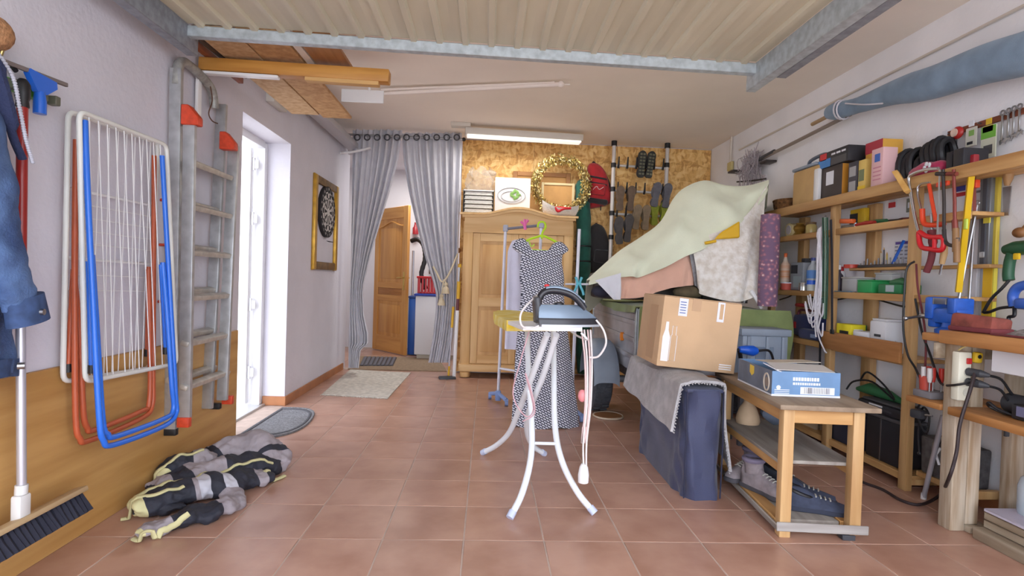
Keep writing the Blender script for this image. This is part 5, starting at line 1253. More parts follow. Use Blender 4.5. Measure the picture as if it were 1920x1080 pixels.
bc.part('crest', MB().prism([(.20, .105), (.25, .108), (.25, .07), (.225, .055), (.20, .07)], .001, (-.001, 0, 0), (0, 1, 0), (0, 0, 1)), mat('crest_yellow', (222, 190, 70), .6))
bc.part('small_emblem', MB().cyl((.03, -.0012, .04), (.03, 0, .04), .010, seg=14), wh_)
for i in range(3): bc.part('print_line', MB().bx(.012, .08, -.001, 0, .012+i*.008, .015+i*.008), wh_)

# footwear on the lower boards
def shoe(name, label, c, rz, L, w, h, up, so, group, boot=False):
    T = Thing(name, label, 'shoe', c, rz=rz, group=group)
    prof = [(-.5, .30, .10), (-.44, .42, .0), (-.2, .42, 0), (.05, .40, 0), (.25, .50, 0), (.42, .42, 0), (.5, .2, 0)]
    S_ = [(x*L, y*w) for x, y, _ in prof]+[(x*L, -y*w) for x, y, _ in reversed(prof)]
    S2 = smooth([Vector((a, b_, 0)) for a, b_ in S_], 3, True)
    T.part('sole', MB().prism([(p.x, p.y) for p in S2], .022, (0, 0, 0), (1, 0, 0), (0, 1, 0), .003), so)
    mb = MB(); rings = []
    lv = [(0, 1.0, 0), (.2, 1.0, 0), (.45, .93, -.01), (.7, .8, -.02)]
    for t in [i/9 for i in range(10)]:
        x = lerp(-.47, .47, t)*L; hw = interp([(p[0], p[1]) for p in prof], lerp(-.47, .47, t))[0]*w
        hh_ = h*interp([(0, 1), (.3, .96), (.48, .62), (.75, .46), (1, .26)], t)[0]
        rings.append([mb.bm.verts.new((x+(0 if not boot else 0), hw*cos(a)*(.96 if sin(a) < .7 else .8), .02+max(0, hh_*sin(a)))) for a in [pi*k/10 for k in range(11)]])
    for A, B in zip(rings, rings[1:]):
        for i in range(10): mb._f([A[i], B[i], B[i+1], A[i+1]])
    mb._f(rings[0]); mb._f(list(reversed(rings[-1])))
    T.part('upper', mb, up, angle=80)
    if boot:
        T.part('shaft', MB().tube([(-.26*L, 0, h*.7), (-.28*L, 0, h*1.0), (-.29*L, 0, h*1.28)], [w*.46, w*.44, w*.50], 14), up)
        T.part('collar', MB().tube([Vector((-.29*L+w*.44*cos(a*pi/9), w*.46*sin(a*pi/9), h*1.28)) for a in range(18)], .013, 8, closed=True), mat('lilac_padding', (120, 112, 134), .9))
    else:
        T.part('opening', MB().tube([Vector((-.25*L+.2*L*cos(a*pi/9), w*.30*sin(a*pi/9), h*(.92-.2*cos(a*pi/9)))) for a in range(18)], .008, 6, closed=True), black_pl)
    for i in range(4):
        x = lerp(-.02, .2, i/3)*L; z = .02+h*interp([(0, 1), (.3, .96), (.48, .62), (.75, .46), (1, .26)], x/L+.5)[0]
        T.part('lace', MB().tube([(x, -w*.18, z*.97), (x, 0, z+.004), (x, w*.18, z*.97)], .0035, 5), mat('lace_pale', (186, 184, 176), .9))
    return T
bo = mat('grey_lilac_suede', (142, 132, 136), .9, var=.2, vs=25); bs2 = mat('boot_sole', (74, 72, 78), .9)
nb = mat('navy_grey_suede', (58, 64, 84), .9, var=.25, vs=25)
shoe('hiking_boot', 'grey hiking boot standing at the front left on the lower boards', (1.405, 2.63, .066), -1.2, .27, .10, .115, bo, bs2, 'hiking boots under the side table', True)
shoe('hiking_boot', 'grey hiking boot behind, its lacing turned to the left', (1.40, 2.85, .066), -2.6, .27, .10, .11, bo, bs2, 'hiking boots under the side table', True)
shoe('navy_shoe', 'navy worn shoe nearest the front of the lower boards', (1.545, 2.44, .062), -.35, .27, .095, .085, nb, mat('navy_sole', (50, 54, 70), .9), 'navy shoes under the side table')
shoe('navy_shoe', 'navy worn shoe beside the right leg of the side table', (1.56, 2.555, .062), -.45, .27, .095, .09, nb, mat('navy_sole', (50, 54, 70)), 'navy shoes under the side table')
shoe('dark_shoe', 'dark shoe lying behind the navy pair under the side table', (1.55, 2.74, .064), -1.0, .26, .095, .10, mat('slate_suede', (78, 82, 92), .9, var=.2, vs=25), mat('navy_sole', (50, 54, 70)), 'navy shoes under the side table')
cp = at(1403, 808, y=2.98)
wv = Thing('wooden_vase', 'turned pale wooden vase on the middle shelf of the side table', 'vase', (1.47, 2.97, .326))
wv.part('body', MB().lathe([(0, 0), (.06, .002), (.064, .02), (.058, .05), (.045, .085), (.026, .115), (.022, .15), (.026, .158), (.016, .16), (0, .158)], (1.47, 2.97, .326), 22), mat('pale_turned_wood', (190, 164, 134), .7, var=.15, vs=9))
sb_ = Thing('cloth_bundle', 'grey-blue cloth bundle on the middle shelf behind the vase', 'cloth', (1.60, 2.95, .326))
sb_.part('cloth', MB().grid(24, 10, lambda u, v: Vector((1.60+.07*cos(2*pi*u)*sin(pi*(.1+.88*v))*(1+.2*sin(u*25)), 2.93+.08*sin(2*pi*u)*sin(pi*(.1+.88*v))*(1+.2*sin(u*19)), .33+.11*(1-v)*(1+.1*sin(u*14)))), closeu=True), mat('blue_grey_cloth', (104, 116, 136), .9, var=.2, vs=14))

# ================================================================ shelving on the right wall
sz = wood('shelf_pine', (210, 172, 120), (180, 138, 88), 'z', .55); sy = wood('shelf_pine', (204, 162, 106), (172, 126, 74), 'y', .55); syd = wood('shelf_brown', (178, 124, 74), (146, 96, 52), 'y', .55)
sw = Thing('shelf_unit', 'long home-made pine shelf unit along the right wall', 'shelf', (2.42, 3.4, 0))
SX0, SX1 = 2.29, 2.55
for y, x, w in ((2.885, 2.30, .055), (3.58, 2.30, .055), (4.36, 2.30, .055)): sw.part('post', MB().bx(x, x+.04, y-w/2, y+w/2, 0, 1.655, .004), sz)
for y in (3.50, 4.30): sw.part('back_post', MB().bx(2.51, 2.555, y-.045, y+.045, .0, 1.655, .004), sz)
sw.part('top_board', MB().bx(2.29, 2.42, 2.1, 4.42, 1.668, 1.70, .004), sy); sw.part('top_board', MB().bx(2.425, 2.555, 2.1, 4.42, 1.668, 1.70, .004), sy)
sw.part('top_edge', MB().bx(2.262, 2.288, 2.1, 4.43, 1.64, 1.705, .005), sy)
for z, y0, y1, m_ in ((1.47, 2.56, 4.36, sy), (1.052, 2.58, 4.36, sy), (.70, 2.86, 4.36, sy), (.065, 2.86, 4.36, sy)):
    sw.part('shelf_board', MB().bx(2.342, 2.505, y0, y1, z-.002, z+.018, .003), m_)
    sw.part('shelf_edge', MB().bx(2.305 if z > .1 else 2.318, 2.341, y0, y1, z-.022, z+.0185, .003), m_)
sw.part('narrow_shelf', MB().bx(2.44, 2.508, 2.56, 3.60, 1.215, 1.233, .003), sy)
sw.part('drawer_front', MB().bx(2.268, 2.288, 2.90, 3.605, .69, .805, .004), syd)
for y in (2.885, 3.58): sw.part('cross_bearer', MB().bx(2.342, 2.508, y-.02, y+.02, .03, .062, .003), sz)
sw.part('end_rail', MB().bx(2.345, 2.5, 2.50, 2.53, .10, .14, .003), sz)

def hgt(px, py, x): return at(px, py, x=x).z
def sbox(name, label, cat, px0, px1, py, z0, x0, x1, m_, bev=.004, group=None, extra=None):
    """a box standing on a shelf: photo columns px0..px1 on the plane x0, top at photo row py"""
    ya, yb2 = yat(px0, x0, z0+.03), yat(px1, x0, z0+.03); zt_ = hgt((px0+px1)/2, py, x0)
    T = Thing(name, label, cat, ((x0+x1)/2, (ya+yb2)/2, z0), group=group)
    T.part('body', MB().bx(x0, x1, yb2, ya, z0, zt_, bev), m_); T.y0, T.y1, T.z0, T.z1, T.x0, T.x1 = yb2, ya, z0, zt_, x0, x1
    return T
def face(T, name, u0, u1, v0, v1, m_, d=.0015):
    """printed patch on the face towards the room: u along the box from its far end, v up"""
    y0, y1 = lerp(T.y1, T.y0, u0), lerp(T.y1, T.y0, u1); z0, z1 = lerp(T.z0, T.z1, v0), lerp(T.z0, T.z1, v1)
    return T.part(name, MB().bx(T.x0-d, T.x0, y1, y0, z0, z1), m_)
def nface(T, name, u0, u1, v0, v1, m_, d=.0015):
    """patch on the face towards the camera side (near end)"""
    x0, x1 = lerp(T.x0, T.x1, u0), lerp(T.x0, T.x1, u1); z0, z1 = lerp(T.z0, T.z1, v0), lerp(T.z0, T.z1, v1)
    return T.part(name, MB().bx(x0, x1, T.y0-d, T.y0, z0, z1), m_)
ZT = 1.701
wk = mat('brown_wicker', (132, 92, 54), .85, var=.5, vs=40, bump=.8, bs=90)
wb_ = Thing('wicker_basket', 'low brown wicker basket at the far end of the top shelf', 'basket', (2.40, yat(1462, 2.35, ZT), ZT))
yy = yat(1462, 2.35, ZT+.03)
wb_.part('bowl', MB().lathe([(.0, 0), (.09, 0), (.105, .04), (.11, .09), (.10, .09), (.085, .02), (0, .015)], (2.42, yy, ZT), 22, sy=1.15), wk)
wb_.part('rim', MB().tube([(2.42+.106*cos(a*pi/14), yy+.122*sin(a*pi/14), ZT+.09) for a in range(28)], .009, 6, closed=True), wk)
tan_ = mat('tan_case', (194, 158, 104), .6, var=.08, vs=8)
T = sbox('machine_case', 'tan and white sewing-machine case on the top shelf', 'case', 1484, 1532, 316, ZT, 2.31, 2.52, tan_, .02)
T.part('white_front', MB().bx(2.302, 2.40, T.y0-.012, T.y0+.045, ZT, T.z1-.03, .014), mat('white_plastic', (222, 222, 222)))
T.part('grey_lid', MB().bx(2.305, 2.52, T.y0+.03, T.y1+.006, T.z1, T.z1+.022, .008), mat('grey_blue_plastic', (138, 150, 166)))
T.part('handle', MB().tube(smooth([(2.40, T.y1-.06, T.z1+.02), (2.40, T.y1-.08, T.z1+.075), (2.40, T.y0+.06, T.z1+.085), (2.40, T.y0+.03, T.z1+.02)], 5), .013, 10), mat('slate_handle', (98, 108, 124), .4))
dkb = mat('dark_brown_box', (64, 54, 52), .6, var=.15, vs=10); blkb = mat('black_box', (38, 38, 44), .5)
T = sbox('dark_carton', 'dark brown carton with a white label on the top shelf', 'box', 1537, 1578, 312, ZT, 2.33, 2.52, dkb)
face(T, 'label', .28, .62, .45, .85, wh_); face(T, 'edge_band', .0, .06, 0, 1, blkb); zlow = T.z1
nface(T, 'orange_band', .0, .5, .02, .98, mat('orange_band', (206, 142, 50), .6))
T = sbox('tool_carton', 'black and blue tool carton with a red disc stacked on the dark carton', 'box', 1535, 1590, 281, zlow+.001, 2.325, 2.50, blkb)
face(T, 'blue_patch', .0, .42, .0, .55, mat('print_blue2', (70, 130, 196), .6)); face(T, 'red_disc', .05, .28, .5, .95, mat('print_red', (206, 60, 64), .6))
for i in range(3): face(T, 'lettering', .45+.17*i, .58+.17*i, .68, .80, wh_)
face(T, 'tool_picture', .45, .95, .05, .5, mat('print_dark', (70, 70, 74), .5))
T = sbox('grey_carton', 'grey-black carton with pale tool prints beside the dark carton', 'box', 1589, 1606, 304, ZT, 2.33, 2.50, mat('charcoal_box', (70, 68, 76), .6))
for v in (.1, .55): face(T, 'print', .15, .85, v, v+.3, mat('print_grey', (168, 168, 170)))
T = sbox('narrow_carton', 'narrow yellow and white picture carton on the top shelf', 'box', 1608, 1622, 300, ZT, 2.33, 2.48, mat('pale_yellow_box', (226, 196, 110), .6))
face(T, 'picture', .1, .8, .35, .7, mat('print_green2', (120, 130, 96), .6)); face(T, 'base_band', 0, 1, 0, .2, mat('print_yellow', (236, 200, 50), .6))
T = sbox('red_yellow_carton', 'tall red and yellow carton with a lid at the back of the top shelf', 'box', 1620, 1652, 266, ZT, 2.40, 2.53, mat('orange_yellow_box', (228, 172, 70), .6))
face(T, 'red_top', 0, 1, .78, 1, mat('crimson_print', (176, 54, 70), .6)); face(T, 'orange_band', 0, 1, .5, .62, mat('orange_band', (206, 142, 50)))
T = sbox('pink_carton', 'pale pink carton with a round blue emblem on the top shelf', 'box', 1632, 1654, 279, ZT, 2.31, 2.40, mat('pink_box', (228, 186, 188), .6))
face(T, 'emblem', .3, .75, .66, .86, mat('emblem_blue', (64, 106, 190), .6))
for i in range(4): face(T, 'print_line', .2, .85, .2+i*.1, .23+i*.1, mat('print_rose', (206, 140, 156), .6))
# black corrugated hose
hs = Thing('corrugated_hose', 'coiled black corrugated hose on the top shelf', 'hose', (2.42, yat(1695, 2.36, 1.8), ZT))
ya, yb2 = yat(1658, 2.34, 1.8), yat(1735, 2.34, 1.8)
for i in range(9):
    t = i/8; y = lerp(ya, yb2, t); r = .10*(1.0 if t < .4 else .72)*(1+.06*sin(i*2.1)); zc_ = ZT+r*1.02+(.075 if t > .5 else 0)
    hs.part('coil', MB().tube([(2.46+r*.6*cos(a*pi/10), y+.004*sin(a), zc_+r*sin(a*pi/10)) for a in range(20)], .019, 8, closed=True), black_pl)
hs.part('bracket', MB().bx(2.45, 2.52, yb2, lerp(ya, yb2, .5), ZT, ZT+.075, .01), mat('ochre_hook', (150, 116, 60), .6))
mag = fabric('magenta_nylon', (190, 46, 92), .3, 10, rough=.5)
T = Thing('magenta_bag', 'folded magenta bag with a white flower on the top shelf', 'bag', (2.38, yat(1730, 2.33, 1.74), ZT))
ya, yb2 = yat(1697, 2.33, 1.74), yat(1766, 2.33, 1.74)
T.part('bag', MB().grid(30, 12, lambda u, v: Vector((2.37+.07*cos(2*pi*u)*sin(pi*v)**.5*(1+.1*sin(u*13)), lerp(ya, yb2, v), ZT+.044+.043*sin(2*pi*u)*sin(pi*v)**.4*(1+.15*sin(v*17)))), closeu=True), mag)
for i in range(5): a = i*1.2566; T.part('petal', MB().ball((2.30, yb2+.06+.018*cos(a), ZT+.045+.018*sin(a)), (.004, .012, .012), 8), wh_)
T = sbox('black_torch_box', 'upright black box with a grey front near the end of the top shelf', 'box', 1786, 1806, 279, ZT, 2.31, 2.44, blkb)
T = sbox('speaker_box', 'small black box beside the upright black box on the top shelf', 'box', 1773, 1785, 285, ZT+.0, 2.33, 2.42, blkb)

# second shelf
Z2 = 1.4885
def lat(name, label, cat, px, prof, z0, m_, x=2.40, lid=None, seg=18):
    y = yat(px, x, z0+.04); T = Thing(name, label, cat, (x, y, z0)); T.part('body', MB().lathe(prof, (x, y, z0), seg), m_)
    if lid: h = max(p[1] for p in prof); T.part('lid', MB().lathe([(lid[0], 0), (lid[0], lid[1]), (0, lid[1])], (x, y, z0+h), seg), lid[2])
    return T
brass = mat('old_brass', (176, 140, 70), .4, .7, var=.2, vs=12)
lat('brass_vase', 'squat brass vase on the second shelf at the far end', 'vase', 1500, [(0, 0), (.045, 0), (.05, .01), (.035, .03), (.05, .055), (.045, .075), (.025, .09), (.03, .1), (0, .1)], Z2, brass)
yk = yat(1482, 2.36, Z2+.04); T = Thing('tin_clock', 'round cream tin standing on edge at the far end of the second shelf', 'tin', (2.37, yk, Z2))
T.part('drum', MB().cyl((2.345, yk, Z2+.052), (2.40, yk, Z2+.052), .052, seg=22), mat('cream_tin', (206, 190, 140), .5)); T.part('dial', MB().cyl((2.342, yk, Z2+.052), (2.3455, yk, Z2+.052), .036, seg=20), mat('grey_dial', (186, 180, 184), .5))
lat('glass_jar', 'small yellowish jar with a dark lid on the second shelf', 'jar', 1521, [(0, 0), (.036, 0), (.038, .01), (.038, .06), (.03, .075), (0, .075)], Z2+.001, mat('amber_glass', (206, 186, 120), .2), lid=(.034, .016, mat('brown_lid', (120, 92, 60), .5)))
tools = ['dark_red', 'black_plastic', 'dark_green', 'steel', 'red_plastic', 'slate_handle']
mat('dark_green', (40, 96, 60), .5)
TL_ = [(1578, 1640, 'red', (176, 46, 40), 'long red-handled pliers lying on the second shelf'), (1590, 1662, 'green', (50, 110, 70), 'long green-handled shears lying on the second shelf'), (1610, 1690, 'black', (44, 42, 46), 'long black file lying on the second shelf'), (1640, 1710, 'maroon', (112, 40, 44), 'maroon-handled saw lying on the second shelf'), (1650, 1716, 'grey', (110, 112, 120), 'grey steel bar lying on the second shelf')]
for k, (a, b_, nm_, cl_, lb) in enumerate(TL_):
    x = 2.35+.035*k; ya, yb2 = yat(a, x, Z2), yat(b_, x, Z2)
    T = Thing('hand_tool', lb, 'tool', (x, (ya+yb2)/2, Z2+.001)); m_ = mat('tool_'+nm_, cl_, .45)
    z = Z2+.014+.006*(k % 2)
    T.part('handle', MB().tube([(x, lerp(ya, yb2, .45), z), (x, lerp(ya, yb2, .75), z+.004), (x, yb2, z)], [.010, .0135, .012], 8), m_)
    T.part('blade', MB().bx(x-.004, x+.004, ya, lerp(ya, yb2, .46), z-.010, z+.010, .002) if False else MB().box((x, (ya+lerp(ya, yb2, .46))/2, z), (.012, abs(ya-yb2)*.46, .02), (0, 0, 0), .003), steel)
    T.part('pivot', MB().cyl((x, lerp(ya, yb2, .44), z-.012), (x, lerp(ya, yb2, .44), z+.014), .011), steel)
T = sbox('yellow_black_box', 'small yellow and black box at the back of the second shelf', 'box', 1593, 1620, 392, Z2, 2.47, 2.505, mat('hazard_yellow', (222, 184, 44), .5)); face(T, 'black_band', .0, .55, .3, .8, blkb)
T = Thing('orange_tool', 'orange plastic cutter lying on the second shelf beside the post', 'tool', (2.33, yat(1592, 2.33, Z2), Z2+.03))
yo = yat(1592, 2.345, Z2+.04); T.part('body', MB().box((2.335, yo, Z2+.045), (.03, .13, .03), (.1, 0, 0), .008), mat('orange_plastic', (226, 104, 44), .4)); T.part('tip', MB().cyl((2.335, yo+.06, Z2+.05), (2.335, yo+.11, Z2+.055), .006), steel)

# wall cards, calendar, narrow shelf
def card_(name, label, cat, px0, py0, px1, py1, m_, x=2.552, bands=()):
    a, b_ = at(px0, py1, x=x), at(px1, py0, x=x); y0, y1, z0, z1 = b_.y, a.y, min(a.z, at(px1, py1, x=x).z), b_.z
    T = Thing(name, label, cat, (x, (y0+y1)/2, z0)); T.part('card', MB().bx(x, x+.006, y0, y1, z0, z1), m_)
    for n_, (u0, u1, v0, v1, mm) in bands:
        T.part(n_, MB().bx(x-.001, x, lerp(y1, y0, u1), lerp(y1, y0, u0), lerp(z0, z1, v0), lerp(z0, z1, v1)), mm)
    return T
rd = mat('print_red', (206, 60, 64)); bu = mat('print_blue2', (70, 130, 196)); vio = mat('print_violet', (110, 90, 170), .6)
card_('wall_card', 'small red and white card stuck on the wall above the second shelf', 'card', 1666, 366, 1680, 388, wh_, bands=[('red_band', (0, 1, 0, .45, rd))])
card_('wall_card', 'small grey card stuck on the wall beside the saw', 'card', 1699, 370, 1714, 396, mat('grey_card', (130, 132, 122), .7), bands=[('print', (.2, .8, .3, .7, wh_))])
card_('wall_sticker', 'red, blue and white sticker on the wall between the clamps', 'sticker', 1790, 342, 1813, 366, wh_, bands=[('blue_oval', (.1, .9, .4, .8, mat('sticker_blue', (74, 80, 170), .6))), ('red_band', (0, 1, 0, .3, rd)), ('red_top', (.3, 1, .85, 1, rd))])
ct = card_('wall_chart', 'white wall chart with a violet heading above the narrow shelf', 'chart', 1676, 449, 1716, 492, wh_, bands=[('heading', (.05, .95, .84, .96, vio))])
for r in range(4):
    for c_ in range(4):
        q = at(1681+c_*9, 463+r*7, x=2.5515); ct.part('chart_mark', MB().bx(2.5505, 2.552, q.y-.012, q.y+.012, q.z-.004, q.z+.004), mat('chart_grey', (150, 150, 160), .6))
a, b_ = at(1668, 490, x=2.47), at(1677, 450, x=2.47)
single('blue_ruler', 'bright blue ruler leaning on the wall beside the chart', 'ruler', MB().tube([Vector((2.48, a.y, 1.234)), Vector((2.53, b_.y, b_.z))], .013, 4, flat=.3), mat('bright_blue', (36, 104, 214)), (2.5, a.y, 1.234))
Z3 = 1.2335
for k, (px, h, cl_, lb) in enumerate(((1652, .09, (214, 206, 190), 'pale pencil'), (1657, .11, (90, 90, 96), 'dark pencil'), (1663, .08, (196, 170, 90), 'yellow pencil'))):
    y = yat(px, 2.47, Z3+.05); T = Thing('pencil', lb+' standing on the narrow shelf beside the blue ruler', 'pencil', (2.47, y, Z3)); T.part('shaft', MB().cyl((2.47, y, Z3), (2.475, y+.008, Z3+h), .005, seg=6), mat('pencil%d' % k, cl_, .5)); T.part('tip', MB().tube([(2.475, y+.008, Z3+h), (2.476, y+.01, Z3+h+.015)], [.005, .001], 6), wood('pencil_wood', (214, 176, 120), (190, 150, 96), 'z'))
yr = yat(1593, 2.46, Z3+.03); T = Thing('tape_roll', 'roll of red tape on the narrow shelf', 'tape', (2.47, yr, Z3))
T.part('roll', MB().lathe([(.022, 0), (.045, 0), (.045, .025), (.022, .025), (.022, 0)], (2.472, yr, Z3), 22), mat('tape_red', (206, 74, 58), .4)); T.part('core', MB().lathe([(.019, .001), (.022, .001), (.022, .026), (.019, .026), (.019, .001)], (2.472, yr, Z3), 22), card)
T = Thing('drill_bit_strip', 'dark row of drill bits lying along the narrow shelf', 'drill bits', (2.46, yat(1640, 2.46, Z3), Z3)); ya, yb2 = yat(1610, 2.455, Z3), yat(1712, 2.455, Z3)
T.part('holder', MB().box((2.455, (ya+yb2)/2, Z3+.009), (.022, ya-yb2, .018), (0, 0, 0), .003), mat('bit_holder', (78, 72, 70), .6))
for i in range(14): y = lerp(ya, yb2, (i+.5)/14); T.part('bit', MB().cyl((2.455, y, Z3+.018), (2.455, y, Z3+.03+.014*((i*7) % 3)), .005, seg=6), steel)

# shelf at 1.07
Z4 = 1.071
lat('glue_tube', 'orange and white tube standing at the far end of the fourth shelf', 'tube', 1471, [(0, 0), (.034, 0), (.034, .03), (.036, .034), (.036, .20), (.02, .22), (.012, .26), (0, .26)], Z4, mat('white_orange', (230, 220, 206), .5, var=.5, vs=9, col2=(226, 130, 40), stretch=(.1, .1, 2)), x=2.36, lid=(.012, .03, mat('orange_plastic', (226, 104, 44))))
lat('red_pot', 'small red pot with a pale rim on the fourth shelf', 'pot', 1474, [(0, 0), (.036, 0), (.042, .05), (0, .05)], Z4, mat('pot_red', (190, 84, 70), .6), x=2.32, lid=(.043, .008, wh_))
T = sbox('battery_charger', 'grey battery charger on the fourth shelf', 'charger', 1480, 1504, 492, Z4, 2.34, 2.46, mat('mid_grey_plastic', (150, 156, 164), .5), .012); face(T, 'dark_grille', .1, .6, .6, .9, dark_pl); face(T, 'panel', .3, .9, .1, .5, mat('pale_teal', (170, 186, 190), .5)); T.part('battery', MB().bx(2.36, 2.44, T.y0+.01, T.y0+.06, T.z1, T.z1+.03, .006), dark_pl)
lat('water_bottle', 'clear bottle with a blue label and blue lid on the fourth shelf', 'bottle', 1523, [(0, 0), (.038, 0), (.04, .02), (.04, .14), (.03, .18), (.014, .20), (.014, .22), (0, .22)], Z4, mat('clear_plastic', (206, 216, 224), .15, alpha=.75), x=2.38, lid=(.017, .022, mat('bottle_cap_blue', (60, 76, 150), .4))).part('label', MB().lathe([(.0412, .09), (.0412, .15), (.040, .15), (.040, .09), (.0412, .09)], (2.38, yat(1523, 2.38, Z4+.04), Z4), 18), mat('label_blue', (90, 140, 206), .5))
lat('blue_jar', 'small jar with a round blue lid on the fourth shelf', 'jar', 1522, [(0, 0), (.03, 0), (.032, .045), (0, .045)], Z4, mat('pale_jar', (200, 206, 200), .4), x=2.33, lid=(.033, .03, mat('royal_blue', (20, 92, 214))))
lat('tin_can', 'shiny tin can on the fourth shelf', 'can', 1507, [(0, 0), (.032, 0), (.032, .055), (.03, .058), (0, .056)], Z4, mat('tin', (200, 200, 196), .25, .8), x=2.32)
T = sbox('green_case', 'bright green screw case in the middle of the fourth shelf', 'case', 1607, 1634, 527, Z4, 2.32, 2.44, mat('bright_green', (40, 150, 84), .4), .006); T.part('lid', MB().bx(2.318, 2.442, T.y0-.002, T.y1+.002, T.z1, T.z1+.008, .003), mat('bright_green', (40, 150, 84)))
T = sbox('green_case', 'darker green case lying right of the bright green one', 'case', 1646, 1690, 533, Z4, 2.32, 2.44, mat('mid_green', (36, 120, 74), .4), .006); face(T, 'pale_window', .35, .7, .2, .9, mat('pale_teal', (170, 186, 190)))
clr = mat('clear_box', (206, 208, 210), .2, alpha=.7)
T = sbox('clear_box', 'clear sorting box with screws on the fourth shelf beside the post', 'box', 1578, 1606, 522, Z4, 2.35, 2.48, clr); T.part('lid', MB().bx(2.345, 2.485, T.y0-.004, T.y1+.004, T.z1, T.z1+.01, .003), mat('frosted_lid', (190, 190, 188), .4))
T.part('screws', MB().bx(2.36, 2.47, T.y0+.006, T.y1-.006, Z4+.003, Z4+.022, .004), brass)
T = sbox('clear_box', 'taller clear sorting box at the back of the fourth shelf', 'box', 1640, 1672, 514, Z4, 2.45, 2.505, clr); T.part('lid', MB().bx(2.446, 2.507, T.y0-.004, T.y1+.004, T.z1, T.z1+.01, .003), mat('frosted_lid', (190, 190, 188)))
T = Thing('green_tool', 'dark green power screwdriver lying on the green case', 'tool', (2.38, yat(1690, 2.36, 1.12), 1.12)); y = yat(1688, 2.36, 1.13)
T.part('body', MB().tube([(2.37, y+.08, 1.135), (2.37, y, 1.14), (2.37, y-.05, 1.13)], [.016, .026, .014], 12), mat('tool_green', (44, 104, 66), .5)); T.part('grip', MB().tube([(2.37, y-.02, 1.13), (2.355, y-.03, 1.105)], .016, 10), mat('tool_green', (44, 104, 66)))
T = Thing('flat_blade', 'pale blue saw blade lying on the fourth shelf edge', 'blade', (2.33, yat(1590, 2.33, Z4), Z4)); ya, yb2 = yat(1567, 2.33, Z4), yat(1600, 2.33, Z4); T.part('blade', MB().bx(2.312, 2.338, yb2, ya, Z4, Z4+.006, .001), mat('blue_steel', (120, 150, 176), .4, .5)); T.part('tang', MB().bx(2.32, 2.33, yb2-.03, yb2, Z4+.001, Z4+.005, .001), steel)

lat('spray_bottle', 'dark bottle with a white nozzle on the fourth shelf beside the middle post', 'bottle', 1572, [(0, 0), (.024, 0), (.026, .02), (.026, .11), (.012, .13), (.011, .15), (0, .15)], Z4, mat('bottle_dark', (58, 50, 62), .4), x=2.37, lid=(.012, .03, mat('off_white', (224, 226, 232), .5)))
lat('white_spray', 'slim white spray can with a red cap at the back of the fourth shelf', 'can', 1577, [(0, 0), (.024, 0), (.024, .13), (.016, .145), (0, .145)], Z4, mat('off_white', (224, 226, 232), .5), x=2.47, lid=(.014, .03, mat('red_plastic', (206, 44, 50))))
T = sbox('grey_carton', 'small pale grey carton lying behind the green cases on the fourth shelf', 'box', 1676, 1704, 522, Z4, 2.45, 2.505, mat('pale_carton', (196, 196, 192), .6)); face(T, 'print', .2, .7, .3, .6, mat('print_grey', (168, 168, 170)))
# drawer shelf at .72 and navy bags
Z5 = .7185
T = sbox('yellow_carton', 'bright yellow carton standing on the drawer shelf', 'box', 1567, 1594, 607, Z5, 2.32, 2.42, mat('lemon_box', (236, 220, 40), .5)); face(T, 'black_print', .25, .85, .45, .7, blkb); nface(T, 'white_end', .2, .8, .2, .8, wh_)
T = sbox('green_carton', 'small green carton behind the yellow one on the drawer shelf', 'box', 1590, 1608, 608, Z5, 2.44, 2.5, mat('mid_green', (36, 120, 74)))
T = sbox('white_carton', 'flat white carton between the yellow and the tall white box', 'box', 1598, 1625, 621, Z5, 2.32, 2.42, mat('off_white', (224, 226, 232), .5), .006)
T = sbox('white_device', 'tall white plastic device box on the drawer shelf', 'box', 1628, 1658, 601, Z5, 2.32, 2.45, mat('off_white', (224, 226, 232)), .014); face(T, 'slot', .35, .75, .5, .58, dark_pl); T.part('lid', MB().bx(2.33, 2.44, T.y0+.01, T.y1-.01, T.z1, T.z1+.012, .004), mat('off_white', (224, 226, 232))); T.part('side_knob', MB().cyl((2.38, T.y0, Z5+.05), (2.38, T.y0-.02, Z5+.05), .03, seg=18), mat('off_white', (224, 226, 232)))
nvb = fabric('navy_canvas', (38, 50, 104), .2, 10)
T = sbox('tool_bag', 'large navy tool bag on the far lower shelf', 'bag', 1484, 1532, 590, Z5+.0, 2.38, 2.50, nvb, .03); T.part('handle', MB().tube(smooth([(2.40, T.y1-.05, T.z1-.01), (2.40, T.y1-.08, T.z1+.03), (2.40, T.y0+.08, T.z1+.03), (2.40, T.y0+.05, T.z1-.01)], 5), .010, 8), mat('maroon_grip', (110, 54, 62)))
T.part('red_tag', MB().bx(2.376, 2.382, T.y1-.06, T.y1-.03, T.z0+.06, T.z0+.11, .002), rd)
T = sbox('tool_bag', 'smaller navy pouch with a pale label in front of the tool bag', 'bag', 1495, 1541, 618, Z5, 2.315, 2.375, nvb, .02); face(T, 'label', .55, .78, .25, .6, mat('pale_blue_label', (150, 166, 206), .6))
T = Thing('red_ratchet', 'red ratchet strap coiled on top of the navy tool bag', 'strap', (2.44, yat(1502, 2.4, .93), .93))
yq = yat(1500, 2.44, .95); T.part('coil', MB().tube([(2.46+.03*cos(a*pi/8), yq+.06*sin(a*pi/8), .955) for a in range(16)], .014, 8, closed=True), mat('red_webbing', (176, 56, 52), .7)); T.part('buckle', MB().bx(2.44, 2.48, yq-.09, yq-.05, .942, .968, .004), steel)

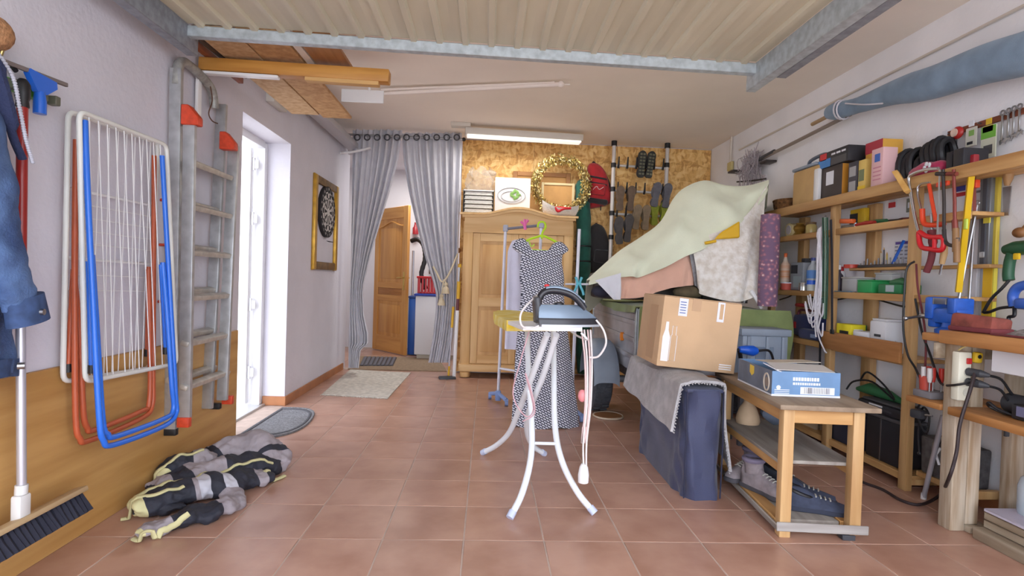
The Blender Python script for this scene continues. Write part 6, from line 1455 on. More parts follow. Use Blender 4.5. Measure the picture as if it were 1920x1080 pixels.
# low shelf
Z6 = .0835
T = sbox('black_case', 'large black case standing on the lowest shelf', 'case', 1622, 1688, 786, Z6, 2.345, 2.50, mat('black_case', (42, 42, 48), .5, var=.15, vs=8), .01); T.part('lid', MB().bx(2.34, 2.505, T.y0-.005, T.y1+.005, T.z1, T.z1+.02, .006), mat('dusty_black', (78, 78, 82), .7)); face(T, 'edge_trim', .42, .45, 0, 1, steel); ztop = T.z1+.02
T2 = sbox('printer', 'dark flat printer with a dusty lid lying on the black case', 'printer', 1606, 1690, 757, ztop+.001, 2.345, 2.50, mat('black_case', (42, 42, 48)), .02); T2.part('lid', MB().bx(2.36, 2.49, T2.y0+.03, T2.y1-.03, T2.z1, T2.z1+.012, .004), mat('dusty_black', (78, 78, 82))); face(T2, 'slot', .2, .8, .4, .6, dark_pl); face(T2, 'buttons', .3, .6, .7, .85, mat('off_white', (224, 226, 232))); zt2 = T2.z1+.0125
T3 = Thing('garden_tool', 'dark green hedge trimmer with a looped flex on the printer', 'tool', (2.42, (T2.y0+T2.y1)/2, zt2)); ya, yb2 = yat(1602, 2.40, zt2), yat(1690, 2.40, zt2)
T3.part('body', MB().tube([(2.42, ya, zt2+.02), (2.42, lerp(ya, yb2, .3), zt2+.042), (2.42, lerp(ya, yb2, .7), zt2+.034), (2.42, yb2, zt2+.016)], [.012, .038, .03, .012], 14), mat('tool_green', (44, 104, 66)))
T3.part('flex', MB().tube(smooth([(2.40, ya-.05, zt2+.08), (2.38, lerp(ya, yb2, .35), zt2+.15), (2.38, lerp(ya, yb2, .7), zt2+.10), (2.37, yb2+.02, zt2+.03), (2.37, lerp(ya, yb2, .5), zt2+.10), (2.38, ya-.02, zt2+.07), (2.36, ya+.02, zt2+.01)], 6), .006, 6), black_pl)
T = sbox('black_crate', 'second black box farther along the lowest shelf', 'box', 1548, 1612, 770, Z6, 2.345, 2.50, mat('navy_black', (40, 44, 62), .6), .008); T.part('lid', MB().bx(2.34, 2.505, T.y0-.004, T.y1+.004, T.z1, T.z1+.02, .005), dark_pl)
yz = 3.95; T = Thing('folded_boards', 'pale folded boards standing on the lowest shelf at the far end', 'board', (2.42, yz, Z6))
for i in range(4): T.part('board', MB().bx(2.36+i*.032, 2.378+i*.032, yz-.18, yz+.18, Z6, Z6+.30-.02*i, .002), wood('pale_board', (196, 180, 156), (170, 150, 124), 'y'))

# ================================================================ workbench
bt_y = wood('bench_top', (196, 140, 84), (160, 106, 56), 'y', .6); old = wood('old_painted_wood', (198, 184, 164), (156, 132, 104), 'z', .8, vs=14); oldx = wood('weathered_plank', (176, 162, 142), (140, 122, 100), 'y', .8)
wbn = Thing('workbench', 'rough wooden workbench at the right edge of the room', 'workbench', (2.3, 2.1, 0))
wbn.part('top_board', MB().bx(2.085, 2.545, 1.3, 2.43, .855, .915, .006), bt_y)
wbn.part('top_board', MB().bx(2.12, 2.545, 2.432, 2.57, .855, .892, .005), bt_y)
wbn.part('leg', MB().bx(2.14, 2.21, 2.385, 2.455, 0, .853, .006), old)
wbn.part('leg', MB().bx(2.213, 2.275, 2.387, 2.45, .03, .852, .006), old)
wbn.part('leg', MB().bx(2.43, 2.52, 2.40, 2.452, .0, .853, .006), old)
wbn.part('bearer', MB().bx(2.10, 2.5, 2.457, 2.475, .78, .853, .004), oldx)
wbn.part('lower_shelf', MB().bx(2.10, 2.54, 1.3, 2.383, .535, .572, .006), bt_y)
wbn.part('lower_shelf', MB().bx(2.13, 2.5, 2.458, 2.67, .535, .565, .006), bt_y)
wbn.part('foot_block', MB().bx(2.213, 2.32, 2.36, 2.45, 0, .029, .004), oldx)
wbn.part('floor_plank', MB().bx(2.19, 2.29, 1.3, 2.325, 0, .05, .005), oldx)
for x, y in ((2.30, 2.30), (2.42, 2.26)): wbn.part('hook', MB().bx(x, x+.02, y, y+.012, .46, .534, .002), dark_pl)
# vice
vbl = mat('vice_blue', (36, 92, 190), .4, var=.2, vs=20); 
vc_ = Thing('bench_vice', 'blue cast bench vice bolted to the workbench', 'vice', (2.2, 2.53, .893))
vc_.part('base', MB().lathe([(0, 0), (.075, 0), (.075, .018), (.05, .03), (.045, .05), (0, .05)], (2.22, 2.50, .893), 20), vbl)
vc_.part('body', MB().box((2.22, 2.515, .975), (.085, .15, .075), (0, 0, 0), .016), vbl)
vc_.part('fixed_jaw', MB().box((2.22, 2.47, 1.025), (.10, .045, .075), (0, 0, 0), .008), vbl)
vc_.part('moving_jaw', MB().box((2.22, 2.60, 1.01), (.10, .05, .11), (0, 0, 0), .012).box((2.22, 2.60, .945), (.06, .05, .06), (0, 0, 0), .01), vbl)
vc_.part('jaw_plate', MB().box((2.22, 2.498, 1.045), (.095, .008, .03)), steel); vc_.part('jaw_plate', MB().box((2.22, 2.571, 1.045), (.095, .008, .03)), steel)
vc_.part('screw', MB().cyl((2.22, 2.62, .965), (2.22, 2.70, .965), .013), steel); vc_.part('handle', MB().cyl((2.13, 2.69, .95), (2.31, 2.69, .98), .007).ball((2.13, 2.69, .95), .012, 8).ball((2.31, 2.69, .98), .012, 8), steel)
rb = Thing('rusty_block', 'rust-red wrapped block lying on the workbench beside the vice', 'block', (2.2, 2.32, .916))
rb.part('block', MB().box((2.185, 2.325, .955), (.11, .19, .07), (.05, .1, .1), .014), mat('rust_red', (140, 72, 62), .8, var=.4, vs=14, bump=.4, bs=40)); rb.part('lower_wrap', MB().box((2.18, 2.32, .928), (.118, .20, .022), (0, 0, .1), .006), mat('maroon_wrap', (112, 48, 54), .8))
T = Thing('steel_wool', 'grey pile of metal shavings lying on the workbench', 'shavings', (2.3, 2.2, .916)); T.part('pile', MB().grid(20, 8, lambda u, v: Vector((2.28+.09*(1-v)*cos(2*pi*u), 2.18+.10*(1-v)*sin(2*pi*u), .917+.03*v*(1+.3*sin(u*21)))), closeu=True), mat('shavings', (150, 146, 142), .7, .3, var=.5, vs=60))
single('green_stone', 'small green sharpening stone on the workbench', 'stone', MB().box((2.24, 2.27, .926), (.05, .07, .02), (0, 0, .2), .004), mat('mid_green', (36, 120, 74)), (2.24, 2.27, .916))
single('maroon_ruler', 'long maroon strip lying along the edge of the workbench', 'strip', MB().bx(2.10, 2.12, 1.75, 2.19, .916, .924, .002), mat('maroon_wrap', (112, 48, 54)), (2.11, 2.0, .916))
# power strip with its plugs
psm = mat('cream_white', (226, 224, 206), .5)
ps = Thing('power_strip', 'cream power strip with a red switch fixed to the workbench leg', 'power strip', (2.14, 2.3700, .72))
ps.part('body', MB().bx(2.11, 2.172, 2.3420, 2.3830, .605, .825, .008), psm)
ps.part('switch', MB().bx(2.142, 2.164, 2.3330, 2.3415, .772, .798, .002), mat('switch_red', (190, 40, 40), .4))
for z in (.735, .69, .645): ps.part('socket', MB().cyl((2.152, 2.3420, z), (2.152, 2.3390, z), .019, seg=18), mat('socket_grey', (206, 204, 190), .5))
for z in (.738, .692):
    T = Thing('plug', 'black plug in the %s socket of the power strip' % ('upper' if z > .7 else 'middle'), 'plug', (2.155, 2.3300, z)); T.part('body', MB().tube([(2.152, 2.3390, z), (2.16, 2.285, z), (2.185, 2.27, z-.005)], [.018, .017, .008], 12), dark_pl); T.part('flex', MB().tube(smooth([(2.185, 2.27, z-.005), (2.23, 2.26, z-.02), (2.28, 2.26, z-.08), (2.3500, 2.27, z-.13 if z > .7 else .585)], 5), .0055, 8), black_pl)
T = Thing('yellow_tape', 'yellow tape measure hanging beside the power strip', 'tape measure', (2.20, 2.3500, .79)); T.part('case', MB().box((2.205, 2.3550, .80), (.04, .025, .05), (0, .1, 0), .01), mat('hazard_yellow', (222, 184, 44))); T.part('dot', MB().cyl((2.205, 2.3420, .805), (2.205, 2.3410, .805), .009), black_pl); T.part('string', MB().tube(smooth([(2.12, 2.3600, .83), (2.15, 2.3500, .85), (2.22, 2.3450, .845), (2.3, 2.3400, .853)], 4), .003, 5), mat('straw_string', (206, 186, 120), .8))
# cables
def cable(label, pts, r=.0055, m_=None):
    P = smooth(pts, 7); T = Thing('cable', label, 'cable', P[-1]); T.part('flex', MB().tube(P, r, 8), m_ or black_pl); T.part('end_plug', MB().ball(P[-1], r*2, 8), m_ or black_pl); return T
cable('black cable sagging from the bench leg to the floor and under the side table', [at(1828, 700, y=2.30), at(1818, 735, y=2.28), at(1800, 795, y=2.28), at(1793, 850, y=2.28), at(1778, 900, y=2.30), at(1760, 930, z=.03), at(1725, 946, z=.008), at(1690, 938, z=.008), at(1655, 918, z=.008), at(1620, 905, z=.008), at(1606, 895, z=.008), at(1606, 880, z=.008)], .0075, mat('brown_black_cable', (48, 36, 38), .6))
cable('black cable hanging in a loop down the front post of the shelf', [at(1715, 490, x=2.28), at(1700, 505, x=2.26), at(1695, 560, x=2.25), at(1694, 620, x=2.25), at(1702, 665, x=2.25), at(1716, 690, x=2.25), at(1730, 720, x=2.24)])
cable('black cable strung from the shelf post towards the bench leg', [at(1716, 560, x=2.27), at(1728, 620, x=2.26), at(1742, 660, x=2.24), at(1756, 700, x=2.22), at(1766, 720, x=2.20), at(1790, 722, y=2.34), at(1830, 715, y=2.3)])
cable('maroon cable hanging down the front post beside the black loop', [at(1718, 495, x=2.275), at(1721, 540, x=2.27), at(1730, 590, x=2.26), at(1736, 640, x=2.25), at(1734, 700, x=2.24), at(1730, 750, x=2.24)], .005, mat('maroon_wrap', (112, 48, 54)))
cable('black cable strung below the fourth shelf between the posts', [at(1462, 562, x=2.40), at(1480, 556, x=2.40), at(1495, 548, x=2.42), at(1515, 556, x=2.42), at(1560, 562, x=2.42), at(1590, 558, x=2.44), at(1614, 552, x=2.46), at(1650, 563, x=2.44), at(1690, 574, x=2.42), at(1708, 575, x=2.40)])
cable('tangle of black leads hanging from the bench shelf beside the post', [at(1733, 745, x=2.24), at(1720, 770, x=2.24), at(1728, 800, x=2.24), at(1738, 810, x=2.25), at(1742, 780, x=2.25), at(1730, 765, x=2.25), at(1722, 810, x=2.26), at(1724, 850, x=2.27)], .005)
ms = Thing('multi_plug', 'black multi-way plug hanging beside the shelf post', 'plug', at(1722, 775, x=2.23)); ms.part('body', MB().box(at(1722, 776, x=2.23), (.05, .06, .045), (0, 0, .2), .01), dark_pl); ms.part('prong', MB().cyl(at(1735, 778, x=2.22), at(1748, 780, x=2.22), .005), steel)
# lower bench shelf things
scd = Thing('screwdriver_stand', 'stand of red-handled screwdrivers at the end of the bench shelf', 'tool stand', (2.2, 2.6, .566))
scd.part('block', MB().bx(2.16, 2.26, 2.55, 2.66, .566, .60, .004), mat('grey_block', (130, 128, 134), .6))
for i, (dx, dy) in enumerate(((.01, .02), (.04, .035), (.07, .02), (.02, .07), (.06, .085))):
    p = Vector((2.165+dx, 2.555+dy, .60)); scd.part('shaft', MB().cyl(p, p+Vector((0, 0, .05)), .004), steel); scd.part('handle', MB().tube([p+Vector((0, 0, .045)), p+Vector((0, 0, .07)), p+Vector((0, .002, .115))], [.008, .012, .011], 10), mat('handle_red', (206, 56, 46), .4) if i % 3 else mat('handle_white', (220, 216, 216), .4))
scd.part('red_cup', MB().lathe([(0, 0), (.028, 0), (.032, .07), (.028, .07), (.025, .005), (0, .005)], (2.205, 2.63, .60), 16), mat('cup_red', (196, 80, 66), .5))
T = Thing('power_adapter', 'black charger box with its lead on the bench shelf', 'charger', (2.25, 2.02, .573)); T.part('body', MB().box((2.24, 2.06, .605), (.10, .22, .062), (0, 0, .05), .008), blkb); T.part('panel', MB().box((2.188, 2.12, .61), (.003, .05, .04), (0, 0, .05)), mat('violet_panel', (110, 110, 140), .5)); T.part('lead', MB().tube(smooth([(2.2, 2.17, .585), (2.18, 2.22, .60), (2.17, 2.25, .62), (2.19, 2.27, .60), (2.22, 2.22, .58), (2.26, 2.17, .585)], 5), .006, 7), black_pl)
T = Thing('dark_motor', 'dark electric motor lying on the bench shelf', 'motor', (2.30, 2.24, .573)); T.part('body', MB().cyl((2.30, 2.15, .615), (2.30, 2.29, .615), .042, seg=18), dark_pl); T.part('red_ring', MB().cyl((2.30, 2.16, .615), (2.30, 2.175, .615), .0435, seg=18), mat('maroon_wrap', (112, 48, 54))); T.part('shaft', MB().cyl((2.30, 2.12, .615), (2.30, 2.15, .615), .010), brass)
dr_ = wbn.part('drawer', MB().bx(2.19, 2.2, 1.7, 2.27, .752, .852, .003), mat('off_white', (224, 226, 232))); wbn.part('drawer_tray', MB().bx(2.201, 2.50, 1.7, 2.27, .752, .768, .003), mat('pale_grey_metal', (196, 194, 198)), dr_); wbn.part('knob', MB().ball((2.183, 2.05, .80), (.012, .018, .018), 10), mat('mahogany', (150, 86, 58)), dr_)
T = Thing('stained_board', 'stained pale board leaning behind the charger on the bench shelf', 'board', (2.46, 2.1, .573)); T.part('board', MB().bx(2.44, 2.455, 1.75, 2.19, .573, .74, .003), mat('stained_board', (190, 176, 146), .85, var=.35, vs=7)); T.part('stain', MB().ball((2.439, 2.02, .66), (.002, .03, .05), 10), mat('dark_brown', (92, 66, 50)))
# demijohn and crate under the bench
wc_ = Thing('wooden_crate', 'low wooden crate with a lilac board on it under the bench', 'crate', (2.38, 2.1, .051))
for z in (.052, .088): wc_.part('slat', MB().bx(2.235, 2.25, 1.75, 2.32, z, z+.033, .003), oldx)
for z in (.0525, .0885): wc_.part('slat', MB().bx(2.252, 2.50, 2.306, 2.32, z, z+.033, .003), oldx)
wc_.part('lilac_lid', MB().bx(2.228, 2.52, 1.72, 2.315, .1235, .138, .003), mat('lilac_board', (196, 192, 210), .6))
wc_.part('bottom', MB().bx(2.252, 2.50, 1.76, 2.304, .051, .06), oldx)
dj = Thing('glass_demijohn', 'clear glass demijohn standing on the lilac board', 'bottle', (2.40, 2.245, .1385)); gls = mat('bottle_glass', (200, 214, 226), .12, alpha=.55)
dj.part('glass', MB().lathe([(0, 0), (.058, 0), (.062, .01), (.062, .12), (.052, .155), (.03, .175), (.027, .19), (.031, .195), (.031, .205), (0, .205)], (2.385, 2.235, .1385), 24), gls); dj.part('stopper', MB().lathe([(.024, 0), (.026, .018), (0, .02)], (2.385, 2.235, .344), 16), mat('off_white', (224, 226, 232)))
al = Thing('metal_tube', 'long silver metal tube leaning beside the bench leg', 'tube', (2.33, 2.76, 0)); al.part('tube', MB().cyl((2.325, 2.76, .0), at(1768, 780, x=2.30), .012, seg=12), mat('silver_pole', (196, 196, 206))); al.part('cap', MB().cyl((2.325, 2.76, .0), (2.325, 2.757, .03), .014, seg=12), white_pvc)
pc_ = Thing('parts_bin', 'clutter bin of dark fittings at the near end of the lowest shelf', 'bin', (2.42, 2.72, .12)); pc_.part('bin', MB().box((2.43, 2.70, .22), (.14, .26, .2), (0, 0, 0), .012, taper=(1.05, 1.05)), mat('grey_bin', (92, 90, 92), .7, var=.4, vs=30))
pc_.part('pipe_piece', MB().tube(smooth([(2.37, 2.75, .20), (2.35, 2.73, .30), (2.36, 2.68, .34), (2.40, 2.64, .33)], 4), .012, 8), steel); pc_.part('clip_piece', MB().tube([(2.35, 2.70, .20), (2.34, 2.71, .25), (2.345, 2.69, .29)], .006, 6), white_pvc)
pc_.part('bearer', MB().bx(2.36, 2.5, 2.58, 2.86, .09, .119, .003), sz)

# ================================================================ hand tools hung at the near end of the shelf
XH = 2.235
def P(px, py, x=XH): return at(px, py, x=x)
hk = Thing('hacksaw', 'hacksaw with a silver bow and red handle hanging from the shelf', 'saw', P(1745, 470)); hred = mat('saw_red', (206, 30, 40), .35)
hk.part('bow', MB().tube(smooth([P(1760, 316), P(1735, 318), P(1712, 326), P(1704, 336), P(1708, 365), P(1716, 410), P(1724, 438)], 5), .0085, 10), chrome)
hk.part('handle', MB().tube(smooth([P(1723, 436), P(1727, 462), P(1745, 467), P(1766, 468), P(1768, 446), P(1748, 445), P(1735, 442)], 5, True), .0125, 10, closed=True), hred); hk.part('guard', MB().tube([P(1752, 446), P(1752, 467)], .010, 8), hred)
hk.part('blade', MB().tube([P(1762, 318), P(1757, 445)], .006, 4, flat=.25), steel)
fs = Thing('coping_saw', 'smaller saw with an orange handle hanging behind the hacksaw', 'saw', P(1750, 420, 2.26)); ora = mat('saw_orange', (226, 74, 36), .4)
fs.part('bow', MB().tube(smooth([P(1745, 342, 2.26), P(1726, 346, 2.26), P(1720, 360, 2.26), P(1728, 395, 2.26)], 5), .006, 8), chrome); fs.part('handle', MB().tube(smooth([P(1729, 392, 2.26), P(1732, 418, 2.26), P(1750, 422, 2.26), P(1770, 420, 2.26)], 5), [.013]*16, 10), ora); fs.part('frame', MB().tube(smooth([P(1742, 345, 2.26), P(1748, 380, 2.26), P(1755, 415, 2.26)], 4), .009, 8), ora); fs.part('top_grip', MB().box(P(1768, 345, 2.26), (.02, .07, .025), (0, 0, 0), .006), ora)
clm = mat('dark_iron', (64, 58, 58), .5, .4)
for k, (a, b_, lb, m_, h) in enumerate(((1768, 452, 'dark iron screw clamp hanging right of the hacksaw', clm, 1), (1788, 432, 'reddish screw clamp hanging beside the yellow level', mat('red_oxide', (126, 56, 48), .5, .2), 0))):
    T = Thing('screw_clamp', lb, 'clamp', P(a, b_)); T.part('bar', MB().tube([P(a, 318), P(a+2, 380), P(a+2, b_-20)], .0075, 8), m_)
    if h: T.part('jaw', MB().tube(smooth([P(a+2, b_-22), P(a+4, b_), P(a+14, b_+8), P(a+26, b_+6), P(a+28, b_-6)], 4), .009, 8), m_)
    else: T.part('jaw', MB().tube([P(a+2, b_-20), P(a+3, b_), P(a+4, b_+10)], [.012, .013, .006], 8), m_)
    T.part('spindle', MB().cyl(P(a-12, 326), P(a+6, 326), .010), m_); T.part('grip', MB().cyl(P(a+(26 if h else 4), b_-4), P(a+(26 if h else 4), b_+40), .014, seg=10), wood('clamp_grip', (156, 118, 76), (122, 88, 54), 'z'))
T = Thing('maroon_handle_tool', 'file with a dark maroon handle hanging below the hacksaw', 'tool', P(1745, 505)); T.part('handle', MB().tube(smooth([P(1747, 432, 2.27), P(1749, 455, 2.27), P(1746, 485, 2.27), P(1737, 510, 2.27)], 5), [.020]*6+[.016]*10, 10), mat('maroon_wrap', (112, 48, 54))); T.part('blade', MB().cyl(P(1746, 400, 2.27), P(1747, 432, 2.27), .006), steel)
T = Thing('wooden_square', 'pale wooden mallet handle sticking down from the top shelf', 'mallet', P(1690, 340, 2.22)); T.part('handle', MB().tube([P(1679, 322, 2.22), P(1703, 360, 2.22)], [.022, .024], 4, flat=.6), wood('mallet_wood', (216, 172, 100), (190, 142, 74), 'z')); T.part('nail', MB().cyl(P(1680, 325, 2.22), P(1680, 325, 2.27), .004), steel)
T = Thing('chisel', 'wood-handled chisel hanging near the second shelf end', 'chisel', P(1768, 500)); T.part('handle', MB().tube([P(1772, 455, 2.3), P(1770, 475, 2.3), P(1766, 495, 2.3)], [.012, .016, .012], 10), wood('chisel_grip', (206, 170, 120), (180, 140, 90), 'z')); T.part('blade', MB().tube([P(1766, 495, 2.3), P(1762, 515, 2.3)], .008, 4, flat=.3), steel)
ylv = mat('level_yellow', (226, 186, 30), .4)
T = Thing('spirit_level', 'long yellow spirit level leaning against the shelf end', 'level', P(1797, 548, 2.28)); T.part('rail', MB().tube([P(1823, 312, 2.28), P(1797, 548, 2.28)], .021, 4, flat=.55), ylv); T.part('vial', MB().box(P(1811, 420, 2.262), (.01, .02, .05), (0, 0, 0), .004), mat('vial_green', (190, 214, 90), .2)); T.part('end_cap', MB().box(P(1823, 310, 2.28), (.03, .035, .02), (0, 0, 0), .004), black_pl)
T = Thing('bar_clamp', 'red bar clamp hanging between the yellow and grey levels', 'clamp', P(1826, 395, 2.36)); T.part('bar', MB().tube([P(1826, 296, 2.36), P(1827, 395, 2.36)], .010, 4), mat('red_oxide', (126, 56, 48))); T.part('head', MB().box(P(1824, 300, 2.36), (.03, .045, .05), (0, 0, 0), .006), mat('dark_red', (160, 40, 50))); T.part('slider', MB().box(P(1829, 345, 2.36), (.025, .03, .04), (0, 0, 0), .005), ora)
for k, (a, b_, c_, d_) in enumerate(((1832, 385, 1798, 560), (1828, 400, 1816, 575))):
    T = Thing('steel_rod', ('slanting thin steel rod leaning behind the vice', 'steeper thin steel rod leaning behind the vice')[k], 'rod', P(c_, d_, 2.3)); T.part('rod', MB().cyl(P(a, b_, 2.4), P(c_, d_, 2.3), .0065, seg=8), steel); T.part('eye', MB().tube([P(a, b_, 2.4)+Vector((0, .012*cos(i*pi/5), .012*sin(i*pi/5)+.012)) for i in range(10)], .003, 5, closed=True), steel)
T = Thing('aluminium_level', 'grey aluminium level standing upright against the wall', 'level', P(1850, 500, 2.5)); a, b_ = P(1852, 318, 2.5), P(1850, 500, 2.5); T.part('rail', MB().box((2.505, a.y, (a.z+b_.z)/2), (.025, .06, a.z-b_.z), (0, 0, 0), .003), mat('level_grey', (130, 134, 140), .4, .5)); T.part('groove', MB().box((2.491, a.y, (a.z+b_.z)/2), (.004, .022, a.z-b_.z-.03)), mat('level_dark', (92, 94, 102), .4, .5)); T.part('vial', MB().box((2.489, a.y, b_.z+.06), (.006, .03, .03), (0, 0, 0), .004), clr); T.part('yellow_tag', MB().box((2.489, a.y-.02, lerp(a.z, b_.z, .52)), (.006, .035, .035)), mat('tag_yellow', (226, 212, 80), .5))
zb_ = .917
T = Thing('yellow_batten', 'wide yellow batten standing on the bench below the grey level', 'batten', (2.515, b_.y, zb_)); T.part('batten', MB().box((2.515, b_.y, (b_.z+zb_)/2-.002), (.02, .055, b_.z-zb_-.006), (0, 0, 0), .003), mat('batten_yellow', (230, 186, 40), .5)); T.part('edge', MB().box((2.515, b_.y-.031, (b_.z+zb_)/2-.002), (.018, .006, b_.z-zb_-.006)), mat('tag_yellow', (226, 212, 80)))
T = Thing('yellow_rail', 'narrow yellow rail standing right of the grey level', 'rail', (2.52, P(1870, 450, 2.52).y, zb_)); a = P(1870, 316, 2.52); T.part('rail', MB().box((2.525, a.y, (a.z+zb_)/2), (.02, .03, a.z-zb_), (0, 0, 0), .003), mat('rail_yellow', (206, 184, 70), .5)); T.part('cap', MB().box((2.525, a.y, a.z), (.024, .034, .02), (0, 0, 0), .004), mat('grey_block', (130, 128, 134)))
T = Thing('white_batten', 'white batten standing left of the grey level', 'batten', (2.53, P(1834, 500, 2.53).y, zb_)); a = P(1834, 360, 2.53); T.part('batten', MB().box((2.53, a.y, (a.z+zb_)/2), (.02, .05, a.z-zb_), (0, 0, 0), .003), mat('batten_white', (214, 216, 226), .5)); T.part('cap', MB().box((2.53, a.y, a.z), (.022, .052, .012)), mat('grey_block', (130, 128, 134)))
hw_ = wood('hammer_handle', (170, 110, 58), (132, 80, 38), 'y', .5)
T = Thing('hammer', 'long wooden-handled hammer lying at the end of the top shelf', 'hammer', P(1870, 310, 2.40)); T.part('handle', MB().tube([P(1826, 322, 2.36), P(1860, 312, 2.36), P(1902, 303, 2.36)], [.013, .014, .017], 10), hw_); T.part('head', MB().box(P(1904, 302, 2.36), (.05, .03, .035), (0, 0, 0), .008), wood('head_wood', (196, 138, 76), (160, 104, 52), 'x'))
T = Thing('blue_chisel', 'blue-handled chisel lying under the hammer handle', 'chisel', P(1838, 322, 2.33)); T.part('handle', MB().tube([P(1828, 326, 2.33), P(1848, 320, 2.33)], .012, 10), mat('chisel_blue', (56, 86, 140), .4)); T.part('blade', MB().tube([P(1848, 320, 2.33), P(1866, 315, 2.33)], .006, 4), steel)
T = Thing('trowel', 'pointed trowel with a brown handle hanging below the hammer', 'trowel', P(1888, 395, 2.5)); T.part('handle', MB().tube([P(1893, 318, 2.5), P(1890, 335, 2.5), P(1888, 348, 2.5)], [.022, .02, .010], 10), wood('trowel_grip', (186, 148, 104), (150, 112, 72), 'z')); T.part('blade', MB().prism([(-.022, 0), (.022, 0), (.014, -.14), (-.014, -.14)], .004, P(1888, 350, 2.505), (0, 1, 0), (0, 0, 1)), steel)
# tool rail on the wall
a, b_ = at(1766, 258, x=2.54), at(1960, 196, x=2.54)
rl = Thing('tool_rail', 'brown wooden rail on the right wall carrying spanners', 'rail', (2.545, 2.7, 1.97)); rl.part('rail', MB().box((2.548, (a.y+b_.y)/2, 1.972), (.016, a.y-b_.y, .03), (0, 0, 0), .003), wood('rail_brown', (150, 84, 60), (118, 62, 42), 'y'))
for y in (2.95, 2.75, 2.6): rl.part('nail', MB().cyl((2.54, y, 1.972), (2.52, y, 1.975), .004), steel)
for k, px in enumerate((1880, 1891, 1901, 1912)):
    q = at(px, 214-k*4, x=2.53); T = Thing('spanner', 'steel spanner, %s from the left in the row on the brown rail' % ('first', 'second', 'third', 'fourth')[k], 'spanner', q, group='spanners on the wall rail')
    L_ = .13-.006*k; T.part('shank', MB().box(q+Vector((0, 0, -L_/2)), (.006, .012, L_), (0, 0, 0), .002), steel); T.part('ring_end', MB().tube([q+Vector((0, .012*cos(i*pi/5), .012*sin(i*pi/5)+.006)) for i in range(10)], .004, 6, closed=True), steel); T.part('open_end', MB().prism([(-.014, -.02), (-.016, 0), (0, .012), (.016, 0), (.014, -.02), (.006, -.01), (-.006, -.01)], .006, q+Vector((.003, 0, -L_)), (0, 1, 0), (0, 0, 1)), steel)
def packet(label, px0, py0, px1, py1, m_, top, bands=()):
    T = card_('blister_pack', label, 'packet', px0, py0, px1, py1, m_, x=2.515, bands=bands); a_ = at((px0+px1)/2, py0, x=2.515); T.part('hang_tab', MB().box(a_+Vector((.003, 0, .012)), (.004, .03, .03)), top); return T
packet('large green and yellow blister pack hanging on the brown rail', 1838, 232, 1868, 292, mat('pack_pale', (206, 206, 186), .5), mat('hazard_yellow', (222, 184, 44)), [('green_header', (0, 1, .62, 1, mat('pack_green', (110, 176, 62), .5))), ('yellow_blob', (.1, .8, .82, 1.02, mat('tag_yellow', (226, 212, 80)))), ('dark_parts', (.2, .8, .12, .4, mat('print_dark', (70, 70, 74))))])
packet('small pale blister pack hanging left of the large one', 1810, 236, 1831, 271, mat('pack_cream', (206, 204, 192), .5), wh_, [('green_leaf', (.3, .8, .55, .85, mat('print_green', (130, 172, 92)))), ('black_bar', (.15, .7, .1, .25, blkb))])
packet('clear strip pack hanging at the left end of the brown rail', 1765, 254, 1776, 300, mat('pack_clear', (206, 204, 196), .3), wh_, [('blade_print', (.4, .6, .1, .9, mat('print_green2', (120, 130, 96))))])
T = Thing('red_reel', 'red and white chalk-line reel hanging on the brown rail', 'reel', at(1795, 250, x=2.51)); q = at(1795, 249, x=2.51); T.part('case', MB().ball(q, (.018, .038, .034), 14), mat('reel_red', (176, 40, 36), .4)); T.part('disc', MB().cyl(q-Vector((.017, 0, 0)), q-Vector((.021, 0, 0)), .022, seg=16), mat('disc_pale', (226, 196, 180), .5)); T.part('line', MB().cyl(q-Vector((0, 0, .03)), q-Vector((0, -.004, .11)), .003), dark_pl)
# drill and jigsaw
gt = mat('drill_green', (34, 84, 56), .45)
T = Thing('power_drill', 'dark green power drill hanging on the right wall', 'drill', P(1905, 490, 2.45)); q = P(1912, 465, 2.45)
T.part('body', MB().tube([q+Vector((0, .07, -.005)), q+Vector((0, .02, 0)), q+Vector((0, -.08, 0)), q+Vector((0, -.15, 0))], [.022, .033, .035, .028], 14), gt); T.part('grip', MB().tube(smooth([q+Vector((0, .03, -.01)), q+Vector((0, .045, -.06)), q+Vector((0, .05, -.12)), q+Vector((0, .045, -.15))], 4), .023, 12), gt); T.part('switch', MB().box(q+Vector((-.022, -.01, -.04)), (.012, .03, .03), (0, 0, 0), .004), ylv); T.part('flex', MB().tube(smooth([q+Vector((0, .045, -.15)), q+Vector((-.02, .06, -.19)), q+Vector((-.03, .10, -.24)), q+Vector((-.04, .13, -.31))], 5), .007, 8), black_pl)
T = Thing('jigsaw', 'blue jigsaw hanging below the green drill', 'jigsaw', P(1910, 560, 2.42)); q = P(1915, 555, 2.42); bj = mat('jigsaw_blue', (58, 100, 190), .4)
T.part('handle', MB().tube(smooth([q+Vector((0, .03, -.05)), q+Vector((0, .04, .0)), q+Vector((0, .015, .04)), q+Vector((0, -.05, .055)), q+Vector((0, -.10, .05))], 5), .021, 12), bj); T.part('body', MB().box(q+Vector((0, -.06, -.035)), (.055, .15, .05), (0, 0, 0), .015), bj); T.part('flex', MB().tube(smooth([q+Vector((0, .03, -.05)), q+Vector((-.02, .08, -.06)), q+Vector((-.03, .12, -.08)), q+Vector((-.03, .15, -.085))], 5), .007, 8), black_pl); T.part('lead_tangle', MB().tube(smooth([q+Vector((-.01, .02, -.05)), q+Vector((-.02, .01, -.09)), q+Vector((-.02, .035, -.10)), q+Vector((-.02, .03, -.13))], 5), .008, 8), black_pl)
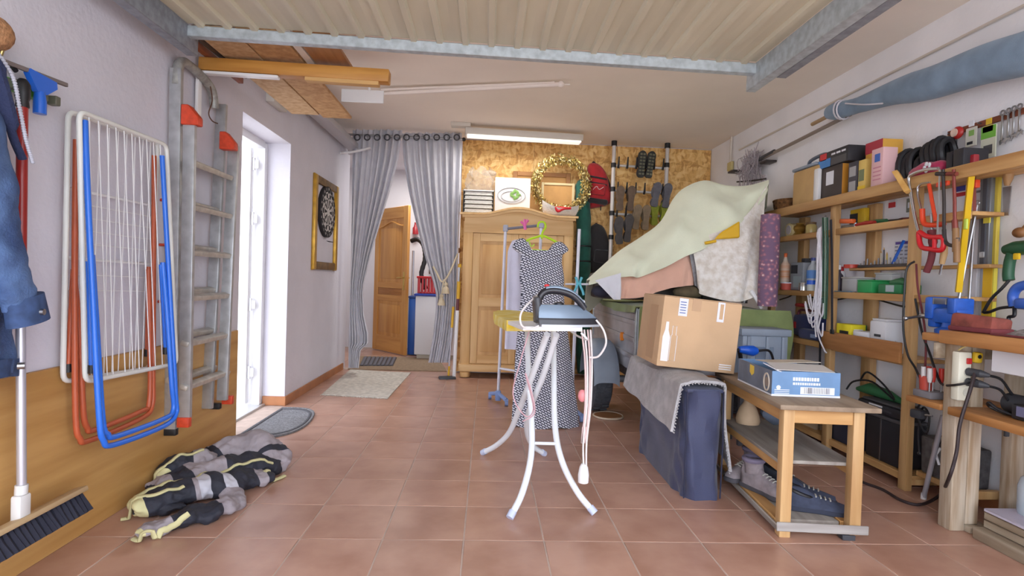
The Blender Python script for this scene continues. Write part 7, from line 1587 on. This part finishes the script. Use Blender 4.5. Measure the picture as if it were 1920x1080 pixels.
T = Thing('wall_hook', 'turned wooden hook on the right wall above the drill', 'hook', P(1912, 432, 2.5)); q = P(1912, 436, 2.5); T.part('knob', MB().ball(q, (.025, .032, .025), 12), wood('knob_wood', (150, 104, 62), (120, 78, 44), 'z')); T.part('stem', MB().tube([q, q+Vector((.03, -.03, .06)), q+Vector((.05, -.04, .09))], .010, 8), wood('knob_wood', (150, 104, 62), (120, 78, 44), 'z'))

# ================================================================ hung things between trailer and shelf
def persian():
    M = mat('persian_pile', (120, 70, 92), .95); nt = M.node_tree; N = nt.nodes; L = nt.links; b = N['Principled BSDF']
    tc = N.new('ShaderNodeTexCoord'); vo = N.new('ShaderNodeTexVoronoi'); vo.inputs['Scale'].default_value = 30; L.new(tc.outputs['Object'], vo.inputs['Vector'])
    wv_ = N.new('ShaderNodeTexWave'); wv_.wave_type = 'RINGS'; wv_.inputs['Scale'].default_value = 9; wv_.inputs['Distortion'].default_value = 6; L.new(tc.outputs['Object'], wv_.inputs['Vector'])
    ad = N.new('ShaderNodeMath'); ad.operation = 'MULTIPLY'; L.new(vo.outputs['Distance'], ad.inputs[0]); ad.inputs[1].default_value = 1.5
    a2 = N.new('ShaderNodeMath'); a2.operation = 'ADD'; L.new(ad.outputs[0], a2.inputs[0]); mm = N.new('ShaderNodeMath'); mm.operation = 'MULTIPLY'; mm.inputs[1].default_value = .35; L.new(wv_.outputs['Fac'], mm.inputs[0]); L.new(mm.outputs[0], a2.inputs[1])
    cr = N.new('ShaderNodeValToRGB'); e = cr.color_ramp.elements; e[0].position = .18; e[0].color = S(226, 210, 204); e[1].position = .95; e[1].color = S(122, 96, 122); x = e.new(.36); x.color = S(196, 150, 158); x = e.new(.6); x.color = S(160, 108, 124)
    L.new(a2.outputs[0], cr.inputs[0]); L.new(cr.outputs[0], b.inputs['Base Color']); return M
pr = Thing('carpet_roll', 'rolled purple oriental carpet standing upright on the tarpaulin', 'carpet', (2.11, 4.0, .94)); prm = persian()
a, b_ = at(1445, 403, y=4.0), at(1445, 572, y=4.0)
pr.part('roll', MB().tube([Vector((a.x-.0, 4.0, lerp(.945, a.z, t))) for t in (0, .25, .5, .75, 1)], [.068, .07, .069, .07, .067], 24), prm); pr.part('inner_turn', MB().tube([Vector((a.x, 4.0, a.z-.01)), Vector((a.x, 4.0, a.z+.006))], .045, 18), prm)
rp = Thing('white_rope', 'bundle of white rope hanging from the middle shelf post', 'rope', at(1530, 640, x=2.24)); rpm = mat('white_rope', (222, 220, 228), .9, bump=.6, bs=140); R = random.Random(9)
rp.part('knot', MB().ball(at(1537, 440, x=2.25), (.02, .025, .05), 10), rpm)
for k in range(12):
    e = R.uniform(-14, 14); l_ = R.uniform(560, 640); w = R.uniform(-7, 7)
    rp.part('strand', MB().tube(smooth([at(1540, 425, x=2.25), at(1536+w*.4, 460, x=2.245-R.uniform(0, .02)), at(1536+w*.7, 520, x=2.24-R.uniform(0, .02)), at(1534+w+e*.3, (520+l_)/2+20, x=2.24), at(1530+e, l_, x=2.24), at(1528+e*1.4, l_-25, x=2.24)], 5), .0055, 6), rpm)
rp.part('tail', MB().tube(smooth([at(1540, 590, x=2.24), at(1534, 625, x=2.24), at(1545, 655, x=2.25), at(1550, 662, x=2.26)], 5), .005, 6), rpm)
gc = Thing('cord_hank', 'dark green cord hanging in loops on the middle shelf post', 'cord', at(1548, 600, x=2.24)); gcm = mat('cord_green', (38, 74, 58), .8)
for k, dx in enumerate((-5, -1, 3)): gc.part('strand', MB().tube(smooth([at(1548+dx, 408, x=2.25), at(1549+dx, 470, x=2.24), at(1548+dx, 540, x=2.24), at(1547+dx*.6, 598, x=2.245)], 5), .006, 6), gcm if k % 2 == 0 else mat('cord_pale', (120, 150, 130), .8))
gc.part('hook', MB().tube([at(1548, 408, x=2.25), at(1548, 405, x=2.28)], .005, 6), steel)
bs3 = Thing('black_strap', 'black strap hanging down the middle shelf post to the drawer', 'strap', at(1560, 625, x=2.26)); bs3.part('webbing', MB().tube(smooth([at(1558, 412, x=2.262), at(1560, 500, x=2.255), at(1560, 620, x=2.255)], 5), .013, 4, flat=.35), mat('strap_black', (36, 36, 46), .7)); bs3.part('buckle', MB().box(at(1560, 622, x=2.25), (.012, .035, .03), (0, 0, 0), .004), black_pl)
db_ = Thing('dark_strip', 'dark strip hanging down beside the navy bags', 'strap', at(1536, 700, x=2.27)); db_.part('webbing', MB().tube([at(1538, 640, x=2.27), at(1536, 740, x=2.27)], .013, 4, flat=.35), mat('strap_black', (36, 36, 46))); db_.part('buckle', MB().box(at(1538, 640, x=2.268), (.012, .03, .02), (0, 0, 0), .003), black_pl)
# ================================================================ upper right wall: wrapped sail, pole, conduit, netting
sail = fabric('blue_grey_canvas', (126, 150, 174), .18, 7)
sl_ = Thing('wrapped_sail', 'long furled sail in blue-grey canvas slung along the right wall', 'sail', (2.42, 2.6, 2.2))
sp_ = smooth([at(1553, 211, x=2.43), at(1600, 200, x=2.43), at(1680, 172, x=2.42), at(1750, 154, x=2.42), at(1840, 122, x=2.42), at(1930, 98, x=2.42), (2.43, 2.0, 2.14), (2.44, 1.4, 2.05)], 7); k = len(sp_)
ss_ = MB().tube(sp_, [interp([(0, .045), (.06, .062), (.16, .052), (.35, .088), (.6, .10), (.8, .105), (.95, .1), (1, .04)], i/(k-1))[0] for i in range(k)], 18, flat=1.0)
for v in ss_.bm.verts: v.co.x = 2.435+(v.co.x-2.435)*.75
sl_.part('canvas', ss_, sail)
for px in (1578, 1584): q = at(px, 205, x=2.43); sl_.part('tie', MB().tube([q+Vector((.052*cos(i*pi/8), .01, .066*sin(i*pi/8))) for i in range(16)], .006, 6, closed=True), rpm)
sl_.part('tie_tail', MB().tube(smooth([at(1585, 194, x=2.38), at(1620, 196, x=2.37), at(1655, 194, x=2.38)], 4), .005, 6), rpm)
sl_.part('batten', MB().cyl(at(1523, 233, x=2.43), at(1560, 214, x=2.43), .014), wood('sail_batten', (186, 160, 126), (160, 132, 98), 'y'))
sl_.part('mast', MB().cyl(at(1432, 296, x=2.47), at(1595, 214, x=2.47), .014), mat('mast_grey', (150, 138, 130), .5, .3)); sl_.part('mast_tip', MB().cyl(at(1424, 299, x=2.47), at(1452, 284, x=2.47), .019), dark_pl)
single('wall_conduit', 'thin cable duct running along the right wall below the ceiling', 'duct', MB().tube([at(1386, 281, x=2.553), at(1700, 122, x=2.553), at(1990, -25, x=2.553)], .010, 6), mat('duct_cream', (214, 204, 194), .6), (2.553, 4, 2.5))
dbx = Thing('duct_box', 'cream junction box on the right wall near the far corner', 'junction box', at(1372, 310, x=2.55)); q = at(1372, 312, x=2.55); dbx.part('box', MB().box(q-Vector((.015, 0, 0)), (.03, .10, .09), (0, 0, 0), .006), mat('cream_box', (206, 190, 130), .6)); dbx.part('riser', MB().cyl(q+Vector((-.015, 0, .04)), Vector((q.x-.015, q.y, ZC)), .012), mat('duct_cream', (214, 204, 194)))
nt_ = Thing('netting', 'tangled bundle of pale netting hanging in the far right corner', 'netting', at(1410, 345, x=2.48)); R = random.Random(4); nb2 = MB()
for i in range(90):
    c0 = at(1408, 308, x=2.47); th_ = R.uniform(0, 2*pi); pts = []
    for j in range(5): pts.append(c0+Vector((R.uniform(-.05, .05), R.gauss(0, .075), R.gauss(.0, .065)-.01*j)))
    nb2.tube(smooth(pts, 4), .0035, 4)
for i in range(22): c0 = at(1385+i*2.4, 338, x=2.47); nb2.tube([c0+Vector((0, 0, .05)), c0+Vector((R.uniform(-.02, .02), 0, 0)), c0+Vector((0, 0, -.05-R.uniform(0, .05)))], .0035, 4)
nt_.part('mesh', nb2, mat('netting', (176, 166, 172), .9), kind='stuff')
for a_, b2 in ((1378, 322), (1440, 304)): q = at(a_, b2, x=2.50); nt_.part('hook', MB().box(q, (.10, .12, .02), (0, 0, 0), .004), clm)
nt_.part('weights', MB().tube([at(1382, 341, x=2.47), at(1410, 339, x=2.47), at(1436, 335, x=2.47)], .008, 6), clm)
